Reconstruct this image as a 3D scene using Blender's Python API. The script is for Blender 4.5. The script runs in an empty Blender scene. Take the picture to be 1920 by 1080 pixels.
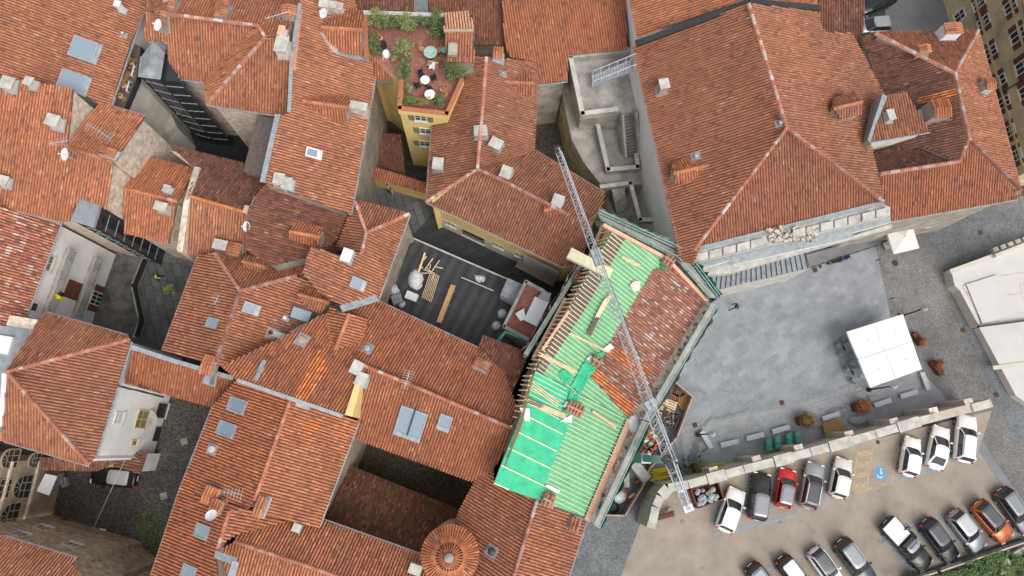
import bpy, math, random
from mathutils import Vector as V, Matrix
R = random.Random(7)
SC = bpy.context.scene
COL = SC.collection
# ---------------------------------------------------------------- camera
F, D = 1330.0, 68.0
n_ = V((-45, 300, F)).normalized()           # straight down, in camera axes (right, down, forward)
_X = (V((1, 0, 0)) - n_ * n_.x).normalized()
_Z = -n_
_Y = _Z.cross(_X)
cam = bpy.data.cameras.new('camera'); camo = bpy.data.objects.new('camera', cam); COL.objects.link(camo)
cam.sensor_width = 36.0; cam.lens = 36.0 * F / 1920; cam.clip_end = 600; cam.clip_start = 0.5
cr, cd, cf = V((1, 0, 0)), V((0, 1, 0)), V((0, 0, 1))
def c2w(v): return V((v.dot(_X), v.dot(_Y), v.dot(_Z)))
m = Matrix.Identity(4)
for i, ax in enumerate((c2w(cr), -c2w(cd), -c2w(cf))):
    for r_ in range(3): m[r_][i] = ax[r_]
m[2][3] = D
camo.matrix_world = m
SC.camera = camo
# ---------------------------------------------------------------- light
w = bpy.data.worlds.new('World'); SC.world = w; w.use_nodes = True
nt = w.node_tree; bg = nt.nodes['Background']
sky = nt.nodes.new('ShaderNodeTexSky'); sky.sky_type = 'NISHITA'; sky.sun_disc = False
SUN_EL, SUN_AZ = math.radians(56), math.radians(146)
sky.sun_elevation = SUN_EL; sky.sun_rotation = SUN_AZ; sky.dust_density = 4; sky.air_density = 1.0; sky.ozone_density = 1
hs = nt.nodes.new('ShaderNodeHueSaturation'); hs.inputs['Saturation'].default_value = 0.35
nt.links.new(sky.outputs[0], hs.inputs['Color']); nt.links.new(hs.outputs[0], bg.inputs['Color'])
bg.inputs['Strength'].default_value = 0.15
sl = bpy.data.lights.new('sun', 'SUN'); sl.energy = .65; sl.angle = math.radians(40); sl.color = (1, .97, .92)
so = bpy.data.objects.new('sun', sl); COL.objects.link(so)
sd = V((math.sin(SUN_AZ) * math.cos(SUN_EL), math.cos(SUN_AZ) * math.cos(SUN_EL), math.sin(SUN_EL)))
so.rotation_euler = sd.to_track_quat('Z', 'Y').to_euler()
SC.view_settings.view_transform = 'Standard'; SC.view_settings.look = 'None'
SC.view_settings.gamma = 1; SC.view_settings.exposure = 0.5
# ---------------------------------------------------------------- pixel -> place
def ray(px, py): return c2w(V((px - 960, py - 540, F)))
CAMP = V((0, 0, D))
def P(px, py, z=0.0):
    d = ray(px, py); return CAMP + d * ((z - D) / d.z)
class Plane:
    def __init__(s, o, n): s.o, s.n = o, n.normalized()
    def at(s, px, py):
        d = ray(px, py); return CAMP + d * ((s.o - CAMP).dot(s.n) / d.dot(s.n))
    def z(s, x, y): return s.o.z - ((x - s.o.x) * s.n.x + (y - s.o.y) * s.n.y) / s.n.z
def eplane(A, B, ze, ref, inside):
    a, b = P(*A, ze), P(*B, ze); u = (b - a).normalized(); h = V((-u.y, u.x, 0))
    c = P(*inside, ze)
    if (c - a).dot(h) < 0: h = -h
    if isinstance(ref, tuple):
        q = P(*ref); pitch = (ref[2] - ze) / max(.3, (q - a).dot(h))
    else: pitch = ref
    pl = Plane(a, V((-h.x * pitch, -h.y * pitch, 1))); pl.u = u; pl.h = h; pl.v = V((h.x, h.y, pitch)).normalized(); pl.a = a
    return pl
# ---------------------------------------------------------------- materials
MATS = {}
def nodes(name):
    mt = bpy.data.materials.new(name); mt.use_nodes = True
    return mt, mt.node_tree, mt.node_tree.nodes['Principled BSDF'], mt.node_tree.links
def ramp(nt, stops, interp='LINEAR'):
    r = nt.nodes.new('ShaderNodeValToRGB'); cr_ = r.color_ramp; cr_.interpolation = interp
    while len(cr_.elements) < len(stops): cr_.elements.new(0.5)
    for e, (p, c) in zip(cr_.elements, stops): e.position = p; e.color = (*c, 1)
    return r
def coords(nt, scale=(1, 1, 1), rot=0.0):
    tc = nt.nodes.new('ShaderNodeNewGeometry'); mp = nt.nodes.new('ShaderNodeMapping')
    mp.inputs['Scale'].default_value = scale; mp.inputs['Rotation'].default_value = (0, 0, rot)
    nt.links.new(tc.outputs['Position'], mp.inputs['Vector']); return mp
def noise(nt, sc, det=4, rough=.6, vec=None):
    n = nt.nodes.new('ShaderNodeTexNoise'); n.inputs['Scale'].default_value = sc; n.inputs['Detail'].default_value = det; n.inputs['Roughness'].default_value = rough
    if vec is None: vec = coords(nt)
    nt.links.new(vec.outputs[0], n.inputs['Vector']); return n
def mixc(nt, a, b, fac, mode='MIX'):
    mx = nt.nodes.new('ShaderNodeMix'); mx.data_type = 'RGBA'; mx.blend_type = mode
    for sock, v in ((mx.inputs[0], fac), (mx.inputs[6], a), (mx.inputs[7], b)):
        if isinstance(v, (int, float)): sock.default_value = v
        elif isinstance(v, tuple): sock.default_value = (*v, 1)
        else: nt.links.new(v, sock)
    return mx.outputs[2]
def mat(name, col, rough=.8, var=.25, scale=1.5, metal=0, bump=0, col2=None, spec=.3, bscale=None):
    if name in MATS: return MATS[name]
    mt, nt, b, L = nodes(name)
    dark = col2 or tuple(c * (1 - var) for c in col); lite = tuple(min(1, c * (1 + var)) for c in col)
    n = noise(nt, scale, 6, .65); r = ramp(nt, [(.3, dark), (.5, col), (.72, lite)])
    L.new(n.outputs['Fac'], r.inputs[0]); L.new(r.outputs[0], b.inputs['Base Color'])
    b.inputs['Roughness'].default_value = rough; b.inputs['Metallic'].default_value = metal; b.inputs['Specular IOR Level'].default_value = spec
    if bump:
        bp = nt.nodes.new('ShaderNodeBump'); bp.inputs['Strength'].default_value = bump; bp.inputs['Distance'].default_value = .05
        n2 = noise(nt, bscale or scale * 6, 5, .7); L.new(n2.outputs['Fac'], bp.inputs['Height']); L.new(bp.outputs[0], b.inputs['Normal'])
    MATS[name] = mt; return mt
def tilemat(name, stops, stain=.45, stainscale=.35, stainmul=(.45, .42, .42), moss=None):
    mt, nt, b, L = nodes(name)
    at = nt.nodes.new('ShaderNodeAttribute'); at.attribute_name = 'tile'
    r = ramp(nt, stops); L.new(at.outputs['Fac'], r.inputs[0])
    n = noise(nt, stainscale, 8, .7); rr = ramp(nt, [(.38, (0, 0, 0)), (.68, (stain,) * 3)]); L.new(n.outputs['Fac'], rr.inputs[0])
    c = mixc(nt, r.outputs[0], stainmul, rr.outputs[0], 'MULTIPLY')
    n2 = noise(nt, 9, 4, .7); r2 = ramp(nt, [(.3, (.75, .74, .73)), (.7, (1.2, 1.2, 1.2))]); L.new(n2.outputs['Fac'], r2.inputs[0])
    c = mixc(nt, c, r2.outputs[0], 1.0, 'MULTIPLY')
    oi = nt.nodes.new('ShaderNodeObjectInfo'); r4 = ramp(nt, [(0, (.80, .88, .98)), (.3, (1.0, 1.0, 1.0)), (.55, (1.14, 1.08, 1.0)), (.8, (.92, .84, .80)), (1, (1.02, 1.1, 1.15))]); L.new(oi.outputs['Random'], r4.inputs[0]); c = mixc(nt, c, r4.outputs[0], 1.0, 'MULTIPLY')
    n5 = noise(nt, 1.4, 9, .78); r5 = ramp(nt, [(.57, (0, 0, 0)), (.7, (.4,) * 3)]); L.new(n5.outputs['Fac'], r5.inputs[0]); c = mixc(nt, c, (.17, .11, .085), r5.outputs[0])
    if moss:
        n3 = noise(nt, .9, 6, .7); r3 = ramp(nt, [(.5, (0, 0, 0)), (.66, (moss[1],) * 3)]); L.new(n3.outputs['Fac'], r3.inputs[0])
        c = mixc(nt, c, moss[0], r3.outputs[0])
    L.new(c, b.inputs['Base Color']); b.inputs['Roughness'].default_value = .85; b.inputs['Specular IOR Level'].default_value = .2
    MATS[name] = mt; return mt
STD = [(0, (.28, .125, .078)), (.1, (.41, .17, .095)), (.45, (.48, .192, .102)), (.8, (.535, .212, .108)), (.95, (.58, .25, .13)), (.99, (.68, .27, .11)), (1, (.54, .38, .28))]
DRK = [(0, (.14, .075, .055)), (.2, (.21, .10, .07)), (.5, (.27, .12, .08)), (.85, (.33, .14, .09)), (.97, (.40, .17, .1)), (1, (.40, .3, .22))]
FLK = [(0, (.24, .11, .08)), (.2, (.40, .16, .10)), (.5, (.50, .19, .115)), (.76, (.55, .25, .17)), (.88, (.52, .33, .26)), (.95, (.58, .45, .39)), (1, (.66, .58, .54))]
NEW = [(0, (.55, .16, .05)), (.5, (.68, .22, .07)), (1, (.78, .34, .14))]
RED = [(0, (.27, .115, .07)), (.12, (.40, .155, .085)), (.5, (.475, .18, .092)), (.85, (.535, .20, .096)), (.985, (.58, .21, .09)), (1, (.52, .36, .26))]
tilemat('weathered clay tile', STD); tilemat('dark old clay tile', DRK, .55); tilemat('lichen flecked clay tile', FLK, .3)
tilemat('new orange clay tile', NEW, .1); tilemat('red clay tile', RED, .35)
tilemat('pale new clay tile', [(0, (.72, .36, .2)), (1, (.85, .5, .3))], .1)
tilemat('mossy clay tile', [(0, (.09, .06, .05)), (.4, (.2, .09, .06)), (.8, (.33, .13, .08)), (1, (.4, .25, .18))], .6, moss=((.09, .11, .03), .75))
TM = {'std': 'weathered clay tile', 'dark': 'dark old clay tile', 'fleck': 'lichen flecked clay tile', 'new': 'new orange clay tile', 'red': 'red clay tile', 'pale': 'pale new clay tile', 'moss': 'mossy clay tile'}
mat('mortar', (.40, .30, .24), .9, .35, 6)
mat('ridge mortar', (.46, .26, .19), .9, .35, 5)
mat('plaster', (.34, .30, .25), .9, .35, .8, bump=.2)
mat('bright plaster', (.62, .58, .50), .9, .2, .8)
mat('white plaster', (.80, .79, .77), .9, .1, .7)
mat('yellow plaster', (.78, .60, .25), .9, .12, .6)
mat('ochre plaster', (.60, .45, .22), .9, .25, .8)
mat('beige stained plaster', (.60, .47, .29), .9, .3, .45, bump=.15)
mat('old rubble wall', (.42, .32, .23), .95, .55, 1.6, bump=.6, col2=(.2, .13, .10))
mat('pale rubble', (.62, .52, .42), .95, .4, 2.2, bump=.6)
mat('roof underside wood', (.16, .10, .07), .9)
mat('zinc sheet', (.36, .40, .41), .45, .25, 2.5, metal=.3)
mat('dark metal', (.05, .052, .055), .5, .3, 3, metal=.3)
mat('lead grey', (.28, .30, .32), .55, .3, 2)
mat('concrete', (.36, .34, .30), .9, .45, .7, bump=.2)
mat('pale stone', (.50, .48, .43), .9, .3, 1.4, bump=.2)
mat('brown shutter', (.16, .06, .04), .7, .2)
mat('green shutter', (.19, .19, .10), .7, .2)
mat('white frame', (.78, .77, .74), .5, .05)
mat('white metal', (.8, .8, .8), .4, .05)
mat('fresh timber', (.78, .60, .38), .8, .18, 3)
mat('pink timber', (.72, .42, .28), .8, .18, 3)
mat('old timber', (.15, .115, .10), .9, .35, 4)
mat('galvanised steel', (.52, .55, .58), .4, .12, 5, metal=.5)
mat('black rubber', (.02, .02, .02), .8, .2)
def glass(name, col, rough=.08, alpha=1):
    mt, nt, b, L = nodes(name); b.inputs['Base Color'].default_value = (*col, 1); b.inputs['Roughness'].default_value = rough
    b.inputs['Specular IOR Level'].default_value = .8; MATS[name] = mt; return mt
glass('dark glass', (.025, .03, .033)); glass('roof window glass', (.20, .26, .31), .2); glass('sky glass', (.24, .30, .36), .3)
def M_(n): return MATS[n]
# ---------------------------------------------------------------- mesh builder
class MB:
    def __init__(s): s.v = []; s.f = []; s.m = []; s.t = []; s.mats = []
    def mi(s, name):
        if name not in s.mats: s.mats.append(name)
        return s.mats.index(name)
    def add(s, vs, fs, mt, t=.5):
        o = len(s.v); s.v += [tuple(x) for x in vs]; k = s.mi(mt)
        for f in fs: s.f.append([i + o for i in f]); s.m.append(k); s.t.append(t)
    def box(s, c, sx, sy, sz, mt, ang=0.0, z0=None, taper=1.0, t=.5):
        c = V(c); ca, sa = math.cos(ang), math.sin(ang); vs = []
        for k, z in ((1, -sz / 2), (taper, sz / 2)):
            for a, b in ((-1, -1), (1, -1), (1, 1), (-1, 1)):
                x, y = a * sx / 2 * k, b * sy / 2 * k; vs.append(c + V((x * ca - y * sa, x * sa + y * ca, z)))
        s.add(vs, [(3, 2, 1, 0), (4, 5, 6, 7), (0, 1, 5, 4), (1, 2, 6, 5), (2, 3, 7, 6), (3, 0, 4, 7)], mt, t)
    def obox(s, c, u, v, n, su, sv, sn, mt, t=.5):
        c = V(c); vs = []
        for k in (-.5, .5):
            for a, b in ((-.5, -.5), (.5, -.5), (.5, .5), (-.5, .5)): vs.append(c + u * (a * su) + v * (b * sv) + n * (k * sn))
        s.add(vs, [(3, 2, 1, 0), (4, 5, 6, 7), (0, 1, 5, 4), (1, 2, 6, 5), (2, 3, 7, 6), (3, 0, 4, 7)], mt, t)
    def bar(s, p, q, wd, ht, mt, up=V((0, 0, 1)), t=.5):
        p, q = V(p), V(q); d = q - p; L = d.length
        if L < 1e-4: return
        d.normalize(); side = d.cross(up)
        if side.length < 1e-3: side = d.cross(V((1, 0, 0)))
        side.normalize(); nn = side.cross(d); s.obox((p + q) / 2, d, side, nn, L, wd, ht, mt, t)
    def prism(s, top, zb, mt, mtop=None, t=.5):
        """top: list of 3d points; zb number or function of point -> bottom z"""
        n = len(top); bot = [V((p.x, p.y, zb(p) if callable(zb) else zb)) for p in top]
        area = sum(top[i].x * top[(i + 1) % n].y - top[(i + 1) % n].x * top[i].y for i in range(n))
        if area < 0: top = top[::-1]; bot = bot[::-1]
        s.add(top + bot, [list(range(n))], mtop or mt, t)
        s.add(top + bot, [[n + i for i in range(n)][::-1]] + [[i, n + i, n + (i + 1) % n, (i + 1) % n] for i in range(n)], mt, t)
    def tube(s, p, q, r, mt, n=8, r2=None, cap=True, t=.5):
        p, q = V(p), V(q); d = (q - p)
        if d.length < 1e-5: return
        d.normalize(); a = d.orthogonal().normalized(); b = d.cross(a); r2 = r if r2 is None else r2; vs = []
        for c, rr in ((p, r), (q, r2)):
            for i in range(n): an = 2 * math.pi * i / n; vs.append(c + a * math.cos(an) * rr + b * math.sin(an) * rr)
        fs = [(i, (i + 1) % n, n + (i + 1) % n, n + i) for i in range(n)]
        if cap: fs += [tuple(range(n))[::-1], tuple(range(n, 2 * n))]
        s.add(vs, fs, mt, t)
    def lathe(s, c, prof, mt, n=16, axis=V((0, 0, 1)), t=.5, caps=True):
        c = V(c); a = axis.orthogonal().normalized(); b = axis.cross(a); vs = []
        for r, h in prof:
            for i in range(n): an = 2 * math.pi * i / n; vs.append(c + axis * h + (a * math.cos(an) + b * math.sin(an)) * r)
        fs = [(j * n + i, j * n + (i + 1) % n, (j + 1) * n + (i + 1) % n, (j + 1) * n + i) for j in range(len(prof) - 1) for i in range(n)]
        if caps: fs += [tuple(range(n))[::-1], tuple(range((len(prof) - 1) * n, len(prof) * n))]
        s.add(vs, fs, mt, t)
    def build(s, name, parent=None, smooth=False):
        me = bpy.data.meshes.new(name); me.from_pydata(s.v, [], s.f)
        for k in s.mats: me.materials.append(MATS[k])
        me.polygons.foreach_set('material_index', s.m)
        at = me.attributes.new('tile', 'FLOAT', 'FACE'); at.data.foreach_set('value', s.t)
        if smooth: me.polygons.foreach_set('use_smooth', [True] * len(s.f))
        me.update()
        o = bpy.data.objects.new(name, me); COL.objects.link(o)
        if parent is not None:
            o.parent = parent; o.matrix_parent_inverse = parent_inv(parent)
        return o
def wm(o):
    mm = Matrix.LocRotScale(o.location, o.rotation_euler, o.scale)
    return (wm(o.parent) @ o.matrix_parent_inverse @ mm) if o.parent else mm
def parent_inv(p): return wm(p).inverted()
def tag(o, label, cat, group=None):
    o['label'] = label; o['category'] = cat
    if group: o['group'] = group
    return o
def thing(name, label, cat, loc=(0, 0, 0), group=None):
    o = bpy.data.objects.new(name, None); COL.objects.link(o); o.location = loc; o.empty_display_size = .3
    return tag(o, label, cat, group)
def struct(o, k='structure'): o['kind'] = k; return o
def copytree(o, loc=None, rz=None, label=None, parent=None):
    c = o.copy(); COL.objects.link(c)
    for k in [c2 for c2 in SC.objects if c2.parent == o]:
        g = copytree(k, parent=c); g.parent = c; g.matrix_parent_inverse = k.matrix_parent_inverse
    if loc is not None: c.location = loc
    if rz is not None: c.rotation_euler = (0, 0, rz)
    if label: c['label'] = label
    return c
# ---------------------------------------------------------------- tiled roofs
TW, TL = .235, .37
def tiles(mb, poly, pl, mt, tw=TW, tl=TL, keep=None, jit=1.0):
    """rows of clay cover tiles laid up the slope, clipped to the polygon (3d points on plane pl)"""
    u, v, n = pl.u, pl.v, pl.n; uv = [((p - pl.a).dot(u), (p - pl.a).dot(v)) for p in poly]
    us = [q[0] for q in uv]; k0, k1 = math.floor(min(us) / tw), math.ceil(max(us) / tw); N = len(uv)
    for k in range(k0, k1):
        uc = (k + .5) * tw; xs = []
        for i in range(N):
            (a, b), (c, d) = uv[i], uv[(i + 1) % N]
            if (a > uc) != (c > uc): xs.append(b + (uc - a) / (c - a) * (d - b))
        xs.sort()
        wob = R.uniform(-.012, .012)
        for v0, v1 in zip(xs[::2], xs[1::2]):
            va = v0 - .05; first = True
            while va < v1 - .05:
                vb = min(va + tl * R.uniform(.93, 1.05), v1 + .03); t = R.random()
                if keep and not keep((va + vb) / 2 - v0, t): va = vb; continue
                du = wob + R.uniform(-.012, .012) * jit; dn = R.uniform(0, .012) * jit; sk = R.uniform(-.008, .008) * jit
                vs = []
                for vv, rr, hh, s_ in ((va, .085, .112, -sk), (vb + .03, .072, .086, sk)):
                    for ca, sa in ((-1, 0), (-.72, .68), (0, 1), (.72, .68), (1, 0)):
                        vs.append(pl.a + u * (uc + du + s_ + ca * rr) + v * vv + n * (sa * hh + dn + .005))
                mb.add(vs, [(0, 1, 6, 5), (1, 2, 7, 6), (2, 3, 8, 7), (3, 4, 9, 8), (0, 4, 3, 2, 1)], mt, t)
                va = vb
mat('channel dirt and gap shade', (.175, .09, .066), .95, .35, 3)  # channel dirt plus painted shade for the gaps between cover tiles
def deck(mb, poly, mt, th=.14):
    mb.prism([p.copy() for p in poly], lambda p: p.z - th, 'roof underside wood', 'channel dirt and gap shade', t=.12)
class Face:
    def __init__(s, poly, A, B, ze, ref, style='std', wall=True, inside=None):
        cx = sum(p[0] for p in poly) / len(poly), sum(p[1] for p in poly) / len(poly)
        s.px = poly; s.pl = eplane(A, B, ze, ref, inside or cx); s.style = style; s.wall = wall; s.ze = ze
        s.pts = [s.pl.at(*p) for p in poly]
ALLF = []
def ridge_line(mb, pts, faces, mt='weathered clay tile', r=.13):
    w_ = []
    for p in pts:
        c = [f.pl.at(*p) for f in faces]; w_.append(max(c, key=lambda q: q.z) + V((0, 0, .05)))
    for p, q in zip(w_, w_[1:]):
        d = q - p; L = d.length; nseg = max(1, round(L / .4)); d.normalize(); sd_ = d.cross(V((0, 0, 1))).normalized(); up = sd_.cross(d)
        mb.bar(p - up * .06, q - up * .06, .28, .1, 'ridge mortar')
        for i in range(nseg):
            a = p + d * (L * i / nseg - .02); b = p + d * (L * (i + 1) / nseg + .03); vs = []
            j = sd_ * R.uniform(-.015, .015)
            for c, rr in ((a, r * 1.08), (b, r * .9)):
                for k in range(5): an = math.pi * k / 4; vs.append(c + j + sd_ * math.cos(an) * rr + up * math.sin(an) * rr)
            mb.add(vs, [(0, 1, 6, 5), (1, 2, 7, 6), (2, 3, 8, 7), (3, 4, 9, 8), (0, 4, 3, 2, 1), (5, 6, 7, 8, 9)], mt, R.uniform(.25, 1))
def walls_from(mb, faces, wallmat, zb=0.0, inset=.45, side=.12):
    for f in faces:
        if not f.wall: continue
        c = sum(f.pts, V()) / len(f.pts); pts = []
        for p in f.pts:
            d = (p - f.pl.a).dot(V((f.pl.h.x, f.pl.h.y, 0)))
            q = p.copy(); tc = (c - p); tc.z = 0; tc = tc.normalized()
            if d < .5: q = q + f.pl.h * inset + f.pl.u * (side if tc.dot(f.pl.u) > 0 else -side)
            else: q = q + tc * side
            q.z = (min(g.pl.z(q.x, q.y) for g in faces) if wallmat == 'white plaster' else f.pl.z(q.x, q.y)) - .16; pts.append(q)
        z_ = f.zb if hasattr(f, 'zb') else zb
        mb.prism(pts, z_, wallmat)
def gutter(mb, f, A, B, mt='lead grey'):
    a, b = f.pl.at(*A), f.pl.at(*B); o = -f.pl.h * .09 - V((0, 0, .08)); mb.tube(a + o, b + o, .075, mt, 6)
def house(name, label, cat, wallmat, faces, ridges=(), zb=0.0, gutters=(), inset=.45, parent=None, ridgemat='lichen flecked clay tile'):
    c = sum((sum(f.pts, V()) / len(f.pts) for f in faces), V()) / len(faces)
    t = thing(name, label, cat, (c.x, c.y, zb)) if parent is None else parent
    mb = MB(); walls_from(mb, faces, wallmat, zb, inset)
    if parent is None: mb.build('wall', t)
    elif mb.v: mb.build('wall', t)
    rb = MB()
    for f in faces:
        deck(rb, f.pts, TM[f.style]); tiles(rb, f.pts, f.pl, TM[f.style])
    ro = rb.build('roof', t)
    if ridges:
        g = MB()
        for r in ridges: ridge_line(g, r, faces, ridgemat)
        g.build('ridge_cap', t)
    if gutters:
        for (i, A, B) in gutters: g = MB(); gutter(g, faces[i], A, B); g.build('gutter', t)
    t_f = faces; HOUSES[t.name] = (t, faces); return t
HOUSES = {}
def facez(faces, x, y, px=None):
    best = None
    for f in faces:
        # inside polygon test in plan
        ins = False; n = len(f.pts)
        for i in range(n):
            a, b = f.pts[i], f.pts[(i + 1) % n]
            if (a.y > y) != (b.y > y) and x < (b.x - a.x) * (y - a.y) / (b.y - a.y) + a.x: ins = not ins
        if ins:
            z = f.pl.z(x, y)
            if best is None or z > best[0]: best = (z, f)
    if best: return best
    f = min(faces, key=lambda f: (sum(f.pts, V()) / len(f.pts) - V((x, y, f.ze))).length)
    return (f.pl.z(x, y), f)
def onroof(h, px, py, up=0.0):
    t, faces = h if isinstance(h, tuple) else HOUSES[h.name]; z = faces[0].ze + 1 + up
    for _ in range(6):
        p = P(px, py, z); zz, f = facez(faces, p.x, p.y); z = zz + up
    return P(px, py, z), f, z - up
def chimney(h, px, py, wx, wy, hh, ang=None, wallm='plaster', cap='slab', capm='pale stone', flash=True):
    hh *= .72
    p, f, zr = onroof(h, px, py, hh); a = math.atan2(f.pl.u.y, f.pl.u.x) if ang is None else math.radians(ang)
    mb = MB(); zb = zr - .6; mb.box((p.x, p.y, (zb + zr + hh - .22) / 2), wx, wy, hh - .22 - zb + zr, wallm, a)
    if flash: mb.obox(V((p.x, p.y, f.pl.z(p.x, p.y) + .07)), V((math.cos(a), math.sin(a), 0)), f.pl.n.cross(V((math.cos(a), math.sin(a), 0))).normalized(), f.pl.n, wx + .25, wy + .3, .12, 'lead grey')
    tt = HOUSES[h.name][0]; o = mb.build('chimney', tt)
    cb = MB(); zt = zr + hh; U = V((math.cos(a), math.sin(a), 0)); W = V((-math.sin(a), math.cos(a), 0))
    if cap == 'slab':
        for sx in (-1, 1):
            for sy in (-1, 1): cb.box(p + U * (wx / 2 - .07) * sx + W * (wy / 2 - .07) * sy + V((0, 0, zt - .16 - p.z)), .1, .1, .14, wallm, a)
        cb.box((p.x, p.y, zt - .045), wx + .14, wy + .14, .09, capm, a)
    elif cap == 'tile':
        for i in range(max(2, int(wy / .22))):
            q = p + W * (-wy / 2 + (i + .5) * wy / max(2, int(wy / .22)))
            for sgn in (-1, 1):
                a0 = q + V((0, 0, zt + .12 - q.z)); b0 = q + U * sgn * (wx / 2 + .1) + V((0, 0, zt - .1 - q.z)); cb.tube(a0, b0, .09, 'weathered clay tile', 6, .11, t=R.random())
        cb.box((p.x, p.y, zt - .1), wx, wy, .1, 'mortar', a)
    elif cap == 'pot':
        cb.lathe((p.x, p.y, zt - .24), [(.16, 0), (.14, .35), (.17, .38), (.1, .4), (.09, .1)], 'dark metal', 10)
        cb.box((p.x, p.y, zt - .2), wx + .08, wy + .08, .07, capm, a)
    cb.build('chimney_cap', o); return o
def skylight(h, px, py, wu, wv, g='roof window glass', fm='zinc sheet', skirt=True):
    p, f, zr = onroof(h, px, py, .1); u, v, n = f.pl.u, f.pl.v, f.pl.n; mb = MB(); tt = HOUSES[h.name][0]
    for s in (-1, 1):
        mb.obox(p + u * (wu / 2) * s, u, v, n, .1, wv + .1, .26, fm); mb.obox(p + v * (wv / 2) * s, u, v, n, wu - .1, .1, .258, fm)
    if skirt: mb.obox(p - v * (wv / 2 + .2) - n * .03, u, v, n, wu + .1, .3, .16, fm)
    o = mb.build('skylight', tt); g_ = MB(); g_.obox(p - n * .02, u, v, n, wu - .1, wv - .1, .2, g); g_.build('pane', o); return o
class Wall:
    def __init__(s, A, B, z, back=.43):
        a, b = P(*A, z), P(*B, z); s.u = (b - a).normalized(); s.n = V((-s.u.y, s.u.x, 0)); c = (a + b) / 2
        if V((-c.x, -c.y, 0)).dot(s.n) < 0: s.n = -s.n
        s.a = a - s.n * back; s.b = b - s.n * back; s.pl = Plane(s.a, s.n)
    def at(s, px, py): return s.pl.at(px, py)
def window(tt, W, px, py, w, h, fm='white frame', shut=None, pane='dark glass', arch=False, bars=1, sill=True, sm='pale stone'):
    c = W.at(px, py); up = V((0, 0, 1)); mb = MB()
    for s in (-1, 1):
        mb.obox(c + W.u * (w / 2) * s, W.u, up, W.n, .1, h + .1, .12, fm); mb.obox(c + up * (h / 2) * s, W.u, up, W.n, w - .1, .1, .118, fm)
    for i in range(bars): mb.obox(c + W.u * (-w / 2 + w * (i + 1) / (bars + 1)), W.u, up, W.n, .07, h - .1, .11, fm)
    mb.obox(c + up * .1, W.u, up, W.n, w - .1, .05, .108, fm)
    o = mb.build('window', tt); g = MB(); g.obox(c, W.u, up, W.n, w - .08, h - .08, .07, pane); g.build('pane', o)
    if sill: g = MB(); g.obox(c - up * (h / 2 + .1) + W.n * .08, W.u, up, W.n, w + .3, .1, .25, sm); g.build('sill', o)
    if arch:
        g = MB(); n = 10; vs = [c + up * h / 2 + W.u * (math.cos(math.pi * k / n) * w / 2) + up * (math.sin(math.pi * k / n) * w / 2) for k in range(n + 1)]
        g.add([q + W.n * .05 for q in vs], [list(range(n + 1))], pane)
        for k in range(n): g.bar(vs[k] + W.n * .05, vs[k + 1] + W.n * .05, .12, .14, fm, W.n)
        for k in (3, 5, 7): g.bar(c + up * h / 2 + W.n * .06, vs[k] + W.n * .06, .05, .05, fm, W.n)
        g.build('arch', o)
    if shut:
        for s in (-1, 1):
            g = MB(); q = c + W.u * s * (w / 2 + w / 4 + .06) + W.n * .05; g.obox(q, W.u, up, W.n, w / 2, h, .06, shut)
            for k in range(int(h / .14)): g.obox(q + up * (-h / 2 + .1 + k * .14) + W.n * .035, W.u, up, W.n, w / 2 - .12, .05, .03, shut)
            g.build('shutter', o)
    return o
# ================================================================ ground
def sheet(name, pts, z, mt, zb=None, zt=None):
    mb = MB()
    if zb is None: mb.add([P(x, y, z) for x, y in pts], [list(range(len(pts)))], mt)
    else: mb.prism([P(x, y, z) for x, y in pts], zb, mt)
    o = mb.build(name); 
    me = o.data
    if me.polygons[0].normal.z < 0 and zb is None: me.flip_normals()
    return struct(o)
def paving(name, c1, c2, joint, sx, sy, rot, mort=.012, var=.5, patch=.3, rough=.75, off=.5, patchscale=.12, blot=None):
    mt, nt, b, L = nodes(name); cc = coords(nt, rot=rot)
    br = nt.nodes.new('ShaderNodeTexBrick'); br.inputs['Scale'].default_value = 1; br.inputs['Brick Width'].default_value = sx; br.inputs['Row Height'].default_value = sy
    br.inputs['Mortar Size'].default_value = mort; br.inputs['Color1'].default_value = (*c1, 1); br.inputs['Color2'].default_value = (*c2, 1); br.inputs['Mortar'].default_value = (*joint, 1); br.offset = off
    br.inputs['Mortar Smooth'].default_value = .3
    L.new(cc.outputs[0], br.inputs['Vector'])
    n = noise(nt, patchscale, 8, .72); r = ramp(nt, [(.35, (1 - patch,) * 3), (.62, (1 + patch * .45,) * 3)]); L.new(n.outputs['Fac'], r.inputs[0])
    c = mixc(nt, br.outputs['Color'], r.outputs[0], 1, 'MULTIPLY')
    n2 = noise(nt, 7, 5, .75); r2 = ramp(nt, [(.3, (.8,) * 3), (.7, (1.15,) * 3)]); L.new(n2.outputs['Fac'], r2.inputs[0])
    c = mixc(nt, c, r2.outputs[0], 1, 'MULTIPLY')
    if blot:
        n3 = noise(nt, blot[1], 7, .65); r3 = ramp(nt, [(blot[2], (0, 0, 0)), (blot[2] + .08, (blot[3],) * 3)]); L.new(n3.outputs['Fac'], r3.inputs[0]); c = mixc(nt, c, blot[0], r3.outputs[0])
    L.new(c, b.inputs['Base Color']); b.inputs['Roughness'].default_value = rough; b.inputs['Specular IOR Level'].default_value = .25
    MATS[name] = mt
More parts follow.
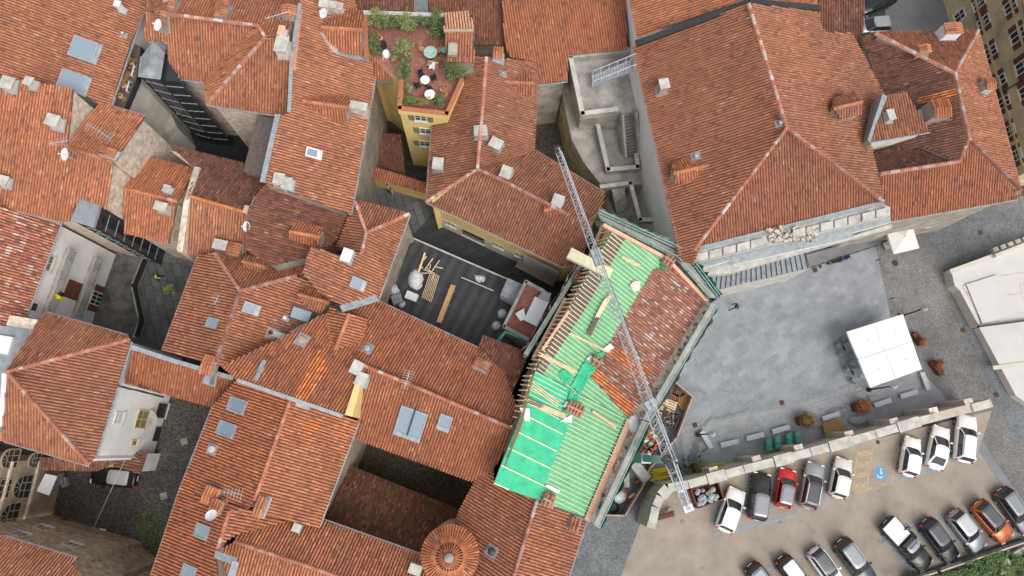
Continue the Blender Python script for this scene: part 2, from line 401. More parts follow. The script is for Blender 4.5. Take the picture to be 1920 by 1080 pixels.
def cobble(name, col, dark, sc=7, var=.3, patch=.35):
    mt, nt, b, L = nodes(name); vo = nt.nodes.new('ShaderNodeTexVoronoi'); vo.inputs['Scale'].default_value = sc; L.new(coords(nt).outputs[0], vo.inputs['Vector'])
    r = ramp(nt, [(0, tuple(c * 1.25 for c in col)), (.35, col), (.62, dark)]); L.new(vo.outputs['Distance'], r.inputs[0])
    hs_ = nt.nodes.new('ShaderNodeSeparateColor'); L.new(vo.outputs['Color'], hs_.inputs[0]); rv = ramp(nt, [(0, (1 - var,) * 3), (1, (1 + var,) * 3)]); L.new(hs_.outputs[0], rv.inputs[0])
    c = mixc(nt, r.outputs[0], rv.outputs[0], 1, 'MULTIPLY')
    n = noise(nt, .16, 9, .75); r3 = ramp(nt, [(.36, (1 - patch,) * 3), (.64, (1 + patch * .6,) * 3)]); L.new(n.outputs['Fac'], r3.inputs[0]); c = mixc(nt, c, r3.outputs[0], 1, 'MULTIPLY')
    L.new(c, b.inputs['Base Color']); b.inputs['Roughness'].default_value = .8; b.inputs['Specular IOR Level'].default_value = .25
    bp = nt.nodes.new('ShaderNodeBump'); bp.inputs['Strength'].default_value = .25; bp.inputs['Distance'].default_value = .02; bp.invert = True; L.new(vo.outputs['Distance'], bp.inputs['Height']); L.new(bp.outputs[0], b.inputs['Normal'])
    MATS[name] = mt
a_p = math.radians(24)
paving('grey stone slabs', (.25, .264, .278), (.315, .33, .344), (.25, .26, .27), 1.3, .55, math.radians(-33), .006, patch=.18, patchscale=.5, blot=((.40, .405, .40), 1.4, .64, .22))
paving('pale stone slabs', (.325, .33, .335), (.375, .38, .385), (.24, .24, .24), .95, .62, math.radians(-16), .012, patch=.2, patchscale=.4)
paving('old stone slabs', (.10, .105, .105), (.155, .16, .16), (.03, .03, .03), 1.5, .75, math.radians(72), .025, patch=.35)
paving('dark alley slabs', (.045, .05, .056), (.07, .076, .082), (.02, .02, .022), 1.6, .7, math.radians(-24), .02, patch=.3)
paving('red terrace tiles', (.33, .13, .10), (.40, .18, .14), (.22, .11, .09), .3, .3, 0, .012, patch=.35, off=0, patchscale=.7)
paving('courtyard flagstones', (.12, .115, .105), (.155, .15, .14), (.10, .10, .09), 1.0, .6, math.radians(-22), .01, patch=.6, patchscale=.8)
cobble('river cobbles', (.215, .207, .195), (.165, .16, .152), 6, .09)
cobble('grey cobbles', (.185, .195, .20), (.14, .148, .152), 6, .09)
cobble('dark courtyard cobbles', (.115, .10, .088), (.06, .054, .048), 6, .15)
mat('parking asphalt', (.315, .27, .22), .9, .2, .5, bump=.1, bscale=30)
mat('soil', (.13, .13, .09), .95, .4, 1.5)
mat('grey asphalt', (.21, .21, .215), .9, .18, .6)
sheet('ground', [(-2500, -2200), (4300, -2200), (4300, 3400), (-2500, 3400)], 0, 'dark courtyard cobbles')
sheet('street', [(1640, 455), (1660, 420), (2100, 330), (2300, 1300), (1920, 1300), (1905, 1010), (1815, 850), (1780, 755), (1690, 690)], .004, 'river cobbles')
sheet('street_paving', [(1655, 420), (1920, 385), (2100, 350), (2100, 420), (1850, 470), (1800, 520), (1830, 610), (1905, 740), (1960, 830), (1900, 830), (1800, 600), (1760, 470)], .008, 'grey cobbles')
sheet('gutter_stones', [(1815, 842), (1842, 828), (1965, 1010), (1945, 1100), (1880, 925)], .012, 'grey asphalt')
sheet('piazza', [(1090, 400), (1300, 470), (1640, 455), (1693, 700), (1782, 756), (1740, 785), (1440, 870), (1240, 900), (1180, 960), (1090, 1000), (1050, 900)], .008, 'grey stone slabs')
sheet('piazza_lower_paving', [(1278, 800), (1340, 790), (1470, 765), (1600, 725), (1640, 730), (1722, 690), (1782, 756), (1740, 785), (1440, 870), (1285, 890)], .012, 'pale stone slabs')
sheet('lane', [(1090, 970), (1205, 880), (1225, 900), (1160, 1120), (1040, 1120)], .012, 'grey cobbles')
sheet('parking_lot', [(1217, 938), (1280, 910), (1860, 770), (1835, 845), (1885, 925), (1960, 1000), (1700, 1100), (1700, 1140), (1150, 1140), (1163, 1085)], .016, 'parking asphalt')
sheet('garden_soil', [(1690, 1104), (1960, 1010), (2200, 1010), (2200, 1400), (1690, 1400)], .012, 'soil')
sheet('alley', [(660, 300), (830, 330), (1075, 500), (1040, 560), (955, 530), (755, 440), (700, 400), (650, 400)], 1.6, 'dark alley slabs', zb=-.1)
sheet('alley_slabs', [(675, 330), (800, 350), (812, 400), (765, 450), (740, 420), (660, 390)], 1.62, 'old stone slabs', zb=1.5)
sheet('rear_courtyard', [(180, 400), (410, 470), (330, 670), (230, 680), (130, 600)], .008, 'courtyard flagstones')
sheet('entrance_road', [(1660, -60), (1770, -60), (1790, 80), (1660, 80)], .012, 'grey asphalt')
# ================================================================ houses
S = 'std'
H = {}
def hs2(k, *a, **kw): H[k] = house(*a, **kw); return H[k]
hs2('nw', 'tiled_house', 'broad tiled house in the top left corner with two grey roof windows', 'house', 'white plaster',
    [Face([(-60, -60), (285, -60), (273, 7), (263, 40), (245, 77), (207, 197), (187, 193), (137, 167), (60, 152), (-60, 128)], (263, 40), (207, 195), 12.5, (0, 60, 16))],
    gutters=[(0, (275, 0), (207, 196))])
fw = [Face([(-60, 132), (0, 143), (137, 167), (127, 268), (212, 305), (198, 392), (189, 385), (149, 371), (131, 414), (117, 415), (0, 386), (-60, 372)], (0, 386), (117, 415), 12, (60, 150, 15.6)),
      Face([(187, 193), (272, 218), (212, 305), (123, 273)], (187, 193), (272, 218), 12.6, (167, 288, 14.3))]
hs2('w', 'tiled_house', 'tiled house on the left edge with white chimneys and a satellite dish on its ridge', 'house', 'pale rubble', fw, ridges=[[(123, 273), (212, 305)]], gutters=[(0, (0, 386), (117, 415)), (1, (187, 193), (272, 218))], inset=.3)
hs2('fleck', 'tiled_house', 'house with white flecked tiles above the white balcony wall at the left edge', 'house', 'white plaster',
    [Face([(-60, 372), (0, 388), (113, 418), (48, 592), (75, 600), (20, 612), (-60, 600)], (113, 418), (48, 592), 9.8, (0, 480, 11.9), 'fleck')], gutters=[(0, (113, 418), (48, 592))], inset=.3)
hs2('wsmall', 'tiled_house', 'small tiled house beside the rubble gable with a stone chimney on its lower slope', 'house', 'pale rubble',
    [Face([(273, 293), (367, 318), (333, 378), (232, 352)], (273, 293), (367, 318), 9.6, (283, 365, 11.2)),
     Face([(232, 352), (333, 378), (317, 457), (233, 436)], (317, 457), (233, 436), 9.4, (283, 365, 11.2))], ridges=[[(230, 352), (333, 378)]])
hs2('wmid', 'tiled_house', 'tiled house with a fresh orange ridge just below the dark courtyard', 'house', 'pale rubble',
    [Face([(320, 273), (457, 307), (464, 325), (498, 342), (482, 367), (464, 400), (353, 368), (367, 318)], (320, 273), (457, 307), 9.5, (408, 384, 12), 'dark'),
     Face([(353, 367), (464, 399), (464, 470), (445, 490), (375, 480), (333, 471)], (333, 471), (375, 480), 9.6, (408, 384, 12))], ridges=[[(353, 367), (464, 399)]], ridgemat='new orange clay tile')
hs2('mid', 'tiled_house', 'sunken tiled roof with a tile covered dormer near the white party wall', 'house', 'plaster',
    [Face([(498, 345), (640, 397), (650, 404), (632, 450), (600, 470), (575, 482), (507, 499), (462, 468), (464, 402), (482, 365)], (640, 397), (628, 446), 11.2, (482, 400, 13.6), 'dark'),
     Face([(607, 450), (640, 420), (640, 470), (600, 475)], (640, 420), (640, 470), 10, .3, 'dark')])
hs2('hipw', 'tiled_house', 'hipped house with three small roof windows right of the flagstone courtyard', 'house', 'plaster',
    [Face([(372, 478), (402, 474), (450, 545), (402, 684), (305, 657)], (372, 480), (305, 657), 10.2, (425, 615, 12.6)),
     Face([(402, 474), (470, 478), (507, 499), (570, 480), (582, 515), (555, 517), (450, 545)], (402, 474), (507, 499), 10.6, (450, 545, 12.7)),
     Face([(450, 545), (555, 517), (600, 540), (645, 575), (580, 603), (545, 625), (415, 687), (402, 684)], (620, 540), (573, 675), 10.4, (425, 615, 12.6))],
    ridges=[[(402, 474), (450, 545), (404, 680)], [(450, 545), (555, 517)]], gutters=[(0, (372, 480), (305, 657))])
hs2('nmid', 'tiled_house', 'long tiled house left of the roof terrace with two tiled dormers', 'house', 'plaster',
    [Face([(563, 5), (575, -50), (650, -50), (690, 90), (702, 147), (692, 212), (657, 402), (493, 342), (522, 218), (543, 212), (547, 110)], (702, 147), (657, 402), 12.2, (535, 205, 14.9))],
    gutters=[(0, (702, 147), (657, 402))])
hs2('hipe', 'tiled_house', 'hipped house with a chimney of white sheet metal left of the black flat roof', 'house', 'plaster',
    [Face([(668, 376), (767, 401), (687, 436)], (668, 376), (767, 401), 11.3, (687, 436, 12.8)),
     Face([(687, 436), (767, 401), (708, 562), (645, 574), (600, 550), (568, 513), (582, 462), (640, 480), (678, 472)], (767, 401), (708, 562), 11.3, (687, 436, 12.8)),
     Face([(666, 378), (687, 436), (678, 472), (632, 462)], (664, 376), (632, 460), 11.6, (687, 436, 12.8))],
    ridges=[[(666, 378), (687, 436), (767, 401)], [(687, 436), (678, 474)]], gutters=[(1, (767, 401), (708, 562))])
A_, B_ = (708, 565), (895, 653)
hs2('long', 'tiled_house', 'long central tiled house with a large double roof window and an orange patched slope', 'house', 'yellow plaster',
    [Face([(645, 580), (708, 565), (895, 653), (945, 700), (972, 770), (960, 803), (767, 720), (682, 685), (640, 640)], A_, B_, 10.8, .34),
     Face([(682, 685), (767, 720), (960, 803), (955, 830), (925, 880), (895, 905), (870, 897), (662, 820), (672, 780)], (662, 820), (870, 897), 10.2, (767, 720, 12.9)),
     Face([(415, 687), (545, 625), (600, 592), (645, 580), (640, 640), (690, 640), (680, 690), (672, 705), (645, 779), (545, 746), (445, 712)], A_, B_, 10.8, .35, inside=(545, 746))],
    ridges=[[(682, 685), (767, 720), (960, 803)]], ridgemat='lichen flecked clay tile', gutters=[(0, A_, B_)])
hs2('south', 'tiled_house', 'big gabled house with two roof windows on the left slope above the cobbled courtyard', 'house', 'plaster',
    [Face([(445, 712), (546, 746), (478, 937), (465, 956), (338, 918), (362, 862), (400, 762)], (400, 762), (338, 918), 10.9, (512, 850, 13.3), 'red'),
     Face([(546, 746), (672, 789), (597, 988), (500, 968), (478, 937)], (672, 789), (597, 988), 10.9, (512, 850, 13.3))],
    ridges=[[(546, 746), (478, 937)]], gutters=[(1, (672, 789), (597, 988)), (0, (400, 762), (338, 918))], ridgemat='lichen flecked clay tile')
hs2('passage', 'tiled_house', 'low wing with a grey flue joining the white walled house to the big gabled house', 'house', 'white plaster',
    [Face([(250, 655), (440, 710), (400, 763), (235, 718)], (400, 763), (235, 718), 9.2, (345, 683, 10.4), 'red')], inset=.3)
hs2('south2', 'tiled_house', 'tiled house at the bottom left of centre with a satellite dish and two roof windows', 'house', 'plaster',
    [Face([(338, 918), (465, 956), (430, 960), (405, 1040), (412, 1120), (262, 1130), (284, 1080)], (338, 918), (284, 1080), 10.6, (418, 1000, 12.9), 'red'),
     Face([(430, 958), (465, 953), (535, 978), (447, 1000), (412, 1020), (405, 1040)], (500, 975), (470, 1060), 11.6, (418, 1000, 12.9))],
    ridges=[[(430, 958), (405, 1040)]], gutters=[(0, (338, 918), (284, 1080))])
hs2('south3', 'tiled_house', 'tiled house along the bottom edge left of the round tower', 'house', 'plaster',
    [Face([(440, 1015), (447, 1000), (535, 978), (603, 977), (794, 1043), (812, 1085), (812, 1140), (720, 1112), (580, 1062)], (603, 975), (794, 1043), 10.3, (580, 1062, 12.3)),
     Face([(440, 1015), (580, 1062), (720, 1112), (720, 1160), (412, 1140), (412, 1030)], (400, 1110), (560, 1165), 10.6, (580, 1062, 12.3))],
    ridges=[[(440, 1015), (580, 1062), (720, 1112)]], gutters=[(0, (603, 975), (794, 1043))])
hs2('low', 'lean_to_house', 'low mossy tiled roof sunk behind the black shaft', 'house', 'plaster',
    [Face([(640, 868), (863, 958), (850, 1075), (790, 1055), (595, 985)], (645, 872), (863, 957), 4.6, (690, 1010, 7.4), 'moss')], inset=.3)
hs2('se', 'tiled_house', 'tiled house with an orange ridge right of the round tower', 'house', 'plaster',
    [Face([(890, 905), (900, 880), (926, 880), (926, 906), (1005, 935), (1007, 950), (945, 1140), (800, 1140), (862, 957)], (890, 905), (862, 957), 10.4, (985, 1000, 12.9)),
     Face([(1005, 935), (1098, 978), (1064, 1085), (1045, 1140), (945, 1140), (1007, 950)], (1098, 978), (1064, 1085), 11, (985, 1000, 12.9))],
    ridges=[[(1006, 940), (945, 1140)]], ridgemat='lichen flecked clay tile', gutters=[(1, (1098, 978), (1064, 1085))])
hs2('ragged', 'lean_to_house', 'ragged tiled roof with loose broken tiles below the red tiled balcony', 'house', 'plaster',
    [Face([(904, 629), (992, 662), (975, 705), (958, 742), (942, 708), (896, 655)], (904, 629), (992, 662), 10.2, .3, 'dark')])
hs2('hipleft', 'tiled_house', 'hipped house with a white wall facing the cobbled courtyard', 'house', 'white plaster',
    [Face([(83, 586), (238, 630), (245, 640), (13, 696), (15, 690)], (83, 586), (238, 630), 10.8, (13, 697, 14.2)),
     Face([(245, 638), (178, 856), (167, 870), (13, 702), (13, 696)], (245, 640), (178, 856), 10.8, (13, 697, 14.2)),
     Face([(13, 702), (167, 872), (0, 824), (10, 760)], (0, 824), (167, 872), 10.8, (13, 702, 14.2))],
    ridges=[[(240, 637), (13, 697), (167, 870)]], gutters=[(1, (245, 640), (178, 856)), (2, (8, 826), (167, 872)), (0, (83, 586), (238, 630))])
hs2('lowcourt', 'lean_to_house', 'low tiled lean-to in the shade under the white walled house', 'lean-to', 'ochre plaster',
    [Face([(75, 858), (165, 860), (222, 845), (224, 862), (184, 882), (75, 880)], (75, 880), (184, 882), 4.2, .35, 'dark')], inset=.2)
hs2('lowcourt2', 'porch', 'small tiled porch against the white wall beside the black car', 'porch', 'white plaster',
    [Face([(212, 874), (240, 848), (276, 849), (263, 888)], (276, 849), (263, 888), 3.2, .35, 'dark')], inset=.2)
hs2('sw', 'tiled_house', 'tiled house with old stained walls in the bottom left corner', 'house', 'old rubble wall',
    [Face([(-60, 985), (5, 1006), (142, 1048), (136, 1062), (170, 1100), (150, 1180), (-60, 1180)], (5, 1006), (142, 1048), 10.8, (50, 1110, 13), 'std')], gutters=[(0, (5, 1006), (142, 1048))], inset=.15)
hs2('sw2', 'tiled_house', 'lower wing with a rubble wall at the bottom edge left of the overgrown yard', 'house', 'old rubble wall',
    [Face([(142, 1066), (290, 1100), (280, 1180), (140, 1180), (120, 1110)], (142, 1066), (290, 1100), 7.5, .25, 'std')], inset=.15)
# north block
hs2('n', 'tiled_house', 'large tiled house with a stepped ridge above the black lift shaft', 'house', 'pale rubble',
    [Face([(272, 22), (320, 27), (480, 47), (475, 54), (384, 153), (313, 144), (315, 78), (272, 75)], (313, 144), (384, 153), 12.2, (400, 37, 15.2)),
     Face([(475, 54), (490, 50), (497, 70), (388, 193), (384, 153)], (384, 153), (388, 193), 12.3, (497, 70, 15.6)),
     Face([(497, 70), (530, 68), (548, 90), (545, 130), (541, 218), (388, 195)], (388, 195), (541, 218), 12.3, (497, 70, 15.6)),
     Face([(273, -60), (572, -60), (563, 8), (530, 68), (497, 70), (485, 48), (320, 27), (272, 20)], (290, -70), (570, -55), 12, (400, 37, 15.2))],
    ridges=[[(320, 27), (484, 48), (497, 70), (388, 195)]], gutters=[(0, (313, 144), (384, 153)), (2, (388, 195), (541, 218))], ridgemat='lichen flecked clay tile')
hs2('n2', 'tiled_house', 'dark tiled house at the top edge behind the plants of the roof terrace', 'house', 'plaster',
    [Face([(640, -60), (775, -60), (775, 28), (662, 22), (640, 12)], (662, 22), (775, 28), 10.8, .25, 'dark')])
hs2('n3', 'tiled_house', 'dark tiled house at the top edge right of the corrugated grey strip', 'house', 'plaster',
    [Face([(803, -60), (1000, -60), (950, 84), (890, 84), (886, 27), (803, 27)], (803, 27), (886, 27), 10.4, .25, 'dark')])
hs2('n4', 'tiled_house', 'red tiled house at the top edge left of the concrete roof deck', 'house', 'concrete',
    [Face([(940, -60), (1172, -60), (1176, 92), (1066, 102), (1064, 150), (1008, 158), (1008, 116), (955, 106), (945, 75)], (1008, 158), (1064, 150), 9.5, .28, 'red')], gutters=[(0, (1008, 158), (1064, 151))])
hs2('cen', 'tiled_house', 'tiled house with five slab topped chimneys and yellow walls on the dark alley', 'house', 'yellow plaster',
    [Face([(882, 104), (912, 107), (905, 200), (895, 317), (800, 378), (812, 228), (842, 222), (852, 168), (875, 150)], (812, 228), (800, 378), 9.8, (900, 240, 12.4)),
     Face([(912, 107), (1008, 116), (1005, 210), (1001, 282), (895, 317), (905, 200)], (1008, 116), (1001, 282), 9.8, (905, 200, 12.4)),
     Face([(895, 317), (940, 337), (1065, 402), (1100, 408), (1112, 418), (1094, 484), (1058, 500), (800, 378)], (800, 378), (1058, 500), 9.0, (940, 337, 12.4)),
     Face([(895, 317), (1001, 280), (1133, 362), (1128, 392), (1100, 412), (1065, 402), (940, 337)], (1001, 282), (1133, 362), 9.6, (940, 337, 12.4))],
    ridges=[[(912, 107), (905, 200), (895, 317), (940, 337), (1065, 402)], [(895, 317), (800, 378)]], gutters=[(2, (800, 378), (1058, 500)), (0, (812, 228), (800, 378)), (3, (1001, 282), (1133, 362))])
hs2('cen2', 'lean_to_house', 'narrow dark tiled strip roof bridging the shaded shaft beside the alley', 'lean-to', 'yellow plaster',
    [Face([(690, 309), (798, 343), (798, 362), (686, 330)], (686, 330), (798, 362), 4.6, .35, 'red')], inset=.25)
hs2('shaft1', 'lean_to_house', 'dark red flat roof at the bottom of the shaded shaft', 'lean-to', 'plaster',
    [Face([(712, 250), (752, 252), (758, 325), (706, 312)], (706, 312), (758, 325), 3.4, .08, 'dark')], inset=.1)
# big hall
TB = (1475, 240)
hs2('hall', 'large_hall', 'largest red tiled hall with a hipped end above the stone cornice', 'hall', 'white plaster',
    [Face([(1187, 87), (1403, 7), TB, (1318, 452), (1300, 494), (1275, 490), (1235, 300)], (1187, 87), (1280, 480), 13, (1440, 125, 17.3), 'red'),
     Face([TB, (1657, 380), (1300, 470), (1312, 455)], (1657, 380), (1300, 470), 12.6, (1475, 240, 17.3), 'red'),
     Face([(1403, 7), (1530, 20), (1543, 60), (1596, 62), (1657, 177), (1630, 262), (1657, 380), TB], (1598, 62), (1669, 365), 12.8, (1440, 125, 17.3), 'std')],
    ridges=[[(1403, 7), TB, (1302, 468)], [TB, (1656, 378)]], gutters=[(0, (1187, 87), (1280, 480))])
hs2('hall2', 'large_hall', 'red tiled hall at the top edge divided by a black gutter', 'hall', 'white plaster',
    [Face([(1168, -60), (1400, -60), (1400, 0), (1195, 70)], (1168, -40), (1195, 70), 13.6, .33, 'red'),
     Face([(1400, -60), (1530, -60), (1530, 12), (1403, 0)], (1540, -60), (1530, 12), 14, .2, 'red')], ridges=[])
hs2('ne1', 'tiled_house', 'narrow dark tiled house between the large hall and the two parked cars', 'house', 'plaster',
    [Face([(1528, -60), (1622, -60), (1619, 60), (1610, 72), (1645, 160), (1655, 178), (1596, 62), (1543, 60), (1530, 20)], (1543, 62), (1619, 62), 9.6, .25, 'dark')], gutters=[])
hs2('ne', 'tiled_house', 'hipped tiled house in the upper right beside the beige facade', 'house', 'plaster',
    [Face([(1640, 62), (1834, 57), (1790, 137)], (1640, 62), (1834, 57), 11.3, (1790, 137, 13.9)),
     Face([(1834, 57), (1914, 357), (1816, 260), (1790, 137)], (1834, 57), (1914, 357), 11.3, (1803, 200, 13.9)),
     Face([(1615, 68), (1640, 62), (1790, 137), (1816, 260), (1798, 302), (1725, 272), (1690, 290), (1640, 285), (1655, 178)], (1610, 70), (1648, 280), 10.2, (1803, 200, 13.9), 'dark'),
     Face([(1816, 260), (1914, 357), (1908, 372), (1670, 414), (1657, 380), (1650, 326), (1798, 303)], (1908, 372), (1670, 414), 10.8, (1816, 260, 13.9), 'red'),
     Face([(1640, 287), (1725, 270), (1798, 303), (1650, 326)], (1640, 287), (1725, 270), 11.2, (1724, 314, 12.6), 'dark')],
    ridges=[[(1640, 62), (1790, 137), (1834, 57)], [(1790, 137), (1816, 260), (1914, 357)], [(1816, 260), (1798, 303), (1650, 326)]], gutters=[(3, (1908, 372), (1670, 414)), (1, (1834, 57), (1914, 357))])
hs2('neblock', 'attic_block', 'raised attic with a white wall band and zinc flashing against the large hall', 'attic', 'white plaster',
    [Face([(1655, 182), (1697, 172), (1744, 246), (1632, 265)], (1632, 265), (1744, 246), 13.6, .2, 'std')], inset=.3, gutters=[(0, (1632, 265), (1744, 246))], zb=10)
t = thing('flat_annex', 'grey flat topped annex at the left edge beside the hipped white walled house', 'building', P(-5, 700, 0)); mb = MB(); mb.prism([P(*q, 9.6) for q in [(-80, 605), (20, 612), (48, 598), (72, 612), (16, 690), (10, 760), (0, 826), (-80, 815)]], 0, 'white plaster', 'lead grey'); mb.build('wall', t)
mb = MB(); mb.prism([P(*q, 9.9) for q in [(-40, 622), (24, 632), (14, 665), (-40, 655)]], 9.6, 'white plaster'); mb.build('roof_light', t); mb = MB(); mb.bar(P(22, 602, 11.0), P(74, 610, 11.0), .8, .9, 'pale rubble'); mb.build('chimney', t); mb = MB(); mb.bar(P(12, 700, 9.9), P(6, 800, 9.9), .4, .5, 'white plaster'); mb.build('parapet', t)
# roof terrace building: yellow
tb = thing('terrace_house', 'yellow house with a planted red tiled roof terrace', 'house', P(780, 140, 0))
mb = MB(); mb.prism([P(*q, 12.2) for q in [(684, 24), (865, 30), (868, 150), (838, 215), (748, 205), (752, 152), (700, 110), (686, 105)]], 0, 'yellow plaster', 'red terrace tiles'); mb.build('wall', tb)
def wallrun(mb, pts, z0, z1, th, mt, cap=None, pz=None):
    pz = z1 if pz is None else pz
    w_ = [P(*q, pz) for q in pts]
    for a, b in zip(w_, w_[1:]):
        a, b = V((a.x, a.y, 0)), V((b.x, b.y, 0)); d = (b - a).normalized()
        mb.bar(a - d * th / 2 + V((0, 0, (z0 + z1) / 2)), b + d * th / 2 + V((0, 0, (z0 + z1) / 2)), th, z1 - z0, mt)
        if cap: mb.bar(a - d * th / 2 + V((0, 0, z1 + .04)), b + d * th / 2 + V((0, 0, z1 + .04)), th + .12, .08, cap)
mb = MB(); wallrun(mb, [(866, 150), (838, 213)], 12.2, 13.0, .25, 'yellow plaster', 'weathered clay tile'); wallrun(mb, [(838, 213), (749, 203), (753, 152)], 12.2, 13, .25, 'yellow plaster', 'weathered clay tile'); mb.build('parapet', tb); mb = MB()
wallrun(mb, [(684, 24), (865, 30)], 12.2, 13.3, .25, 'plaster', 'pale stone'); wallrun(mb, [(684, 24), (687, 105)], 12.2, 13.2, .3, 'plaster', 'weathered clay tile'); mb.build('parapet', tb)
HOUSES[tb.name] = (tb, [])
fs = [Face([(683, 107), (735, 109), (762, 118), (765, 150), (702, 148), (692, 125)], (702, 148), (764, 150), 11.2, (730, 109, 12.3))]
fs += [Face([(833, 26), (882, 22), (887, 57), (833, 59)], (833, 26), (882, 22), 14.2, (860, 58, 14.9), 'pale'), Face([(833, 59), (887, 57), (890, 117), (838, 114)], (838, 114), (890, 117), 13.9, (860, 58, 14.9))]
for g_fs, nm_, rn_ in ((fs[:1], 'lean_to', 'lean_to_roof'), (fs[1:], 'stair_head', 'stair_head_roof')):
    mb = MB(); walls_from(mb, g_fs, 'plaster', 10, .15); o_ = mb.build(nm_, tb); mb = MB()
    for f in g_fs: deck(mb, f.pts, ''); tiles(mb, f.pts, f.pl, TM[f.style])
    mb.build(rn_, o_)
mb = MB(); ridge_line(mb, [(833, 58), (887, 57)], fs[1:], 'mortar'); mb.build('ridge_cap', tb)
HOUSES[tb.name] = (tb, fs)
H['terr'] = tb
# strips between
s_ = thing('link_roof', 'corrugated grey strip roof between two dark tiled houses at the top edge', 'roof', P(790, 0, 0))
mb = MB(); mb.prism([P(*q, 10.6) for q in [(776, -60), (802, -60), (802, 27), (776, 28)]], 0, 'plaster', 'concrete'); mb.build('wall', s_)
mb = MB()
for k in range(9): mb.bar(P(780 + k * 2.6, -60, 10.7), P(780 + k * 2.6, 27, 10.7), .06, .12, 'zinc sheet')
mb.build('corrugation', s_)
# black membrane flat roof
mt, nt, b, L = nodes('black roofing felt'); cc = coords(nt, rot=math.radians(26)); wv = nt.nodes.new('ShaderNodeTexWave'); wv.inputs['Scale'].default_value = .32; wv.inputs['Distortion'].default_value = 1.2; wv.inputs['Detail'].default_value = 3
L.new(cc.outputs[0], wv.inputs['Vector']); n = noise(nt, .8, 7, .7); r = ramp(nt, [(.3, (.022, .024, .028)), (.6, (.04, .043, .048)), (.8, (.085, .08, .075))]); L.new(n.outputs['Fac'], r.inputs[0])
r2 = ramp(nt, [(0, (.75,) * 3), (1, (1.5,) * 3)]); L.new(wv.outputs['Fac'], r2.inputs[0]); L.new(mixc(nt, r.outputs[0], r2.outputs[0], 1, 'MULTIPLY'), b.inputs['Base Color']); b.inputs['Roughness'].default_value = .6; MATS['black roofing felt'] = mt
fl = thing('flat_roof_building', 'low building with a flat black felt roof carrying building materials', 'building', P(830, 540, 0))
mb = MB(); mb.prism([P(*q, 4.5) for q in [(757, 438), (955, 524), (1010, 560), (960, 640), (905, 655), (700, 565), (705, 520)]], 0, 'plaster', 'black roofing felt'); mb.build('roof', fl)
mb = MB(); wallrun(mb, [(762, 441), (956, 525)], 4.5, 4.62, .14, 'pale stone'); mb.build('parapet', fl)
# north staircase building
st = thing('stair_tower', 'grey concrete building with open staircase and roof deck left of the large hall', 'building', P(1130, 200, 0))
mb = MB(); zt = 8.6
mb.prism([P(*q, zt) for q in [(1068, 105), (1192, 92), (1222, 205), (1170, 213), (1092, 214)]], 0, 'concrete', 'concrete')
mb.prism([P(*q, 5.4) for q in [(1050, 160), (1092, 150), (1215, 190), (1262, 372), (1200, 345), (1130, 350), (1095, 305), (1072, 262)]], 0, 'concrete', 'concrete')
mb.prism([P(*q, 2.6) for q in [(1125, 335), (1215, 345), (1265, 410), (1215, 435), (1150, 400)]], 0, 'white plaster', 'concrete'); mb.build('wall', st)
mb = MB(); wallrun(mb, [(1182, 93), (1069, 105), (1092, 213), (1155, 205)], zt, zt + .9, .3, 'concrete', 'pale stone')
mb.build('parapet', st); mb = MB(); wallrun(mb, [(1117, 217), (1140, 318), (1196, 313), (1193, 290)], 5.4, 6.4, .28, 'concrete', 'pale stone'); mb.build('parapet', st); mb = MB(); wallrun(mb, [(1127, 350), (1182, 343), (1200, 412), (1222, 412)], 5.4, 6.2, .25, 'concrete', 'pale stone')
mb.build('parapet', st)
mb = MB(); pa, pb = P(1176, 212, 8.6), P(1181, 292, 5.6); nst = 13
pa2, pb2 = V((pa.x, pa.y, 0)), V((pb.x, pb.y, 0)); dd = (pb2 - pa2).normalized(); sdv = V((-dd.y, dd.x, 0)); Ls = (pb2 - pa2).length
for k in range(nst):
    z1 = 8.5 - (k + .5) * 3.0 / nst; c = pa2 + dd * (Ls * (k + .5) / nst); mb.box((c.x, c.y, (z1 + 5.3) / 2), Ls / nst - .002, 1.05, z1 - 5.3, 'concrete', math.atan2(dd.y, dd.x))
    e = c + dd * (Ls / nst * .42); mb.box((e.x, e.y, z1 + .012), .05, 1.0, .02, 'old timber', math.atan2(dd.y, dd.x))
for s in (-1, 1):
    mb.bar(pa2 + sdv * .66 * s + V((0, 0, 8.9)), pb2 + sdv * .66 * s + V((0, 0, 6.1)), .22, 1.1, 'concrete')
mb.build('stair', st)
mb = MB(); pa, pb = P(1158, 352, 5.2), P(1170, 415, 1.6)
for k in range(12):
    t_ = (k + .5) / 12; c = pa.lerp(pb, t_); mb.box((c.x, c.y, c.z), .34, 1.3, .25, 'concrete', math.atan2((pb - pa).y, (pb - pa).x))
mb.build('stair', st)
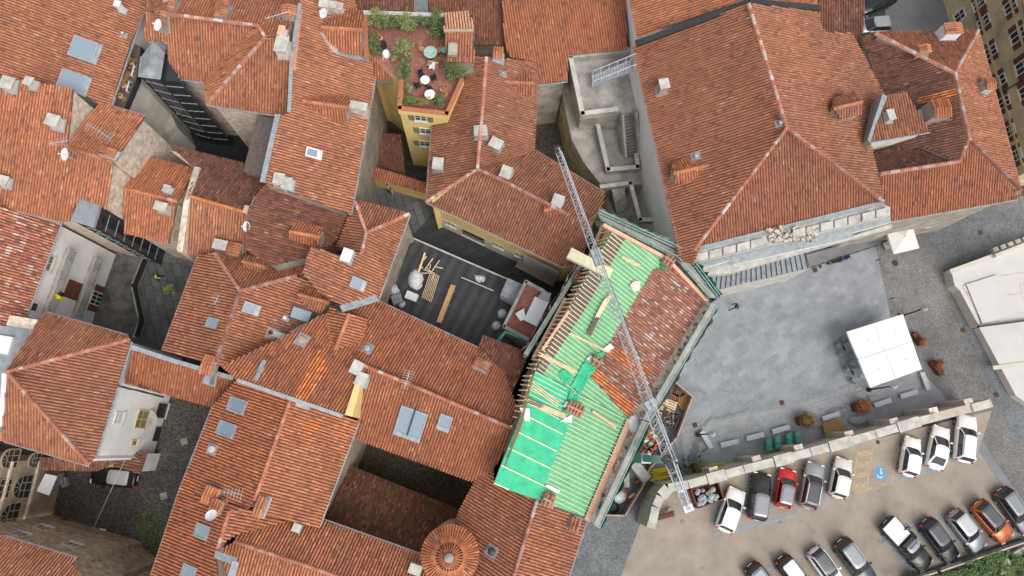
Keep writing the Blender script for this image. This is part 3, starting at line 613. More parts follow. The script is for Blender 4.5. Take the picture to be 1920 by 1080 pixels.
# beige facade, top right
bf = thing('palazzo', 'tall beige palazzo facade with brown shuttered windows in the top right corner', 'building', P(1800, 60, 0))
bw = [P(1752, -60, 0), P(1866, 353, 0)]; du_ = (bw[1] - bw[0]).normalized(); nn = V((-du_.y, du_.x, 0)); nn = nn if nn.dot(bw[0]) < 0 else -nn
q0, q1 = bw[0], bw[1]; top = [V((p.x, p.y, 12.5)) for p in (q0, q1, q1 - nn * 14, q0 - nn * 14)]
mb = MB(); mb.prism(top, 0, 'beige stained plaster'); mb.build('wall', bf)
mb = MB()
for h_ in (4.3, 8.3): mb.bar(q0 + V((0, 0, h_)) + nn * .05, q1 + V((0, 0, h_)) + nn * .05, .2, .25, 'beige stained plaster')
mb.build('cornice', bf)
W = Wall((1752, -60), (1866, 353), 0, 0)
for k, (x, y, ww, hh, s) in enumerate([(1800, 30, 1.0, 1.5, None), (1845, 41, 1.0, 1.6, 'brown shutter'), (1858, 97, 1.0, 1.6, 'brown shutter'), (1875, 152, 1.0, 1.6, 'brown shutter'), (1882, 192, 1.0, 1.6, 'brown shutter'), (1893, 246, 1, 1.5, 'brown shutter'), (1905, 292, 1, 1.6, 'brown shutter'),
                                     (1836, 6, 1.0, 1.6, 'brown shutter'), (1895, 12, 1.0, 1.5, 'brown shutter'), (1909, 66, 1.1, 1.8, 'brown shutter'), (1919, 124, 1.1, 1.8, 'brown shutter'), (1926, 170, 1.1, 1.8, 'brown shutter')]):
    window(bf, W, x, y, ww, hh, 'white frame', s, sm='beige stained plaster')
mb = MB(); mb.tube(W.at(1860, -20) + nn * .1, W.at(1830, -8) + nn * .1, .06, 'dark metal', 6); mb.tube(W.at(1920, 150) + nn * .1, W.at(1870, 178) + nn * .1, .06, 'dark metal', 6); mb.build('downpipe', bf)
fr = Face([(1912, -60), (2100, -60), (2100, 120), (1925, 60)], (1912, -40), (1925, 60), 12.9, .3, 'red', True); mb = MB(); deck(mb, fr.pts, ''); tiles(mb, fr.pts, fr.pl, TM['red']); mb.build('roof', bf)
# ================================================================ roof details
def dormer(h, faces, ridges=(), wallm='plaster', drop=1.6, front=None, name='dormer'):
    tt = HOUSES[h.name][0]; mb = MB(); walls_from(mb, faces, wallm, min(f.ze for f in faces) - drop, .12, .05); o = mb.build(name, tt)
    rb = MB()
    for f in faces: deck(rb, f.pts, ''); tiles(rb, f.pts, f.pl, TM[f.style])
    for r in ridges: ridge_line(rb, r, faces)
    rb.build('dormer_roof', o); return o
def dz(h, px, py): return onroof(h, px, py)[2]
def gdormer(h, r0, r1, up, dn, zr=None, drop=1.8, style='std', rise=.8, over=1.2):
    """gabled dormer: ridge r0 (where it meets the slope) - r1, eave polygons up and dn (2 px points each, r0 side first)"""
    zz = dz(h, *r1) + over if zr is None else zr; ze = zz - rise
    f1 = Face([r0, up[0], up[1], r1], up[0], up[1], ze, (*r1, zz), style); f2 = Face([r0, r1, dn[1], dn[0]], dn[0], dn[1], ze, (*r1, zz), style)
    return dormer(h, [f1, f2], [[r0, r1]], drop=drop)
def vent(h, px, py, r=.15, hh=.5, m_='galvanised steel', nm='vent_pipe'):
    p, f, z = onroof(h, px, py, hh); mb = MB(); mb.lathe((p.x, p.y, z - .3), [(r * .7, 0), (r * .7, hh + .1), (r, hh + .12), (r * .8, hh + .28), (.01, hh + .34)], m_, 10); mb.obox(V((p.x, p.y, z + .06)), f.pl.u, f.pl.v, f.pl.n, r * 2.4 + .1, r * 2.6 + .15, .1, 'lead grey')
    return mb.build(nm, HOUSES[h.name][0])
h = H['nw']; skylight(h, 156, 93, 1.75, 1.75, 'sky glass'); skylight(h, 135, 154, 1.6, 1.8, 'sky glass'); chimney(h, 219, 6, .4, .4, 1.6, capm='white plaster', wallm='white plaster'); vent(h, 228, 60)
h = H['w']
for x, y, a, b, hh in ((52, 151, .55, .55, 1.2), (78, 157, .6, .6, 1.3), (12, 154, .9, .9, 1.0), (97, 224, .9, .8, 1.4), (4, 338, .7, .7, 1.0)): chimney(h, x, y, a, b, hh, wallm='bright plaster', capm='pale stone', cap='slab')
chimney(h, 200, 284, 1.2, .8, 1.0, wallm='pale rubble', cap='tile')
h = H['wsmall']; chimney(h, 300, 386, .9, .6, 1.4, wallm='pale rubble'); chimney(h, 312, 353, .5, .5, 1.0, wallm='white plaster')
mb = MB(); g0 = [P(364, 312, 10.6), P(344, 380, 12.2), P(331, 470, 10.5), P(342, 474, 10.5), P(356, 372, 12.2), P(376, 314, 10.6)]; mb.prism(g0, 5, 'pale rubble'); mb.build('gable_wall', H['wsmall'])
h = H['wmid']; chimney(h, 412, 458, 1.0, .7, 1.2, wallm='pale rubble'); chimney(h, 438, 466, .9, 1.1, 1.2, wallm='mortar', cap='tile')
mb = MB(); mb.prism([P(*q, 12.9) for q in [(476, 368), (492, 366), (500, 362), (484, 428), (470, 432), (458, 424), (464, 400)]], 9, 'white plaster', 'lead grey'); mb.build('party_wall', H['wmid'])
chimney(h, 489, 372, .55, .85, 2.2, wallm='bright plaster', capm='pale stone'); chimney(h, 461, 392, .25, .5, 1.4, wallm='white plaster', capm='pink timber')
h = H['mid']; gdormer(h, (543, 434), (601, 445), ((549, 415), (607, 428)), ((541, 448), (597, 463)), over=1.5)
h = H['hipw']; skylight(h, 468, 578, .75, .9, 'sky glass'); skylight(h, 400, 606, .75, .8, 'sky glass'); skylight(h, 564, 590, 1.0, 1.6, 'sky glass', 'dark metal')
gdormer(h, (560, 552), (616, 567), ((580, 539), (622, 548)), ((572, 572), (603, 589)), over=1.6)
gdormer(h, (455, 490), (497, 500), ((458, 480), (503, 486)), ((455, 499), (490, 511)), over=1.0, rise=.4); chimney(h, 487, 478, .8, 1.0, 1.0, wallm='mortar', cap='tile')
vent(h, 533, 595, .16, .5, 'white metal'); chimney(h, 508, 624, .7, .7, .7, wallm='mortar', cap='pot', capm='mortar'); chimney(h, 521, 628, .35, 1.1, .9, wallm='pale stone', capm='pale stone'); chimney(h, 388, 684, 1.3, .9, .8, wallm='mortar', cap='tile')
h = H['nmid']; gdormer(h, (568, 189), (652, 202), ((604, 170), (658, 183)), ((600, 226), (648, 230)), over=1.5, rise=1.1)
gdormer(h, (602, 51), (680, 56), ((640, 20), (681, 20)), ((627, 98), (677, 102)), over=1.9, rise=1.2)
chimney(h, 661, 196, .6, 2.3, 1.3, ang=80, wallm='pale rubble'); skylight(h, 585, 287, .7, .9, 'sky glass', 'white frame')
for x, y in ((522, 334), (537, 342)): chimney(h, x, y, .75, .7, .9, wallm='white plaster')
for x, y in ((607, 6), (622, 8), (633, 11)): chimney(h, x, y, .55, .7, 1.2, wallm='pale rubble')
h = H['hipe']; skylight(h, 668, 531, .8, .9, 'sky glass'); chimney(h, 650, 478, .9, .7, .7, wallm='galvanised steel', capm='white metal')
h = H['long']; skylight(h, 771, 792, 2.1, 2.2, 'sky glass'); skylight(h, 835, 790, .9, 1.0, 'sky glass')
mb = MB(); p_, f_, z_ = onroof(h, 771, 792, .25); mb.obox(p_, f_.pl.u, f_.pl.v, f_.pl.n, .1, 2.3, .12, 'dark metal'); mb.build('skylight_bar', h)
gdormer(h, (628, 656), (655, 589), ((602, 628), (620, 577)), ((678, 640), (688, 599)), over=1.3, rise=.9)
for x, y in ((668, 689), (677, 711)): chimney(h, x, y, .7, .9, 1.5, wallm='pale rubble')
vent(h, 688, 652, .3, .4, 'zinc sheet'); vent(h, 565, 637, .35, .25, 'mortar'); chimney(h, 903, 684, 1.0, .8, .9, wallm='mortar', cap='tile')
mb = MB(); f3 = HOUSES[h.name][1][2]; mb.prism([f3.pl.at(*q) + V((0, 0, .35)) for q in [(672, 705), (681, 712), (662, 782), (648, 778)]], 9, 'yellow plaster'); mb.build('party_wall', h)
def orange_patch(h, px, fi, style='new', nm='new_tile_patch'):
    f = HOUSES[h.name][1][fi]; pts = [f.pl.at(*q) + f.pl.n * .035 for q in px]; mb = MB(); pl2 = Plane(f.pl.a + f.pl.n * .035, f.pl.n); pl2.u, pl2.v, pl2.h, pl2.a = f.pl.u, f.pl.v, f.pl.h, f.pl.a + f.pl.n * .035
    tiles(mb, pts, pl2, TM[style]); return mb.build(nm, h)
orange_patch(h, [(598, 655), (612, 690), (590, 728), (572, 752), (552, 745), (565, 715)], 2)
mb = MB(); mb.bar(f3.pl.at(497, 676) + V((0, 0, .12)), f3.pl.at(480, 714) + V((0, 0, .12)), .35, .06, 'zinc sheet'); mb.build('flashing', h)
def flash(h, px, wd=.45, fi=0, lift=.1, nm='valley_flashing', m_='zinc sheet'):
    mb = MB(); fs_ = HOUSES[h.name][1]
    for a, b in zip(px, px[1:]):
        pa_, pb_ = fs_[fi].pl.at(*a), fs_[fi].pl.at(*b); mb.bar(pa_ + V((0, 0, lift)), pb_ + V((0, 0, lift)), wd, .08, m_)
    return mb.build(nm, h)
flash(H['hipe'], [(640, 580), (708, 559)], .6, 1, .15); flash(H['hipw'], [(545, 626), (590, 603), (625, 577)], .35, 2, .2); flash(H['hipw'], [(612, 598), (640, 575)], .9, 2, .12)
flash(H['long'], [(445, 713), (545, 747), (643, 781)], .28, 2, .05); flash(H['passage'], [(250, 652), (330, 678), (440, 710)], .35, 0, .3)
flash(H['nmid'], [(522, 216), (493, 343)], .4, 0, .15); flash(H['nmid'], [(605, 60), (630, 98), (690, 112)], .5, 0, .1); flash(H['nmid'], [(563, 8), (548, 108), (543, 212)], .3, 0, .15)
h = H['south']; skylight(h, 447, 761, 1.0, 1.35); skylight(h, 427, 806, 1.0, 1.35); vent(h, 395, 842, .3, .4, 'pale stone'); chimney(h, 566, 758, .35, .8, .6, wallm='pale stone')
chimney(h, 394, 930, 1.0, 1.2, 1.0, wallm='mortar', cap='tile'); chimney(h, 404, 951, .9, .9, 1.2, wallm='mortar', cap='tile'); chimney(h, 486, 951, 1.3, .7, .9, wallm='mortar', cap='tile')
orange_patch(h, [(592, 785), (598, 800), (580, 815), (560, 812)], 1)
h = H['south2']; skylight(h, 381, 997, .9, 1.0, 'sky glass'); skylight(h, 356, 1074, .9, 1.0, 'sky glass')
flash(h, [(406, 1038), (445, 1052), (432, 1090)], .5, 0, .25)
h = H['south3']; chimney(h, 556, 990, .5, .5, .8, wallm='mortar'); chimney(h, 778, 1068, .8, .6, .8, wallm='mortar')
h = H['passage']; chimney(h, 389, 708, .4, .9, 1.6, wallm='lead grey', capm='lead grey')
h = H['se']; vent(h, 922, 1035, .3, .4, 'dark metal'); chimney(h, 1077, 984, .8, .8, .8, wallm='pale stone', cap='tile'); chimney(h, 1030, 938, .8, .8, .9, wallm='mortar', cap='tile')
h = H['n']
for x, y, a, b in ((300, 30, .8, 1.5), (316, 5, .8, 1.5), (415, 15, .8, 1.6), (541, 20, 1.0, 1.2)): chimney(h, x, y, a, b, 1.0, wallm='mortar', cap='tile')
chimney(h, 527, 82, .9, 1.2, 1.5, wallm='pale rubble'); chimney(h, 527, 56, .4, .7, 1.3, wallm='white plaster', capm='pink timber')
mb = MB(); fN = HOUSES[h.name][1]; mb.prism([P(*q, 15.2) for q in [(558, 18), (566, 18), (552, 130), (545, 128), (549, 80)]], 11, 'pink timber', 'ridge mortar'); mb.build('party_wall', h)
h = H['cen']
chimney(h, 934, 98, .9, .9, 1.3, wallm='pale stone', cap='tile'); vent(h, 943, 135, .2, .4, 'zinc sheet')
for x, y in ((901, 244), (930, 268), (821, 306), (949, 322), (1046, 376)): chimney(h, x, y, .95, .8, 1.1, wallm='mortar', ang={901: 5, 930: -28, 821: 85, 949: 70, 1046: 70}[x])
gdormer(h, (929, 153), (1000, 156), ((945, 136), (1000, 136)), ((940, 176), (998, 177)), over=1.3, rise=.7); gdormer(h, (1020, 395), (1042, 388), ((1022, 384), (1040, 378)), ((1030, 404), (1050, 400)), over=.6, rise=.3)
h = H['hall']; chimney(h, 1246, 156, .75, .7, 1.8, wallm='mortar'); gdormer(h, (1332, 309), (1262, 325), ((1322, 294), (1260, 306)), ((1326, 331), (1268, 345)), over=1.2, rise=.6)
gdormer(h, (1616, 191), (1562, 204), ((1602, 172), (1564, 186)), ((1616, 213), (1577, 223)), over=1.1, rise=.6); vent(h, 1465, 228, .2, .4, 'zinc sheet'); vent(h, 1306, 290, .25, .3, 'zinc sheet')
h = H['ne']; chimney(h, 1789, 52, 1.4, 1.1, 2.0, wallm='white plaster', cap='tile'); chimney(h, 1735, 90, .9, .8, 1.2, wallm='mortar', cap='tile'); chimney(h, 1766, 202, 1.5, 1.6, 1.4, wallm='mortar', cap='tile'); chimney(h, 1858, 156, .9, .9, 1.5, wallm='pale stone', cap='tile')
skylight(h, 1733, 214, 1.2, .9, 'sky glass', 'dark metal'); orange_patch(h, [(1720, 186), (1793, 165), (1797, 180), (1722, 199)], 2)
chimney(H['neblock'], 1672, 214, .5, .8, 1.0, wallm='pale stone')
mb = MB(); mb.prism([P(*q, 14.6) for q in [(1655, 176), (1664, 180), (1640, 240), (1632, 268), (1627, 262)]], 12, 'zinc sheet'); mb.build('parapet_flashing', H['neblock'])
mb = MB(); mb.bar(P(1192, 82, 15), P(1404, 5, 16.6), .5, .3, 'dark metal'); mb.bar(P(1404, 4, 16.6), P(1536, 16, 14.6), .5, .3, 'dark metal'); mb.build('valley_gutter', H['hall2'])
# dishes and aerials
def dish(px, py, z, label, r=.42, az=200, nm='satellite_dish'):
    p = P(px, py, z); t = thing(nm, label, 'satellite dish', (p.x, p.y, z - 1.0)); a = math.radians(az); ax = V((math.cos(a) * .55, math.sin(a) * .55, .8)).normalized()
    mb = MB(); prof = [(.02, 0), (r * .5, .03), (r * .85, .09), (r, .14), (r, .16), (r * .8, .1), (.02, .03)]; mb.lathe(p, prof, 'white metal', 20, ax, caps=False); mb.build('reflector', t)
    mb = MB(); mb.tube(p - V((0, 0, 1.3)), p, .04, 'galvanised steel', 6); mb.build('mast', t)
    mb = MB(); mb.tube(p - ax.cross(V((0, 0, 1))).normalized() * 0, p + ax * .55, .02, 'galvanised steel', 5); mb.lathe(p + ax * .5, [(.05, 0), (.05, .12)], 'white metal', 8, ax); mb.build('receiver', t)
dish(125, 290, 15.5, 'white satellite dish on the ridge of the left house', .5); dish(299, 48, 16.2, 'white satellite dish beside the tile capped chimneys of the stepped ridge house', .48)
dish(609, 26, 15.6, 'white satellite dish beside the pale chimneys left of the roof terrace', .42); dish(397, 968, 14.3, 'white satellite dish standing below the brick chimneys at the bottom left', .42, 100)
dish(465, 425, 13.6, 'white satellite dish fixed to the white party wall above the dormer roof', .42, 200)
def aerial(px, py, z, label, L=1.5, ang=20, n=8, hh=2.4):
    p = P(px, py, z + hh); t = thing('television_aerial', label, 'aerial', (p.x, p.y, z - .3)); mb = MB(); mb.tube(V((p.x, p.y, z - .4)), p, .025, 'galvanised steel', 6); mb.build('mast', t)
    a = math.radians(ang); u = V((math.cos(a), math.sin(a), 0)); v_ = V((-u.y, u.x, 0)); mb = MB(); mb.tube(p - u * L / 2, p + u * L / 2, .022, 'galvanised steel', 6)
    for i in range(n): q = p - u * L / 2 + u * L * i / (n - 1); l_ = .25 + .25 * i / n; mb.tube(q - v_ * l_, q + v_ * l_, .014, 'galvanised steel', 5)
    mb.build('antenna_array', t)
aerial(186, 246, 14, 'large television aerial over the small hipped roof at the left', 2.2, -30, 9); aerial(112, 266, 14.6, 'white television aerial beside the left ridge dish', 1.5, 10)
aerial(520, 28, 14.4, 'spread television aerial on the top left roof near the brick party wall', 2.0, 20); aerial(763, 712, 12.9, 'thin television aerial standing on the central ridge', 1.3, 75)
aerial(406, 562, 11.8, 'small white aerial on the hipped roof left of its ridge', .8, 70, 4, 1.5)
aerial(437, 925, 13.2, 'television aerial near the foot of the big gabled house', 1.2, -10, 6, 1.6)
# hall cornice and portico
h = H['hall']
mb = MB(); mb.prism([P(*q, 12.95) for q in [(1297, 474), (1657, 384), (1669, 388), (1669, 404), (1300, 492)]], 11.9, 'pale stone'); mb.build('cornice', h)
mb = MB(); mb.prism([P(*q, 12.9) for q in [(1290, 467), (1655, 376), (1660, 388), (1297, 478)]], 12.5, 'zinc sheet'); mb.build('flashing', h)
mb = MB(); N_ = 14
for i in range(N_):
    if i in (5, 6): continue
    t0, t1 = i / N_ + .004, (i + 1) / N_ - .004; A0, B0 = V((1303, 484)), V((1668, 395)); a, b = A0.lerp(B0, t0), A0.lerp(B0, t1); zz = 13.1 + R.uniform(0, .25)
    mb.prism([P(a.x, a.y - 7, zz), P(b.x, b.y - 7, zz), P(b.x, b.y + 7, zz), P(a.x, a.y + 7, zz)], 12.8, 'pale stone')
mb.build('coping', h)
mb = MB()
for i in range(90):
    q = P(R.uniform(1440, 1530), R.uniform(425, 452), 13.1); mb.box(q, R.uniform(.1, .45), R.uniform(.1, .3), R.uniform(.1, .4), R.choice(['pale rubble', 'concrete', 'pale stone']), R.uniform(0, 3))
mb.build('broken_stone', h)
mb = MB(); mb.prism([P(*q, 11.6) for q in [(1300, 490), (1669, 402), (1671, 416), (1600, 436), (1598, 446), (1375, 496), (1371, 488), (1303, 506)]], 11.2, 'white plaster', 'zinc sheet'); mb.build('lower_cornice', h)
mb = MB(); mb.prism([P(*q, 10.6) for q in [(1303, 500), (1371, 490), (1376, 494), (1600, 442), (1672, 420), (1672, 427), (1530, 466), (1370, 512), (1305, 518)]], 9.8, 'pale stone'); mb.build('stone_band', h)
pt = thing('portico', 'lead roofed porch below the stone cornice of the largest hall', 'porch', P(1425, 510, 0))
mb = MB(); mb.prism([P(*q, 5.0) for q in [(1333, 520), (1370, 497), (1508, 472), (1517, 503), (1338, 546)]], 0, 'pale stone', 'lead grey'); mb.build('wall', pt)
mb = MB()
for i in range(19): a, b = V((1345, 512)).lerp(V((1508, 474)), i / 18), V((1341, 544)).lerp(V((1515, 503)), i / 18); mb.bar(P(a.x, a.y, 5.03), P(b.x, b.y, 5.03), .06, .08, 'dark metal')
mb.build('lead_seam', pt)
tp = thing('ramp_steps', 'long grey ramp with a dark edge right of the porch of the hall', 'steps', P(1590, 480, 0)); mb = MB(); mb.prism([P(*q, .5) for q in [(1512, 478), (1645, 440), (1652, 456), (1518, 501)]], 0, 'grey asphalt', 'grey asphalt'); mb.build('ramp', tp)
mb = MB(); mb.bar(P(1519, 502, 1.4), P(1652, 458, 1.4), .06, .06, 'dark metal')
for i in range(9): q = V((1519, 502)).lerp(V((1652, 458)), i / 8); mb.tube(P(q.x, q.y, 0.4), V((P(q.x, q.y, .4).x, P(q.x, q.y, .4).y, 1.4)), .03, 'dark metal', 5)
mb.build('handrail', tp)
# steel stair on the concrete deck
t = thing('steel_stair', 'light steel stair leading from the concrete roof deck up to the large hall', 'stair', P(1145, 140, 8.6))
a, b = P(1110, 153, 9.2), P(1188, 122, 12.2); dd = (b - a); side = V((-dd.y, dd.x, 0)).normalized()
mb = MB(); mb.bar(a + side * .5, b + side * .5, .06, .22, 'galvanised steel'); mb.bar(a - side * .5, b - side * .5, .06, .22, 'galvanised steel'); mb.build('stringer', t)
mb = MB()
for i in range(15): c = a.lerp(b, (i + .5) / 15); mb.box(c, .2, .94, .04, 'galvanised steel', math.atan2(dd.y, dd.x))
mb.build('tread', t)
for s in (-1, 1):
    mb = MB(); mb.tube(a + side * .5 * s + V((0, 0, 1)), b + side * .5 * s + V((0, 0, 1)), .03, 'white metal', 6)
    for i in range(6): c = a.lerp(b, i / 5) + side * .5 * s; mb.tube(c, c + V((0, 0, 1)), .025, 'white metal', 5)
    mb.build('handrail', t)
# round tower
tw = thing('round_tower', 'round tower with a conical tiled roof at the bottom edge', 'tower', P(845, 1038, 0)); c = P(844, 1040, 12.6)
mb = MB(); mb.lathe((c.x, c.y, 0), [(1.85, 0), (1.85, 12.5)], 'pale rubble', 32); mb.build('wall', tw)
mb = MB(); rad, ht = 2.15, 1.8; nc = 56
mb.lathe((c.x, c.y, 12.5), [(rad - .08, 0), (rad - .08, .1), (.1, ht)], 'dark old clay tile', 40, t=.2)
for k in range(nc):
    an = 2 * math.pi * k / nc; o_ = V((math.cos(an), math.sin(an), 0)); sdv = V((-o_.y, o_.x, 0)); r0_ = rad
    rend = .25 if k % 4 == 0 else (.55 if k % 2 == 0 else 1.05)
    while r0_ > rend:
        r1_ = max(rend - .1, r0_ - .38); vs = []; wd = .1
        for rr, lift in ((r0_, .06), (r1_ - .03, .03)):
            z = 12.6 + (rad - rr) / rad * ht; ww = min(.1, math.pi * rr / nc * (.85 if rr > 1 else 1.7))
            for ca, sa in ((-1, 0), (-.7, .7), (0, 1), (.7, .7), (1, 0)): vs.append(V((c.x, c.y, z)) + o_ * rr + sdv * ca * ww + V((0, 0, sa * .08 + lift)))
        mb.add(vs, [(0, 1, 6, 5), (1, 2, 7, 6), (2, 3, 8, 7), (3, 4, 9, 8), (0, 4, 3, 2, 1)], 'weathered clay tile', R.random()); r0_ = r1_
mb.build('roof', tw); mb = MB(); mb.lathe((c.x, c.y, 12.6 + ht - .15), [(.36, 0), (.34, .12), (.28, .16), (.26, .25), (.05, .3)], 'mortar', 16); mb.lathe((c.x, c.y, 12.6 + ht), [(.25, 0), (.22, .12), (.05, .22)], 'lead grey', 16); mb.build('finial', tw)
mat('painted yard shade', (.03, .03, .032), .9, .3, 2)  # near-black colour: deep courtyard shade painted onto the floor sheet
sheet('yard_shade_sheet', [(300, 210), (470, 200), (520, 330), (380, 300), (330, 290)], .02, 'painted yard shade')
# lift shafts
def liftshaft(poly, z, label, faces=None, nm='lift_shaft', seam=None):
    c = sum((P(*q, 0) for q in poly), V()) / len(poly); t = thing(nm, label, 'lift shaft', (c.x, c.y, 0)); top = [P(*q, z) for q in poly]
    mb = MB(); mb.prism(top, 0, 'dark glass'); mb.build('glazing', t); fr_ = MB(); n = len(top)
    for i, p in enumerate(top):
        q = top[(i + 1) % n]; fr_.tube(V((p.x, p.y, 0)), p, .09, 'dark metal', 6)
        for k in range(1, int(z / 1.5) + 1): fr_.tube(V((p.x, p.y, k * 1.5)), V((q.x, q.y, k * 1.5)), .05, 'lead grey', 6)
        for j in (1, 2): m2 = p.lerp(q, j / 3); fr_.tube(V((m2.x, m2.y, 0)), m2, .035, 'dark metal', 5)
    fr_.build('steel_frame', t); return t
ls = liftshaft([(265, 108), (305, 98), (338, 153), (300, 150), (262, 140)], 13.0, 'dark glazed lift shaft with a seamed metal hip roof beside the planted balcony')
mb = MB(); rp = {'a': (260, 143, 13.4), 'b': (300, 148, 13.4), 'c': (308, 98, 13.4), 'd': (316, 79, 13.4), 'e': (287, 77, 14.3), 'f': (264, 107, 13.4), 'r': (281, 118, 14.4)}; g = {k: P(*v_) for k, v_ in rp.items()}
mb.add(list(g.values()), [(5, 0, 6, 4), (0, 1, 6), (1, 2, 3, 4, 6), (5, 4, 3, 2, 1, 0)], 'lead grey')
for a_, b_ in (('a', 'r'), ('b', 'r'), ('r', 'e'), ('a', 'b'), ('a', 'f'), ('b', 'c')): mb.tube(g[a_], g[b_], .06, 'lead grey', 6)
for k in range(1, 7): q = g['f'].lerp(g['a'], k / 7); w_ = g['e'].lerp(g['r'], k / 7); mb.bar(q + V((0, 0, .03)), w_ + V((0, 0, .03)), .05, .06, 'lead grey'); q = g['c'].lerp(g['b'], k / 7); mb.bar(q + V((0, 0, .03)), w_ + V((0, 0, .03)), .05, .06, 'lead grey')
mb.build('roof', ls)
ls2 = liftshaft([(152, 376), (184, 387), (173, 423), (137, 412)], 12.4, 'dark glazed lift shaft with a flat grey metal cap above the flagstone courtyard')
mb = MB(); mb.prism([P(*q, 12.7) for q in [(150, 372), (188, 385), (175, 426), (132, 413)]], 12.4, 'lead grey', 'zinc sheet')
for k in range(12): a, b = V((152, 375)).lerp(V((186, 386)), k / 11), V((134, 412)).lerp(V((174, 424)), k / 11); mb.bar(P(a.x, a.y, 12.72), P(b.x, b.y, 12.72), .05, .06, 'lead grey')
mb.build('roof', ls2)
# glazed dark canopy at (490, 260)
cn = thing('plank_canopy', 'dark plank lean-to canopy with a zinc edge beside the big tiled slope', 'canopy', P(490, 275, 9)); mb = MB(); mb.prism([P(482, 216, 11.4), P(520, 222, 11.6), P(493, 330, 11.6), P(456, 322, 11.2)], lambda p: p.z - .15, 'old timber')
mb.build('planks', cn); mb = MB(); mb.bar(P(521, 220, 11.8), P(494, 332, 11.8), .35, .15, 'zinc sheet'); mb.build('flashing', cn)
mb = MB(); mb.prism([P(*q, 11) for q in [(484, 219), (518, 224), (492, 328), (459, 320)]], 0, 'plaster'); mb.build('wall', cn)
# courtyard pieces, north-west
t = thing('balcony_block', 'grey plaster block with a long planted balcony under the top left roof', 'building', P(240, 150, 0)); mb = MB(); mb.prism([P(*q, 11.3) for q in [(247, 80), (264, 88), (256, 148), (232, 204), (204, 197)]], 0, 'bright plaster', 'old timber'); mb.build('wall', t)
mb = MB(); wallrun(mb, [(264, 88), (256, 148), (232, 204)], 11.3, 12.0, .08, 'dark metal'); mb.build('railing', t)
W = Wall((264, 88), (232, 204), 11.3, 0)
for x, y in ((247, 168), (256, 140)): window(t, W, x, y, .9, 1.3, 'white frame')
t2 = thing('curved_annex', 'low grey annex with a small window at the foot of the courtyard block', 'building', P(290, 230, 0)); mb = MB(); mb.prism([P(*q, 4.5) for q in [(262, 150), (285, 175), (318, 205), (332, 240), (310, 285), (262, 235), (236, 208)]], 0, 'bright plaster', 'concrete'); mb.build('wall', t2)
# mesh for foliage
def leafmat(nm, cols):
    mt, nt, b, L = nodes(nm); at = nt.nodes.new('ShaderNodeAttribute'); at.attribute_name = 'tile'; r = ramp(nt, [(i / (len(cols) - 1), c) for i, c in enumerate(cols)]); L.new(at.outputs['Fac'], r.inputs[0]); L.new(r.outputs[0], b.inputs['Base Color']); b.inputs['Roughness'].default_value = .7; MATS[nm] = mt
leafmat('green leaves', [(.04, .07, .02), (.09, .14, .04), (.14, .19, .06), (.22, .24, .09)]); leafmat('lime leaves', [(.09, .13, .03), (.17, .22, .06), (.26, .30, .10), (.36, .36, .16)])
leafmat('autumn leaves', [(.16, .05, .015), (.30, .10, .03), (.42, .16, .04), (.5, .24, .08)]); leafmat('olive leaves', [(.10, .09, .02), (.2, .17, .04), (.32, .2, .05), (.4, .12, .04)]); leafmat('crimson leaves', [(.08, .02, .02), (.16, .03, .04), (.25, .05, .06)])
leafmat('lawn blades', [(.03, .06, .015), (.06, .12, .03), (.10, .19, .04), (.17, .25, .08)])
def leaves(mb, c, rx, ry, rz, n, s, mt, clumps=9, ball=False):
    if ball:
        for i in range(n):
            d = V((R.gauss(0, 1), R.gauss(0, 1), R.gauss(0, 1))).normalized(); q = R.uniform(.35, 1.08) * (1 + .28 * math.sin(d.x * 7 + d.y * 5) * math.cos(d.z * 6)); p = V(c) + V((d.x * rx, d.y * ry, d.z * rz)) * q
            a = (d.orthogonal() + V((R.uniform(-.6, .6), R.uniform(-.6, .6), R.uniform(-.6, .6)))).normalized(); b = a.cross(d + V((R.uniform(-.4, .4), 0, .2))).normalized(); ss = s * R.uniform(.5, 1.3)
            mb.add([p - a * ss, p - b * ss * .5, p + a * ss, p + b * ss * .5], [(0, 1, 2, 3)], mt, R.random())
        return
    cl = [(V((R.gauss(0, .45) * rx, R.gauss(0, .45) * ry, R.uniform(-.4, .8) * rz)), R.uniform(.25, .55)) for _ in range(clumps)]
    for i in range(n):
        k, q = R.choice(cl); d = V((R.gauss(0, 1), R.gauss(0, 1), R.gauss(0, 1))).normalized() * R.uniform(.4, 1) * q
        p = V(c) + k + V((d.x * rx, d.y * ry, d.z * rz)); a = V((R.uniform(-1, 1), R.uniform(-1, 1), R.uniform(-.5, .5))).normalized(); b = a.cross(V((R.uniform(-.5, .5), R.uniform(-.5, .5), 1))).normalized(); ss = s * R.uniform(.6, 1.3)
        mb.add([p - a * ss, p - b * ss * .45, p + a * ss, p + b * ss * .45], [(0, 1, 2, 3)], mt, R.random())
def shrub(px, py, z, rx, ry, rz, n, label, mt='green leaves', s=.09, nm='shrub', cat='shrub', pot=None, group=None, potm='pink timber'):
    p = P(px, py, z + rz * .8); b0 = V((p.x, p.y, z)); t = thing(nm, label, cat, b0, group); mb = MB(); leaves(mb, (p.x, p.y, z + rz * .9 + (pot or 0)), rx, ry, rz, n, s, mt, max(6, int(n / 60))); mb.build('foliage', t)
    mb = MB()
    for k in range(5): mb.tube(b0, b0 + V((R.uniform(-.6, .6) * rx, R.uniform(-.6, .6) * ry, rz * 1.2 + (pot or 0))), .025, 'old timber', 5, .01)
    mb.build('stem', t)
    if pot: mb = MB(); mb.lathe(b0, [(.16, 0), (.24, pot), (.2, pot), (.18, pot - .05), (.01, pot - .05)], potm, 14, caps=False); mb.build('pot', t)
    return t
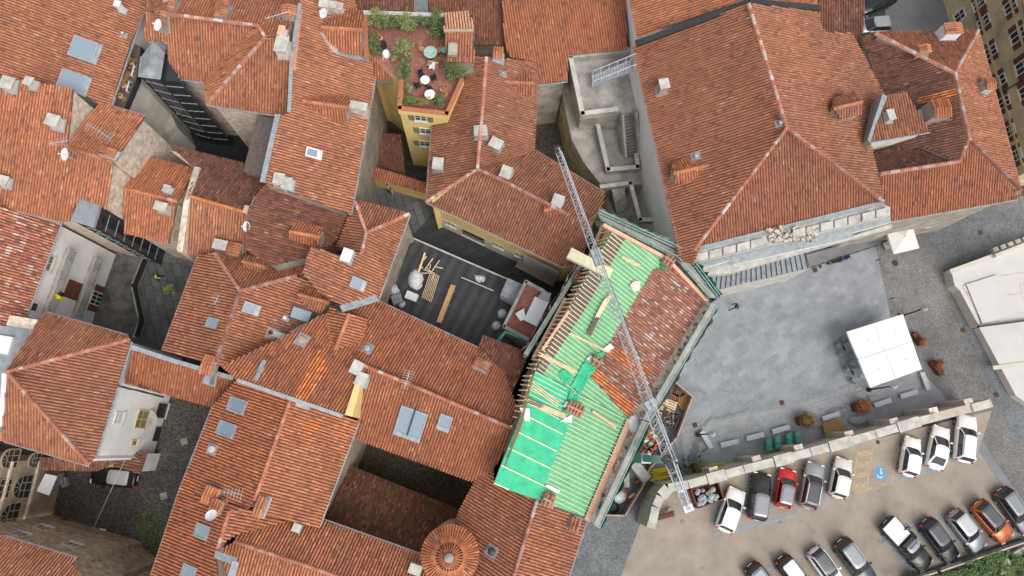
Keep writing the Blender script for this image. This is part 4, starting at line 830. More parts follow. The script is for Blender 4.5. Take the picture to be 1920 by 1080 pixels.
for i, (x, y, m_, l_) in enumerate([(247, 117, 'olive leaves', 'yellowing potted shrub topmost on the long balcony'), (239, 138, 'olive leaves', 'brown potted shrub second from the top on the long balcony'), (232, 160, 'olive leaves', 'ochre potted shrub in the middle of the long balcony'), (217, 176, 'green leaves', 'green potted shrub near the lower end of the long balcony'), (226, 180, 'olive leaves', 'golden potted shrub beside the green one on the long balcony')]):
    shrub(x, y, 11.35, .42, .42, .4, 260, l_, m_, .08, 'potted_shrub', 'shrub', .35, 'potted shrubs on the long balcony')
shrub(365, 190, 3, 1.0, .7, .8, 600, 'crimson creeper hanging in the dark courtyard beside the lift shaft', 'crimson leaves', .12, 'creeper', 'creeper')
shrub(395, 212, 3, 1.2, .6, .7, 500, 'dark crimson creeper under the eave of the rubble wall', 'crimson leaves', .12, 'creeper', 'creeper')
# roof terrace plants
zt_ = 12.2
for x, y, rx, ry, rz, n, m_, l_ in [(706, 38, 1.0, .9, .9, 1500, 'lime leaves', 'pale green shrub in the top left corner of the roof terrace'), (735, 45, .9, .75, .9, 1300, 'green leaves', 'green shrub second from the left in the top row of the roof terrace'), (768, 47, 1.0, .7, .8, 1300, 'lime leaves', 'loose lime shrub in the middle of the top row of the roof terrace'), (795, 42, .7, .55, .7, 900, 'green leaves', 'green shrub right of the loose lime shrub on the roof terrace'),
    (818, 52, .75, 1.1, 1.1, 1500, 'green leaves', 'dense dark shrub against the stair head of the roof terrace'), (698, 75, .5, 1.0, .6, 800, 'green leaves', 'narrow shrub along the left parapet of the roof terrace'), (706, 97, .6, .4, .4, 400, 'green leaves', 'low shrub in the left lower corner of the roof terrace'), (755, 97, .85, .85, 1.0, 1400, 'lime leaves', 'pale bamboo like bush in the middle of the roof terrace'),
    (763, 130, .6, 1.0, .9, 1200, 'green leaves', 'climbing bush along the inner edge of the roof terrace'), (765, 165, .4, .6, .5, 500, 'lime leaves', 'small lime bush below the climbing bush'), (852, 133, .95, .85, .9, 1400, 'green leaves', 'round bush overhanging the right parapet of the roof terrace'), (822, 115, .45, .6, .4, 350, 'olive leaves', 'dry brown bush beside the green parasol table'),
    (765, 190, .7, .5, .5, 700, 'green leaves', 'bush at the left end of the front parapet planting'), (795, 192, .8, .45, .5, 800, 'olive leaves', 'olive bush in the middle of the front parapet planting'), (825, 190, .6, .45, .5, 600, 'green leaves', 'bush at the right end of the front parapet planting')]:
    shrub(x, y, zt_, rx, ry, rz, n, l_, m_, .085, 'terrace_shrub', 'shrub', None, 'shrubs on the roof terrace')
# ================================================================ vehicles
def paint(nm, col, met=.3, rough=.28):
    mt, nt, b, L = nodes(nm); b.inputs['Base Color'].default_value = (*col, 1); b.inputs['Metallic'].default_value = met; b.inputs['Roughness'].default_value = rough
    b.inputs['Coat Weight'].default_value = .5; n = noise(nt, 3, 4, .6); r = ramp(nt, [(.3, (rough,) * 3), (.7, (rough + .15,) * 3)]); L.new(n.outputs['Fac'], r.inputs[0]); L.new(r.outputs[0], b.inputs['Roughness']); MATS[nm] = mt; return nm
for nm, c, me_ in (('white paint', (.78, .78, .77), 0), ('pearl white paint', (.66, .64, .60), .1), ('black paint', (.012, .013, .015), .2), ('red paint', (.55, .015, .02), .1), ('silver paint', (.34, .35, .37), .5), ('dark grey paint', (.06, .062, .07), .4),
                   ('orange paint', (.55, .13, .02), .3), ('black roof glass', (.045, .05, .06), .1), ('grey roof paint', (.20, .21, .23), .4), ('light grey roof', (.42, .42, .43), .2), ('blue paint', (.03, .06, .3), .2)): paint(nm, c, me_)
mat('red lamp', (.5, .02, .02), .3, .05); mat('clear lamp', (.7, .72, .74), .15, .05); mat('tyre', (.02, .02, .022), .85, .2); mat('alloy', (.4, .41, .42), .35, .1, metal=.7); mat('black trim', (.02, .02, .022), .6, .1)
def car(px, py, dx, dy, label, body, roof, L=4.1, wd=1.75, Hh=1.5, kind='hatch', rails=None, nm='parked_car', group='cars parked in the car park', cat='car'):
    c = P(px, py, .75); t = thing(nm, label, cat, (c.x, c.y, 0), group); a, b = P(px, py, .75), P(px + dx, py + dy, .75); an = math.atan2((b - a).y, (b - a).x)
    w = wd / 2; T = Matrix.Translation((c.x, c.y, .016)) @ Matrix.Rotation(an, 4, 'Z')
    def emit(mb, name, par=t, smooth=False):
        mb.v = [tuple(T @ V(q)) for q in mb.v]; return mb.build(name, par, smooth)
    suv = kind in ('suv', 'pickup'); zb_ = .26 if not suv else .34; belt = .92 if not suv else 1.02; hood = .80 if not suv else .95
    if kind == 'sedan': deckz = .93
    else: deckz = belt
    st = [(-.5, .66, belt - .32), (-.485, .84, belt - .14), (-.45, .94, deckz - .03), (-.36, .985, deckz), (-.2, 1, belt), (0, 1, belt), (.14, 1, belt), (.24, .99, hood + .06), (.34, .97, hood), (.43, .92, hood - .07), (.475, .82, hood - .17), (.5, .62, hood - .32)]
    if kind == 'pickup': st = [(-.5, .93, .98), (-.47, .97, 1.02), (-.36, .98, 1.04), (-.2, .99, 1.04), (0, 1, 1.04), (.14, 1, 1.03), (.24, .99, 1.0), (.34, .97, .98), (.43, .93, .93), (.475, .86, .8), (.5, .7, .66)]
    mb = MB(); vs = []; NP = 11
    for fx, fw, zs in st:
        ww = w * fw; x = fx * L; e = .08 if abs(fx) > .45 else 0
        for y, z in ((-ww * .86, zb_ + e), (-ww * .98, zb_ + .12 + e), (-ww, zs * .62), (-ww * .985, zs - .10), (-ww * .90, zs - .01), (0, zs + .035), (ww * .90, zs - .01), (ww * .985, zs - .10), (ww, zs * .62), (ww * .98, zb_ + .12 + e), (ww * .86, zb_ + e)): vs.append((x, y, z))
    n = len(st); fs = [(i * NP + j, i * NP + (j + 1) % NP, (i + 1) * NP + (j + 1) % NP, (i + 1) * NP + j) for i in range(n - 1) for j in range(NP)]
    fs += [tuple(range(NP))[::-1], tuple(range((n - 1) * NP, n * NP))]; mb.add(vs, [f[::-1] for f in fs], body); bo = emit(mb, 'body', smooth=True)
    G = {'hatch': (-.45, .22, -.40, .06), 'suv': (-.46, .22, -.41, .07), 'sedan': (-.40, .24, -.24, .06), 'pickup': (-.10, .24, -.06, .09), 'mini': (-.45, .25, -.40, .10)}[kind]
    x0, x1, x2, x3 = [g_ * L for g_ in G]; wb, wt = w * .87, w * .70
    mb = MB()
    def ring(xa, xb, ww, z, k=.10):
        return [(xa, -ww * .86, z), (xa + k, -ww, z), (xb - k * 2.5, -ww, z), (xb - k * .6, -ww * .8, z), (xb, -ww * .35, z), (xb, ww * .35, z), (xb - k * .6, ww * .8, z), (xb - k * 2.5, ww, z), (xa + k, ww, z), (xa, ww * .86, z)]
    r0, r1 = ring(x0, x1, wb, belt - .03), ring(x2, x3, wt, Hh - .04); nn_ = len(r0)
    mb.add(r0 + r1, [(i, (i + 1) % nn_, nn_ + (i + 1) % nn_, nn_ + i) for i in range(nn_)] + [tuple(range(nn_, 2 * nn_))], 'dark glass'); emit(mb, 'window')
    mb = MB(); ra, rb_, rc = ring(x2 + .02, x3 - .04, wt * 1.02, Hh - .05), ring(x2 + .04, x3 - .06, wt * .98, Hh - .005), ring(x2 + .22, x3 - .3, wt * .7, Hh + .03)
    mb.add(ra + rb_ + rc, [(i, (i + 1) % nn_, nn_ + (i + 1) % nn_, nn_ + i) for i in range(nn_)] + [(nn_ + i, nn_ + (i + 1) % nn_, 2 * nn_ + (i + 1) % nn_, 2 * nn_ + i) for i in range(nn_)] + [tuple(range(2 * nn_, 3 * nn_))], roof); emit(mb, 'roof_panel', smooth=False)
    mb = MB()
    for s in (-1, 1):
        mb.bar((x1 - .18, s * wb * .92, belt), (x3 - .12, s * wt * .96, Hh - .03), .07, .07, body); mb.bar((x0 + .05, s * wb * .93, belt), (x2 + .06, s * wt * .95, Hh - .03), .16, .08, body)
        xm = (x2 + x3) / 2 - .05; mb.bar((xm, s * wb * 1.0, belt), (xm, s * wt * 1.02, Hh - .04), .07, .05, 'black trim')
        mb.bar((x2 + .1, s * wt * .99, Hh - .03), (x3 - .2, s * wt * .99, Hh - .03), .07, .05, body)
    emit(mb, 'pillar')
    if rails:
        for s in (-1, 1): mb = MB(); mb.bar((x2 + .15, s * wt * .93, Hh + .05), (x3 - .25, s * wt * .93, Hh + .05), .05, .05, rails); emit(mb, 'roof_rail')
    for sx in (-.31, .31):
        for s in (-1, 1):
            rw = .33 if suv else .30; mb = MB(); mb.lathe((sx * L, s * (w - .13), rw), [(rw - .06, -.125), (rw, -.09), (rw, .09), (rw - .06, .125)], 'tyre', 18, V((0, 1, 0))); wo = emit(mb, 'wheel')
            mb = MB(); mb.lathe((sx * L, s * (w - .13), rw), [(rw * .62, -.13), (rw * .62, .13)], 'alloy', 12, V((0, 1, 0))); emit(mb, 'rim', wo)
    for s in (-1, 1):
        mb = MB(); mb.box((.462 * L, s * w * .68, hood - .2), .16, .34, .13, 'clear lamp'); emit(mb, 'headlight')
        mb = MB(); mb.box((-.478 * L, s * w * .78, belt - .14), .12, .16, .3, 'red lamp'); emit(mb, 'taillight')
        mb = MB(); mb.box((x1 - .28, s * (w + .07), belt + .06), .14, .2, .14, 'black trim' if body in ('black paint', 'dark grey paint') else body); emit(mb, 'mirror')
    mb = MB(); mb.box((-.5 * L - .01, 0, belt - .35), .03, .5, .12, 'white paint'); mb.box((.5 * L + .01, 0, .45), .03, .5, .12, 'white paint'); mb.box((.497 * L, 0, .5), .05, w * 1.1, .2, 'black trim'); mb.box((-.497 * L, 0, .45), .05, w * 1.2, .16, 'black trim'); emit(mb, 'bumper_trim')
    if kind == 'pickup': mb = MB(); mb.box((-.30 * L, 0, 1.13), .36 * L, wd * .86, .14, 'white paint'); emit(mb, 'bed_cover')
    if kind == 'sedan': pass
    return t
car(1371, 956, 13, -37, 'white compact car nearest to the skip full of grey bags', 'white paint', 'white paint', 4.1, 1.8, 1.55)
car(1424, 930, 5, -40, 'black car with a grey roof panel between the white and the red car', 'black paint', 'grey roof paint', 4.35, 1.85, 1.6, 'suv')
car(1473, 915, 6, -35, 'small red car with a dark glass roof', 'red paint', 'grey roof paint', 3.6, 1.66, 1.45, 'mini')
car(1522, 910, 8, -40, 'white and silver car with a long black roof right of the red car', 'silver paint', 'black roof glass', 4.3, 1.8, 1.55, 'suv', 'white paint')
car(1577, 896, 7, -35, 'pearl white hatchback beside the yellow striped bay', 'pearl white paint', 'pearl white paint', 3.8, 1.7, 1.5)
car(1708, 856, 6, -37, 'small white boxy hatchback right of the disabled parking bay', 'white paint', 'white paint', 3.75, 1.66, 1.55)
car(1760, 839, 8, -40, 'white notchback saloon between the two other white cars', 'white paint', 'white paint', 4.2, 1.75, 1.45, 'sedan')
car(1810, 822, 4, -42, 'large white family car at the right end of the upper row', 'white paint', 'white paint', 4.55, 1.88, 1.6, 'suv', 'silver paint')
car(1700, 1021, 38, 41, 'grey pickup truck with a white bed cover', 'black paint', 'grey roof paint', 5.3, 1.9, 1.8, 'pickup', 'silver paint', cat='pickup truck', nm='pickup_truck')
car(1763, 1014, 27, 36, 'black hatchback right of the pickup truck', 'black paint', 'black roof glass', 4.25, 1.8, 1.5)
car(1814, 996, 26, 33, 'silver hatchback with a light grey roof in the lower row', 'silver paint', 'light grey roof', 4.1, 1.75, 1.5)
car(1861, 978, 26, 30, 'orange crossover with a black roof and silver rails', 'orange paint', 'black roof glass', 4.2, 1.8, 1.6, 'suv', 'silver paint')
car(1905, 958, 25, 34, 'dark grey estate car at the right edge of the lower row', 'dark grey paint', 'grey roof paint', 4.5, 1.82, 1.5, 'hatch', 'silver paint')
car(1604, 1054, 28, 38, 'dark grey off road car with silver roof rails at the bottom edge', 'dark grey paint', 'grey roof paint', 4.5, 1.85, 1.65, 'suv', 'silver paint')
car(1549, 1064, 22, 30, 'white city car with a black roof at the bottom edge', 'white paint', 'black roof glass', 3.8, 1.7, 1.5, 'mini')
car(1492, 1082, 26, 34, 'black car with a white roof cut by the bottom edge', 'black paint', 'white paint', 4.1, 1.75, 1.55)
car(1434, 1096, 26, 34, 'black car barely entering the frame at the bottom', 'black paint', 'grey roof paint', 4.1, 1.75, 1.5)
car(213, 893, -38, -4, 'black car with a silver roof in the cobbled courtyard', 'black paint', 'light grey roof', 4.2, 1.78, 1.5, group=None)
car(1643, 4, -38, 14, 'black car cut by the top edge beside the narrow dark tiled house', 'black paint', 'black paint', 4.5, 1.8, 1.5, group=None); car(1636, 48, -34, 2, 'silver car half under the eave in the top right yard', 'silver paint', 'light grey roof', 4.0, 1.75, 1.5, group=None)
# ================================================================ construction house
mat('green membrane', (.04, .46, .24), .5, .22, 1.6, bump=.6, bscale=2.2); mat('green batten membrane', (.14, .42, .21), .7, .2, 1.4, bump=.3, bscale=4); mat('light batten', (.70, .66, .45), .8, .15, 3); mat('green netting', (.03, .22, .13), .8, .3, 2); mat('light netting', (.35, .50, .45), .8, .3, 2); mat('plastic sheet', (.66, .68, .70), .5, .12, 2, bump=.5, bscale=3)
cs = thing('house_under_construction', 'house being reroofed with green membrane, battens and red tiles under the crane', 'house', P(1130, 700, 0))
ZE = 11.4; ZR = 14.2
R0, R1, R2, R3 = (1148, 435), (1003, 695), (968, 800), (932, 908)
def cf_(poly, A, B, ze, ref): f = Face(poly, A, B, ze, ref, 'red'); return f
EU = cf_([R0, (1245, 480), (1320, 565), (1180, 787), R1], (1320, 565), (1180, 787), ZE, (1075, 565, ZR)); EL = cf_([R1, (1180, 787), (1100, 975), (925, 908), R2], (1180, 787), (1100, 975), ZE, (968, 800, ZR))
WU = cf_([(1130, 423), R0, R1, (985, 700), (1100, 495)], (1100, 495), (985, 700), ZE + 1.2, (1075, 565, ZR)); WL = cf_([(985, 700), R1, R2, (925, 907), (956, 812)], (985, 700), (925, 907), ZE + 1.6, (968, 800, ZR))
HOUSES[cs.name] = (cs, [EU, EL, WU, WL]); allc = [EU, EL, WU, WL]
mb = MB(); walls_from(mb, allc, 'ochre plaster', 0, .35); mb.build('wall', cs)
def sub(pts, f, lift=0): return [f.pl.at(*q) + f.pl.n * lift for q in pts]
def sheet_on(pts, f, mt, lift, name, par=cs, th=.05): mb = MB(); mb.prism(sub(pts, f, lift), lambda p: p.z - th, mt); return mb.build(name, par)
mb = MB()
for f in allc: mb.prism(sub(f.px, f, -.06), lambda p: p.z - .12, 'old timber')
rf = mb.build('roof_boards', cs)
def battens(mb, pts, f, sp, w_, h_, mt, lift, along='v', jit=.0, skip=0):
    poly = sub(pts, f, 0); u, v = (f.pl.u, f.pl.v) if along == 'v' else (f.pl.v, f.pl.u); uv = [((p - f.pl.a).dot(u), (p - f.pl.a).dot(v)) for p in poly]; us = [q[0] for q in uv]
    for k in range(math.floor(min(us) / sp), math.ceil(max(us) / sp)):
        if R.random() < skip: continue
        uc = (k + .5) * sp; xs = []
        for i in range(len(uv)):
            (a, b), (c, d) = uv[i], uv[(i + 1) % len(uv)]
            if (a > uc) != (c > uc): xs.append(b + (uc - a) / (c - a) * (d - b))
        xs.sort()
        for v0, v1 in zip(xs[::2], xs[1::2]):
            if v1 - v0 < .1: continue
            p = f.pl.a + u * (uc + R.uniform(-jit, jit)) + v * v0 + f.pl.n * lift; q = f.pl.a + u * (uc + R.uniform(-jit, jit)) + v * (v1 + R.uniform(-jit, jit) * 3) + f.pl.n * lift
            mb.bar(p, q, w_, h_, mt, f.pl.n, t=R.random())
def piece(nm, label, cat, pts, z, th, mt, group=None, zf=None):
    tops = [P(x, y, z if zf is None else zf(x, y)) for x, y in pts]; c = sum(tops, V()) / len(tops); mb = MB(); mb.prism(tops, lambda p: p.z - th, mt); o = mb.build(nm); tag(o, label, cat, group); return o
fz = lambda f, up: (lambda x, y: f.pl.at(x, y).z + up)
gU = [(1148, 435), (1243, 481), (1250, 500), (1225, 505), (1107, 705), (1176, 783), (1178, 786), (1003, 695)]
gL = [(1075, 733), (1178, 787), (1098, 970), (1010, 938), (1068, 790)]; gS = [(1003, 695), (1075, 733), (1068, 790), (1010, 938), (925, 908), (968, 800)]
sheet_on(gU, EU, 'green batten membrane', .02, 'membrane', rf); sheet_on(gL, EL, 'green batten membrane', .02, 'membrane', rf); sheet_on(gS, EL, 'green membrane', .02, 'membrane', rf)
mb = MB(); SPB = .33; battens(mb, gU, EU, SPB, .05, .05, 'light batten', .05, jit=.015); mb.build('batten', rf); mb = MB(); battens(mb, gL, EL, SPB, .05, .05, 'light batten', .05, jit=.015)
battens(mb, [(1003, 695), (1062, 727), (1062, 795), (985, 755)], EL, SPB, .05, .05, 'light batten', .05, jit=.01); battens(mb, [(978, 775), (1060, 800), (1010, 938), (925, 908)], EL, 1.35, .09, .07, 'light batten', .05); mb.build('batten', rf)
def loose(pts, f, lift, nm='membrane_lap'):
    poly = sub(pts, f, lift); c = sum(poly, V()) / len(poly); mb = MB(); ring = []
    for a, b in zip(poly, poly[1:] + poly[:1]):
        for k in range(8): q = a.lerp(b, k / 8); ring.append(q + (q - c).normalized() * R.uniform(-.08, .1) + f.pl.n * R.uniform(0, .05))
    mid = [c.lerp(q, .55) + f.pl.n * R.uniform(-.01, .07) for q in ring]; m = len(ring)
    mb.add([c] + mid + ring, [(0, i + 1, (i + 1) % m + 1) for i in range(m)] + [(i + 1, m + i + 1, m + (i + 1) % m + 1, (i + 1) % m + 1) for i in range(m)], 'green membrane'); return mb.build(nm, rf)
loose([(1070, 722), (1098, 672), (1136, 655), (1107, 705), (1085, 738)], EU, .13); loose([(1068, 735), (1084, 742), (1066, 792), (1048, 786)], EL, .13); loose([(1046, 700), (1060, 692), (1072, 712), (1058, 724)], EU, .13)
mb = MB(); battens(mb, [(1130, 423), (1148, 435), (1110, 505), (1050, 610), (1003, 695), (985, 700), (1100, 495)], WU, .40, .08, .12, 'light batten', .08, jit=.06, skip=.12); mb.build('rafter', rf); mb = MB(); battens(mb, [(985, 700), (1003, 695), (975, 775), (962, 800), (958, 812), (975, 735)], WL, .40, .08, .12, 'light batten', .08, jit=.08, skip=.15); mb.build('rafter', rf)
sheet_on([(1148, 437), (1172, 448), (1100, 575), (1018, 702), (1003, 695), (1075, 565)], EU, 'old timber', .03, 'roof_boards', rf); mb = MB(); battens(mb, [(1146, 436), (1172, 448), (1100, 575), (1018, 702), (1003, 695), (1075, 565)], EU, SPB, .06, .08, 'light batten', .07); mb.build('rafter', rf)
tpoly = [(1225, 505), (1250, 500), (1262, 500), (1320, 565), (1180, 787), (1107, 705)]
mb = MB(); mb.prism(sub(tpoly, EU, .03), lambda p: p.z - .05, 'old timber'); plt = Plane(EU.pl.a + EU.pl.n * .03, EU.pl.n); plt.u, plt.v, plt.h, plt.a = EU.pl.u, EU.pl.v, EU.pl.h, EU.pl.a + EU.pl.n * .03
tiles(mb, sub(tpoly, EU, .03), plt, TM['fleck']); mb.build('tiling', rf)
for q in ([(1135, 662), (1145, 648), (1215, 688), (1204, 708)], [(1107, 705), (1118, 690), (1188, 760), (1178, 783)]):
    pl3 = Plane(EU.pl.a + EU.pl.n * .09, EU.pl.n); pl3.u, pl3.v, pl3.h, pl3.a = EU.pl.u, EU.pl.v, EU.pl.h, EU.pl.a + EU.pl.n * .09; mb = MB(); tiles(mb, sub(q, EU, .09), pl3, TM['new']); mb.build('new_tile_strip', rf)
for a, b, f in (((1130, 423), (1250, 487), EU), ((1250, 487), (1324, 566), EU), ((1130, 423), (1100, 495), WU), ((1060, 560), (1000, 672), WU)): mb = MB(); mb.bar(f.pl.at(*a) + V((0, 0, .2)), f.pl.at(*b) + V((0, 0, .2)), .28, .25, 'pink timber'); mb.build('fascia', cs)
mb = MB(); mb.bar(EL.pl.at(1180, 787) + V((0, 0, .05)), EL.pl.at(1100, 975) + V((0, 0, .05)), .45, .1, 'pink timber'); mb.build('fascia', cs)
mb = MB()
for i in range(36): q = V((1172, 789)).lerp(V((1096, 968)), i / 35); mb.box(EL.pl.at(q.x, q.y) + V((0, 0, .07)), .12, .12, .14, 'black trim', math.atan2(EL.pl.u.y, EL.pl.u.x))
mb.build('vent_block', rf)
mb = MB(); mb.prism([P(*q, ZE - .35) for q in [(1320, 565), (1338, 572), (1268, 690), (1210, 790), (1122, 985), (1098, 977), (1178, 790)]], ZE - .7, 'pale rubble', 'pale rubble')
for i in range(60):
    t_ = R.random(); q = V((1328, 572)).lerp(V((1196, 790)), t_ * 2) if t_ < .5 else V((1196, 790)).lerp(V((1112, 975)), t_ * 2 - 1); p = P(q.x + R.uniform(-3, 5), q.y, ZE - .28); mb.box(p, R.uniform(.1, .4), R.uniform(.1, .3), R.uniform(.08, .3), R.choice(['pale rubble', 'mortar', 'old timber', 'plaster', 'pink timber']), R.uniform(0, 3))
mb.build('eave_ledge', cs)
def stack_chim(px, py, f, a, b, hh, nm='chimney'):
    p = f.pl.at(px, py); an = math.atan2(f.pl.u.y, f.pl.u.x); p = P(px, py, p.z + hh); mb = MB(); mb.box((p.x, p.y, p.z - hh / 2 - .2), b, a, hh + .3, 'mortar', an); o = mb.build(nm, cs); mb = MB()
    U, W_ = V((math.cos(an), math.sin(an), 0)), V((-math.sin(an), math.cos(an), 0)); nn_ = max(2, int(a / .24))
    for i in range(nn_):
        q = p + W_ * (-a / 2 + (i + .5) * a / nn_)
        for s in (-1, 1): mb.tube(q + V((0, 0, .12)), q + U * s * (b / 2 + .08) - V((0, 0, .06)), .09, 'weathered clay tile', 6, t=R.random())
    mb.bar(p - W_ * a / 2 + V((0, 0, .14)), p + W_ * a / 2 + V((0, 0, .14)), .14, .1, 'mortar'); mb.build('chimney_cap', o)
stack_chim(1079, 767, EL, 1.3, .8, .8); stack_chim(1119, 677, EU, .7, .7, .8); stack_chim(1027, 938, EL, .7, .8, .7); stack_chim(1255, 488, EU, .9, .8, .7)
piece('plastic_sheet', 'white crumpled sheet at the ragged corner of the green roof', 'sheet', [(974, 764), (993, 766), (994, 790), (985, 790)], 0, .04, 'plastic sheet', zf=fz(EL, .25)); piece('plastic_sheet', 'white triangular sheet beside the brick capped roof chimney', 'sheet', [(1050, 790), (1074, 776), (1072, 793)], 0, .04, 'plastic sheet', zf=fz(EL, .25))
piece('insulation_board', 'white board lying at the joint of green roof and red tiles', 'board', [(1128, 656), (1144, 644), (1152, 652), (1138, 660)], 0, .06, 'white metal', zf=fz(EU, .25)); piece('insulation_board', 'small white board left of the middle roof chimney', 'board', [(1100, 672), (1108, 666), (1114, 674), (1107, 682)], 0, .06, 'white metal', zf=fz(EU, .25)); piece('insulation_board', 'white board left of the lower roof chimney', 'board', [(1056, 762), (1062, 752), (1070, 756), (1066, 766)], 0, .06, 'white metal', zf=fz(EL, .25))
piece('insulation_board', 'long white board low on the solid green area', 'board', [(1022, 912), (1026, 908), (1050, 920), (1046, 926)], 0, .06, 'white metal', zf=fz(EL, .2)); piece('cardboard_sheet', 'torn pale cardboard sheet on the battens', 'sheet', [(1181, 535), (1189, 526), (1201, 528), (1199, 545), (1187, 546)], 0, .04, 'bright plaster', zf=fz(EU, .2))
piece('plank', 'pale plank lying across the middle of the green battens', 'plank', [(1130, 566), (1145, 548), (1149, 552), (1122, 598), (1115, 596)], 0, .06, 'fresh timber', zf=fz(EU, .35)); piece('plank', 'dark weathered plank end below the pale plank', 'plank', [(1117, 594), (1124, 596), (1108, 630), (1100, 626)], 0, .06, 'old timber', zf=fz(EU, .35))
piece('membrane_patch', 'dark green torn membrane corner near the tiled chimney', 'membrane', [(1240, 488), (1252, 500), (1246, 507), (1238, 502)], 0, .04, 'green netting', zf=fz(EU, .2))
def timber(nm, label, a, b, f, n, wd, mt='fresh timber', up=.25, cat='timber', lw=.07):
    p, q = f.pl.at(*a) + V((0, 0, up)), f.pl.at(*b) + V((0, 0, up)); d = (q - p).normalized(); s = d.cross(V((0, 0, 1))).normalized(); mb = MB()
    for i in range(n): o_ = s * ((i - (n - 1) / 2) * wd / n) + d * R.uniform(-.2, .2); mb.bar(p + o_, q + o_, lw, lw, mt, t=R.random())
    o = mb.build(nm); tag(o, label, cat); return o
timber('batten_bundle', 'bundle of loose battens low on the left green slope', (987, 752), (1062, 782), EL, 4, .4); timber('batten_bundle', 'pair of long battens across the upper left green slope', (1010, 664), (1078, 698), EU, 3, .3); timber('batten_bundle', 'loose battens beside the open rafters at the bend', (995, 720), (1045, 758), EL, 3, .5); timber('batten_bundle', 'short batten bundle lying on the upper right green slope', (1168, 486), (1202, 502), EU, 3, .3); timber('batten_bundle', 'old brown boards among the loose battens', (988, 750), (1014, 762), EL, 3, .4, 'old timber', .3); timber('batten_bundle', 'pair of battens running to the white board by the tiles', (1068, 626), (1142, 662), EU, 2, .2); timber('plank', 'pinkish plank on the lower battened slope', (1108, 770), (1152, 800), EL, 1, .2, 'pink timber', .2, 'plank', .2)
timber('beam', 'long pink beam lying along the open rafters', (1068, 582), (1018, 655), EU, 1, .2, 'pink timber', .3, 'beam', .2)
# large boards under the crane
t = piece('timber_panel_stack', 'stack of big cream timber panels lying across the scaffold under the crane', 'panels', [(1072, 464), (1150, 505), (1143, 522), (1063, 482)], 14.6, .5, 'light batten')
t = thing('tile_pallet', 'wire cage pallet of bricks and tiles beside the timber panels', 'pallet', P(1091, 520, 12.6)); mb = MB(); c = P(1091, 523, 13.1); an = math.radians(-28); mb.box(c - V((0, 0, .5)), 1.3, 1.1, .12, 'old timber', an); mb.build('pallet', t)
mb = MB()
for i in range(5):
    for j in range(4): q = c + Matrix.Rotation(an, 3, 'Z') @ V((-.5 + i * .25, -.38 + j * .25, -.2 + R.uniform(-.08, .08))); mb.box(q, .22, .2, .4, 'dark old clay tile', an, t=R.random())
mb.build('brick', t)
# ---------------------------------------------------------------- scaffolding
def scaffold(name, label, inner, outer, zt, net='green netting', lifts=(3, 5.5, 8, 10.5, 12.4), nett=True):
    i0, i1, o0, o1 = [P(*q, zt) for q in (inner[0], inner[1], outer[0], outer[1])]; t = thing(name, label, 'scaffolding', (o0.x, o0.y, 0)); n = max(3, int((o1 - o0).length / 2.0)); pm = MB(); dm = MB(); rm = MB()
    for k in range(n + 1):
        for a, b in ((i0, i1), (o0, o1)): q = a.lerp(b, k / n); pm.tube((q.x, q.y, 0), (q.x, q.y, zt + (.4 if a is i0 else .6)), .045, 'galvanised steel', 6)
        a, b = i0.lerp(i1, k / n), o0.lerp(o1, k / n)
        for z in lifts: pm.tube((a.x, a.y, z), (b.x, b.y, z), .035, 'galvanised steel', 5)
    pm.build('pole', t)
    for z in lifts:
        a, b, c, d = [V((q.x, q.y, z)) for q in (i0, i1, o1, o0)]; dm.prism([a.lerp(d, .12), b.lerp(c, .12), b.lerp(c, .85), a.lerp(d, .85)], lambda p: p.z - .06, 'galvanised steel' if z != lifts[-1] else 'concrete')
    dm.build('deck', t)
    for z in lifts + (zt, zt + .5):
        for a, b in ((o0, o1), (i0, i1)): rm.tube((a.x, a.y, z + .05), (b.x, b.y, z + .05), .035, 'light netting', 5)
    rm.build('guard_rail', t)
    if nett:
        m_ = MB(); d = (o1 - o0).normalized(); s = V((-d.y, d.x, 0)); s = s if s.dot(o0) > 0 else -s; nseg = 24; vs = []
        for k in range(nseg + 1):
            q = o0.lerp(o1, k / nseg) + s * (.12 + R.uniform(0, .22)); vs += [V((q.x, q.y, .3)), V((q.x, q.y, 7)), V((q.x + R.uniform(-.1, .1), q.y, zt + .5 + R.uniform(-.25, .2)))]
        m_.add(vs, [(3 * k + j, 3 * k + 3 + j, 3 * k + 4 + j, 3 * k + 1 + j) for k in range(nseg) for j in (0, 1)], net); m_.build('netting', t)
    return t
scaffold('scaffolding', 'scaffolding with pale netting along the top edge of the green roof', ((1128, 412), (1268, 484)), ((1122, 398), (1275, 468)), 12.6, 'light netting'); scaffold('scaffolding', 'scaffolding with dark green netting at the right corner of the green roof', ((1270, 486), (1330, 556)), ((1282, 470), (1348, 558)), 12.6, 'green netting')
scaffold('scaffolding', 'scaffolding with green rails along the red tiles above the grey square', ((1330, 572), (1204, 786)), ((1341, 576), (1214, 790)), 11.8, 'light netting'); scaffold('scaffolding', 'scaffolding with green netting above the crane base', ((1202, 790), (1112, 982)), ((1213, 794), (1122, 988)), 11.8, 'green netting')
scaffold('scaffolding', 'narrow scaffolding with pale boards above the sheeted balcony', ((1098, 488), (988, 668)), ((1093, 485), (982, 665)), 11.6, 'plastic sheet')
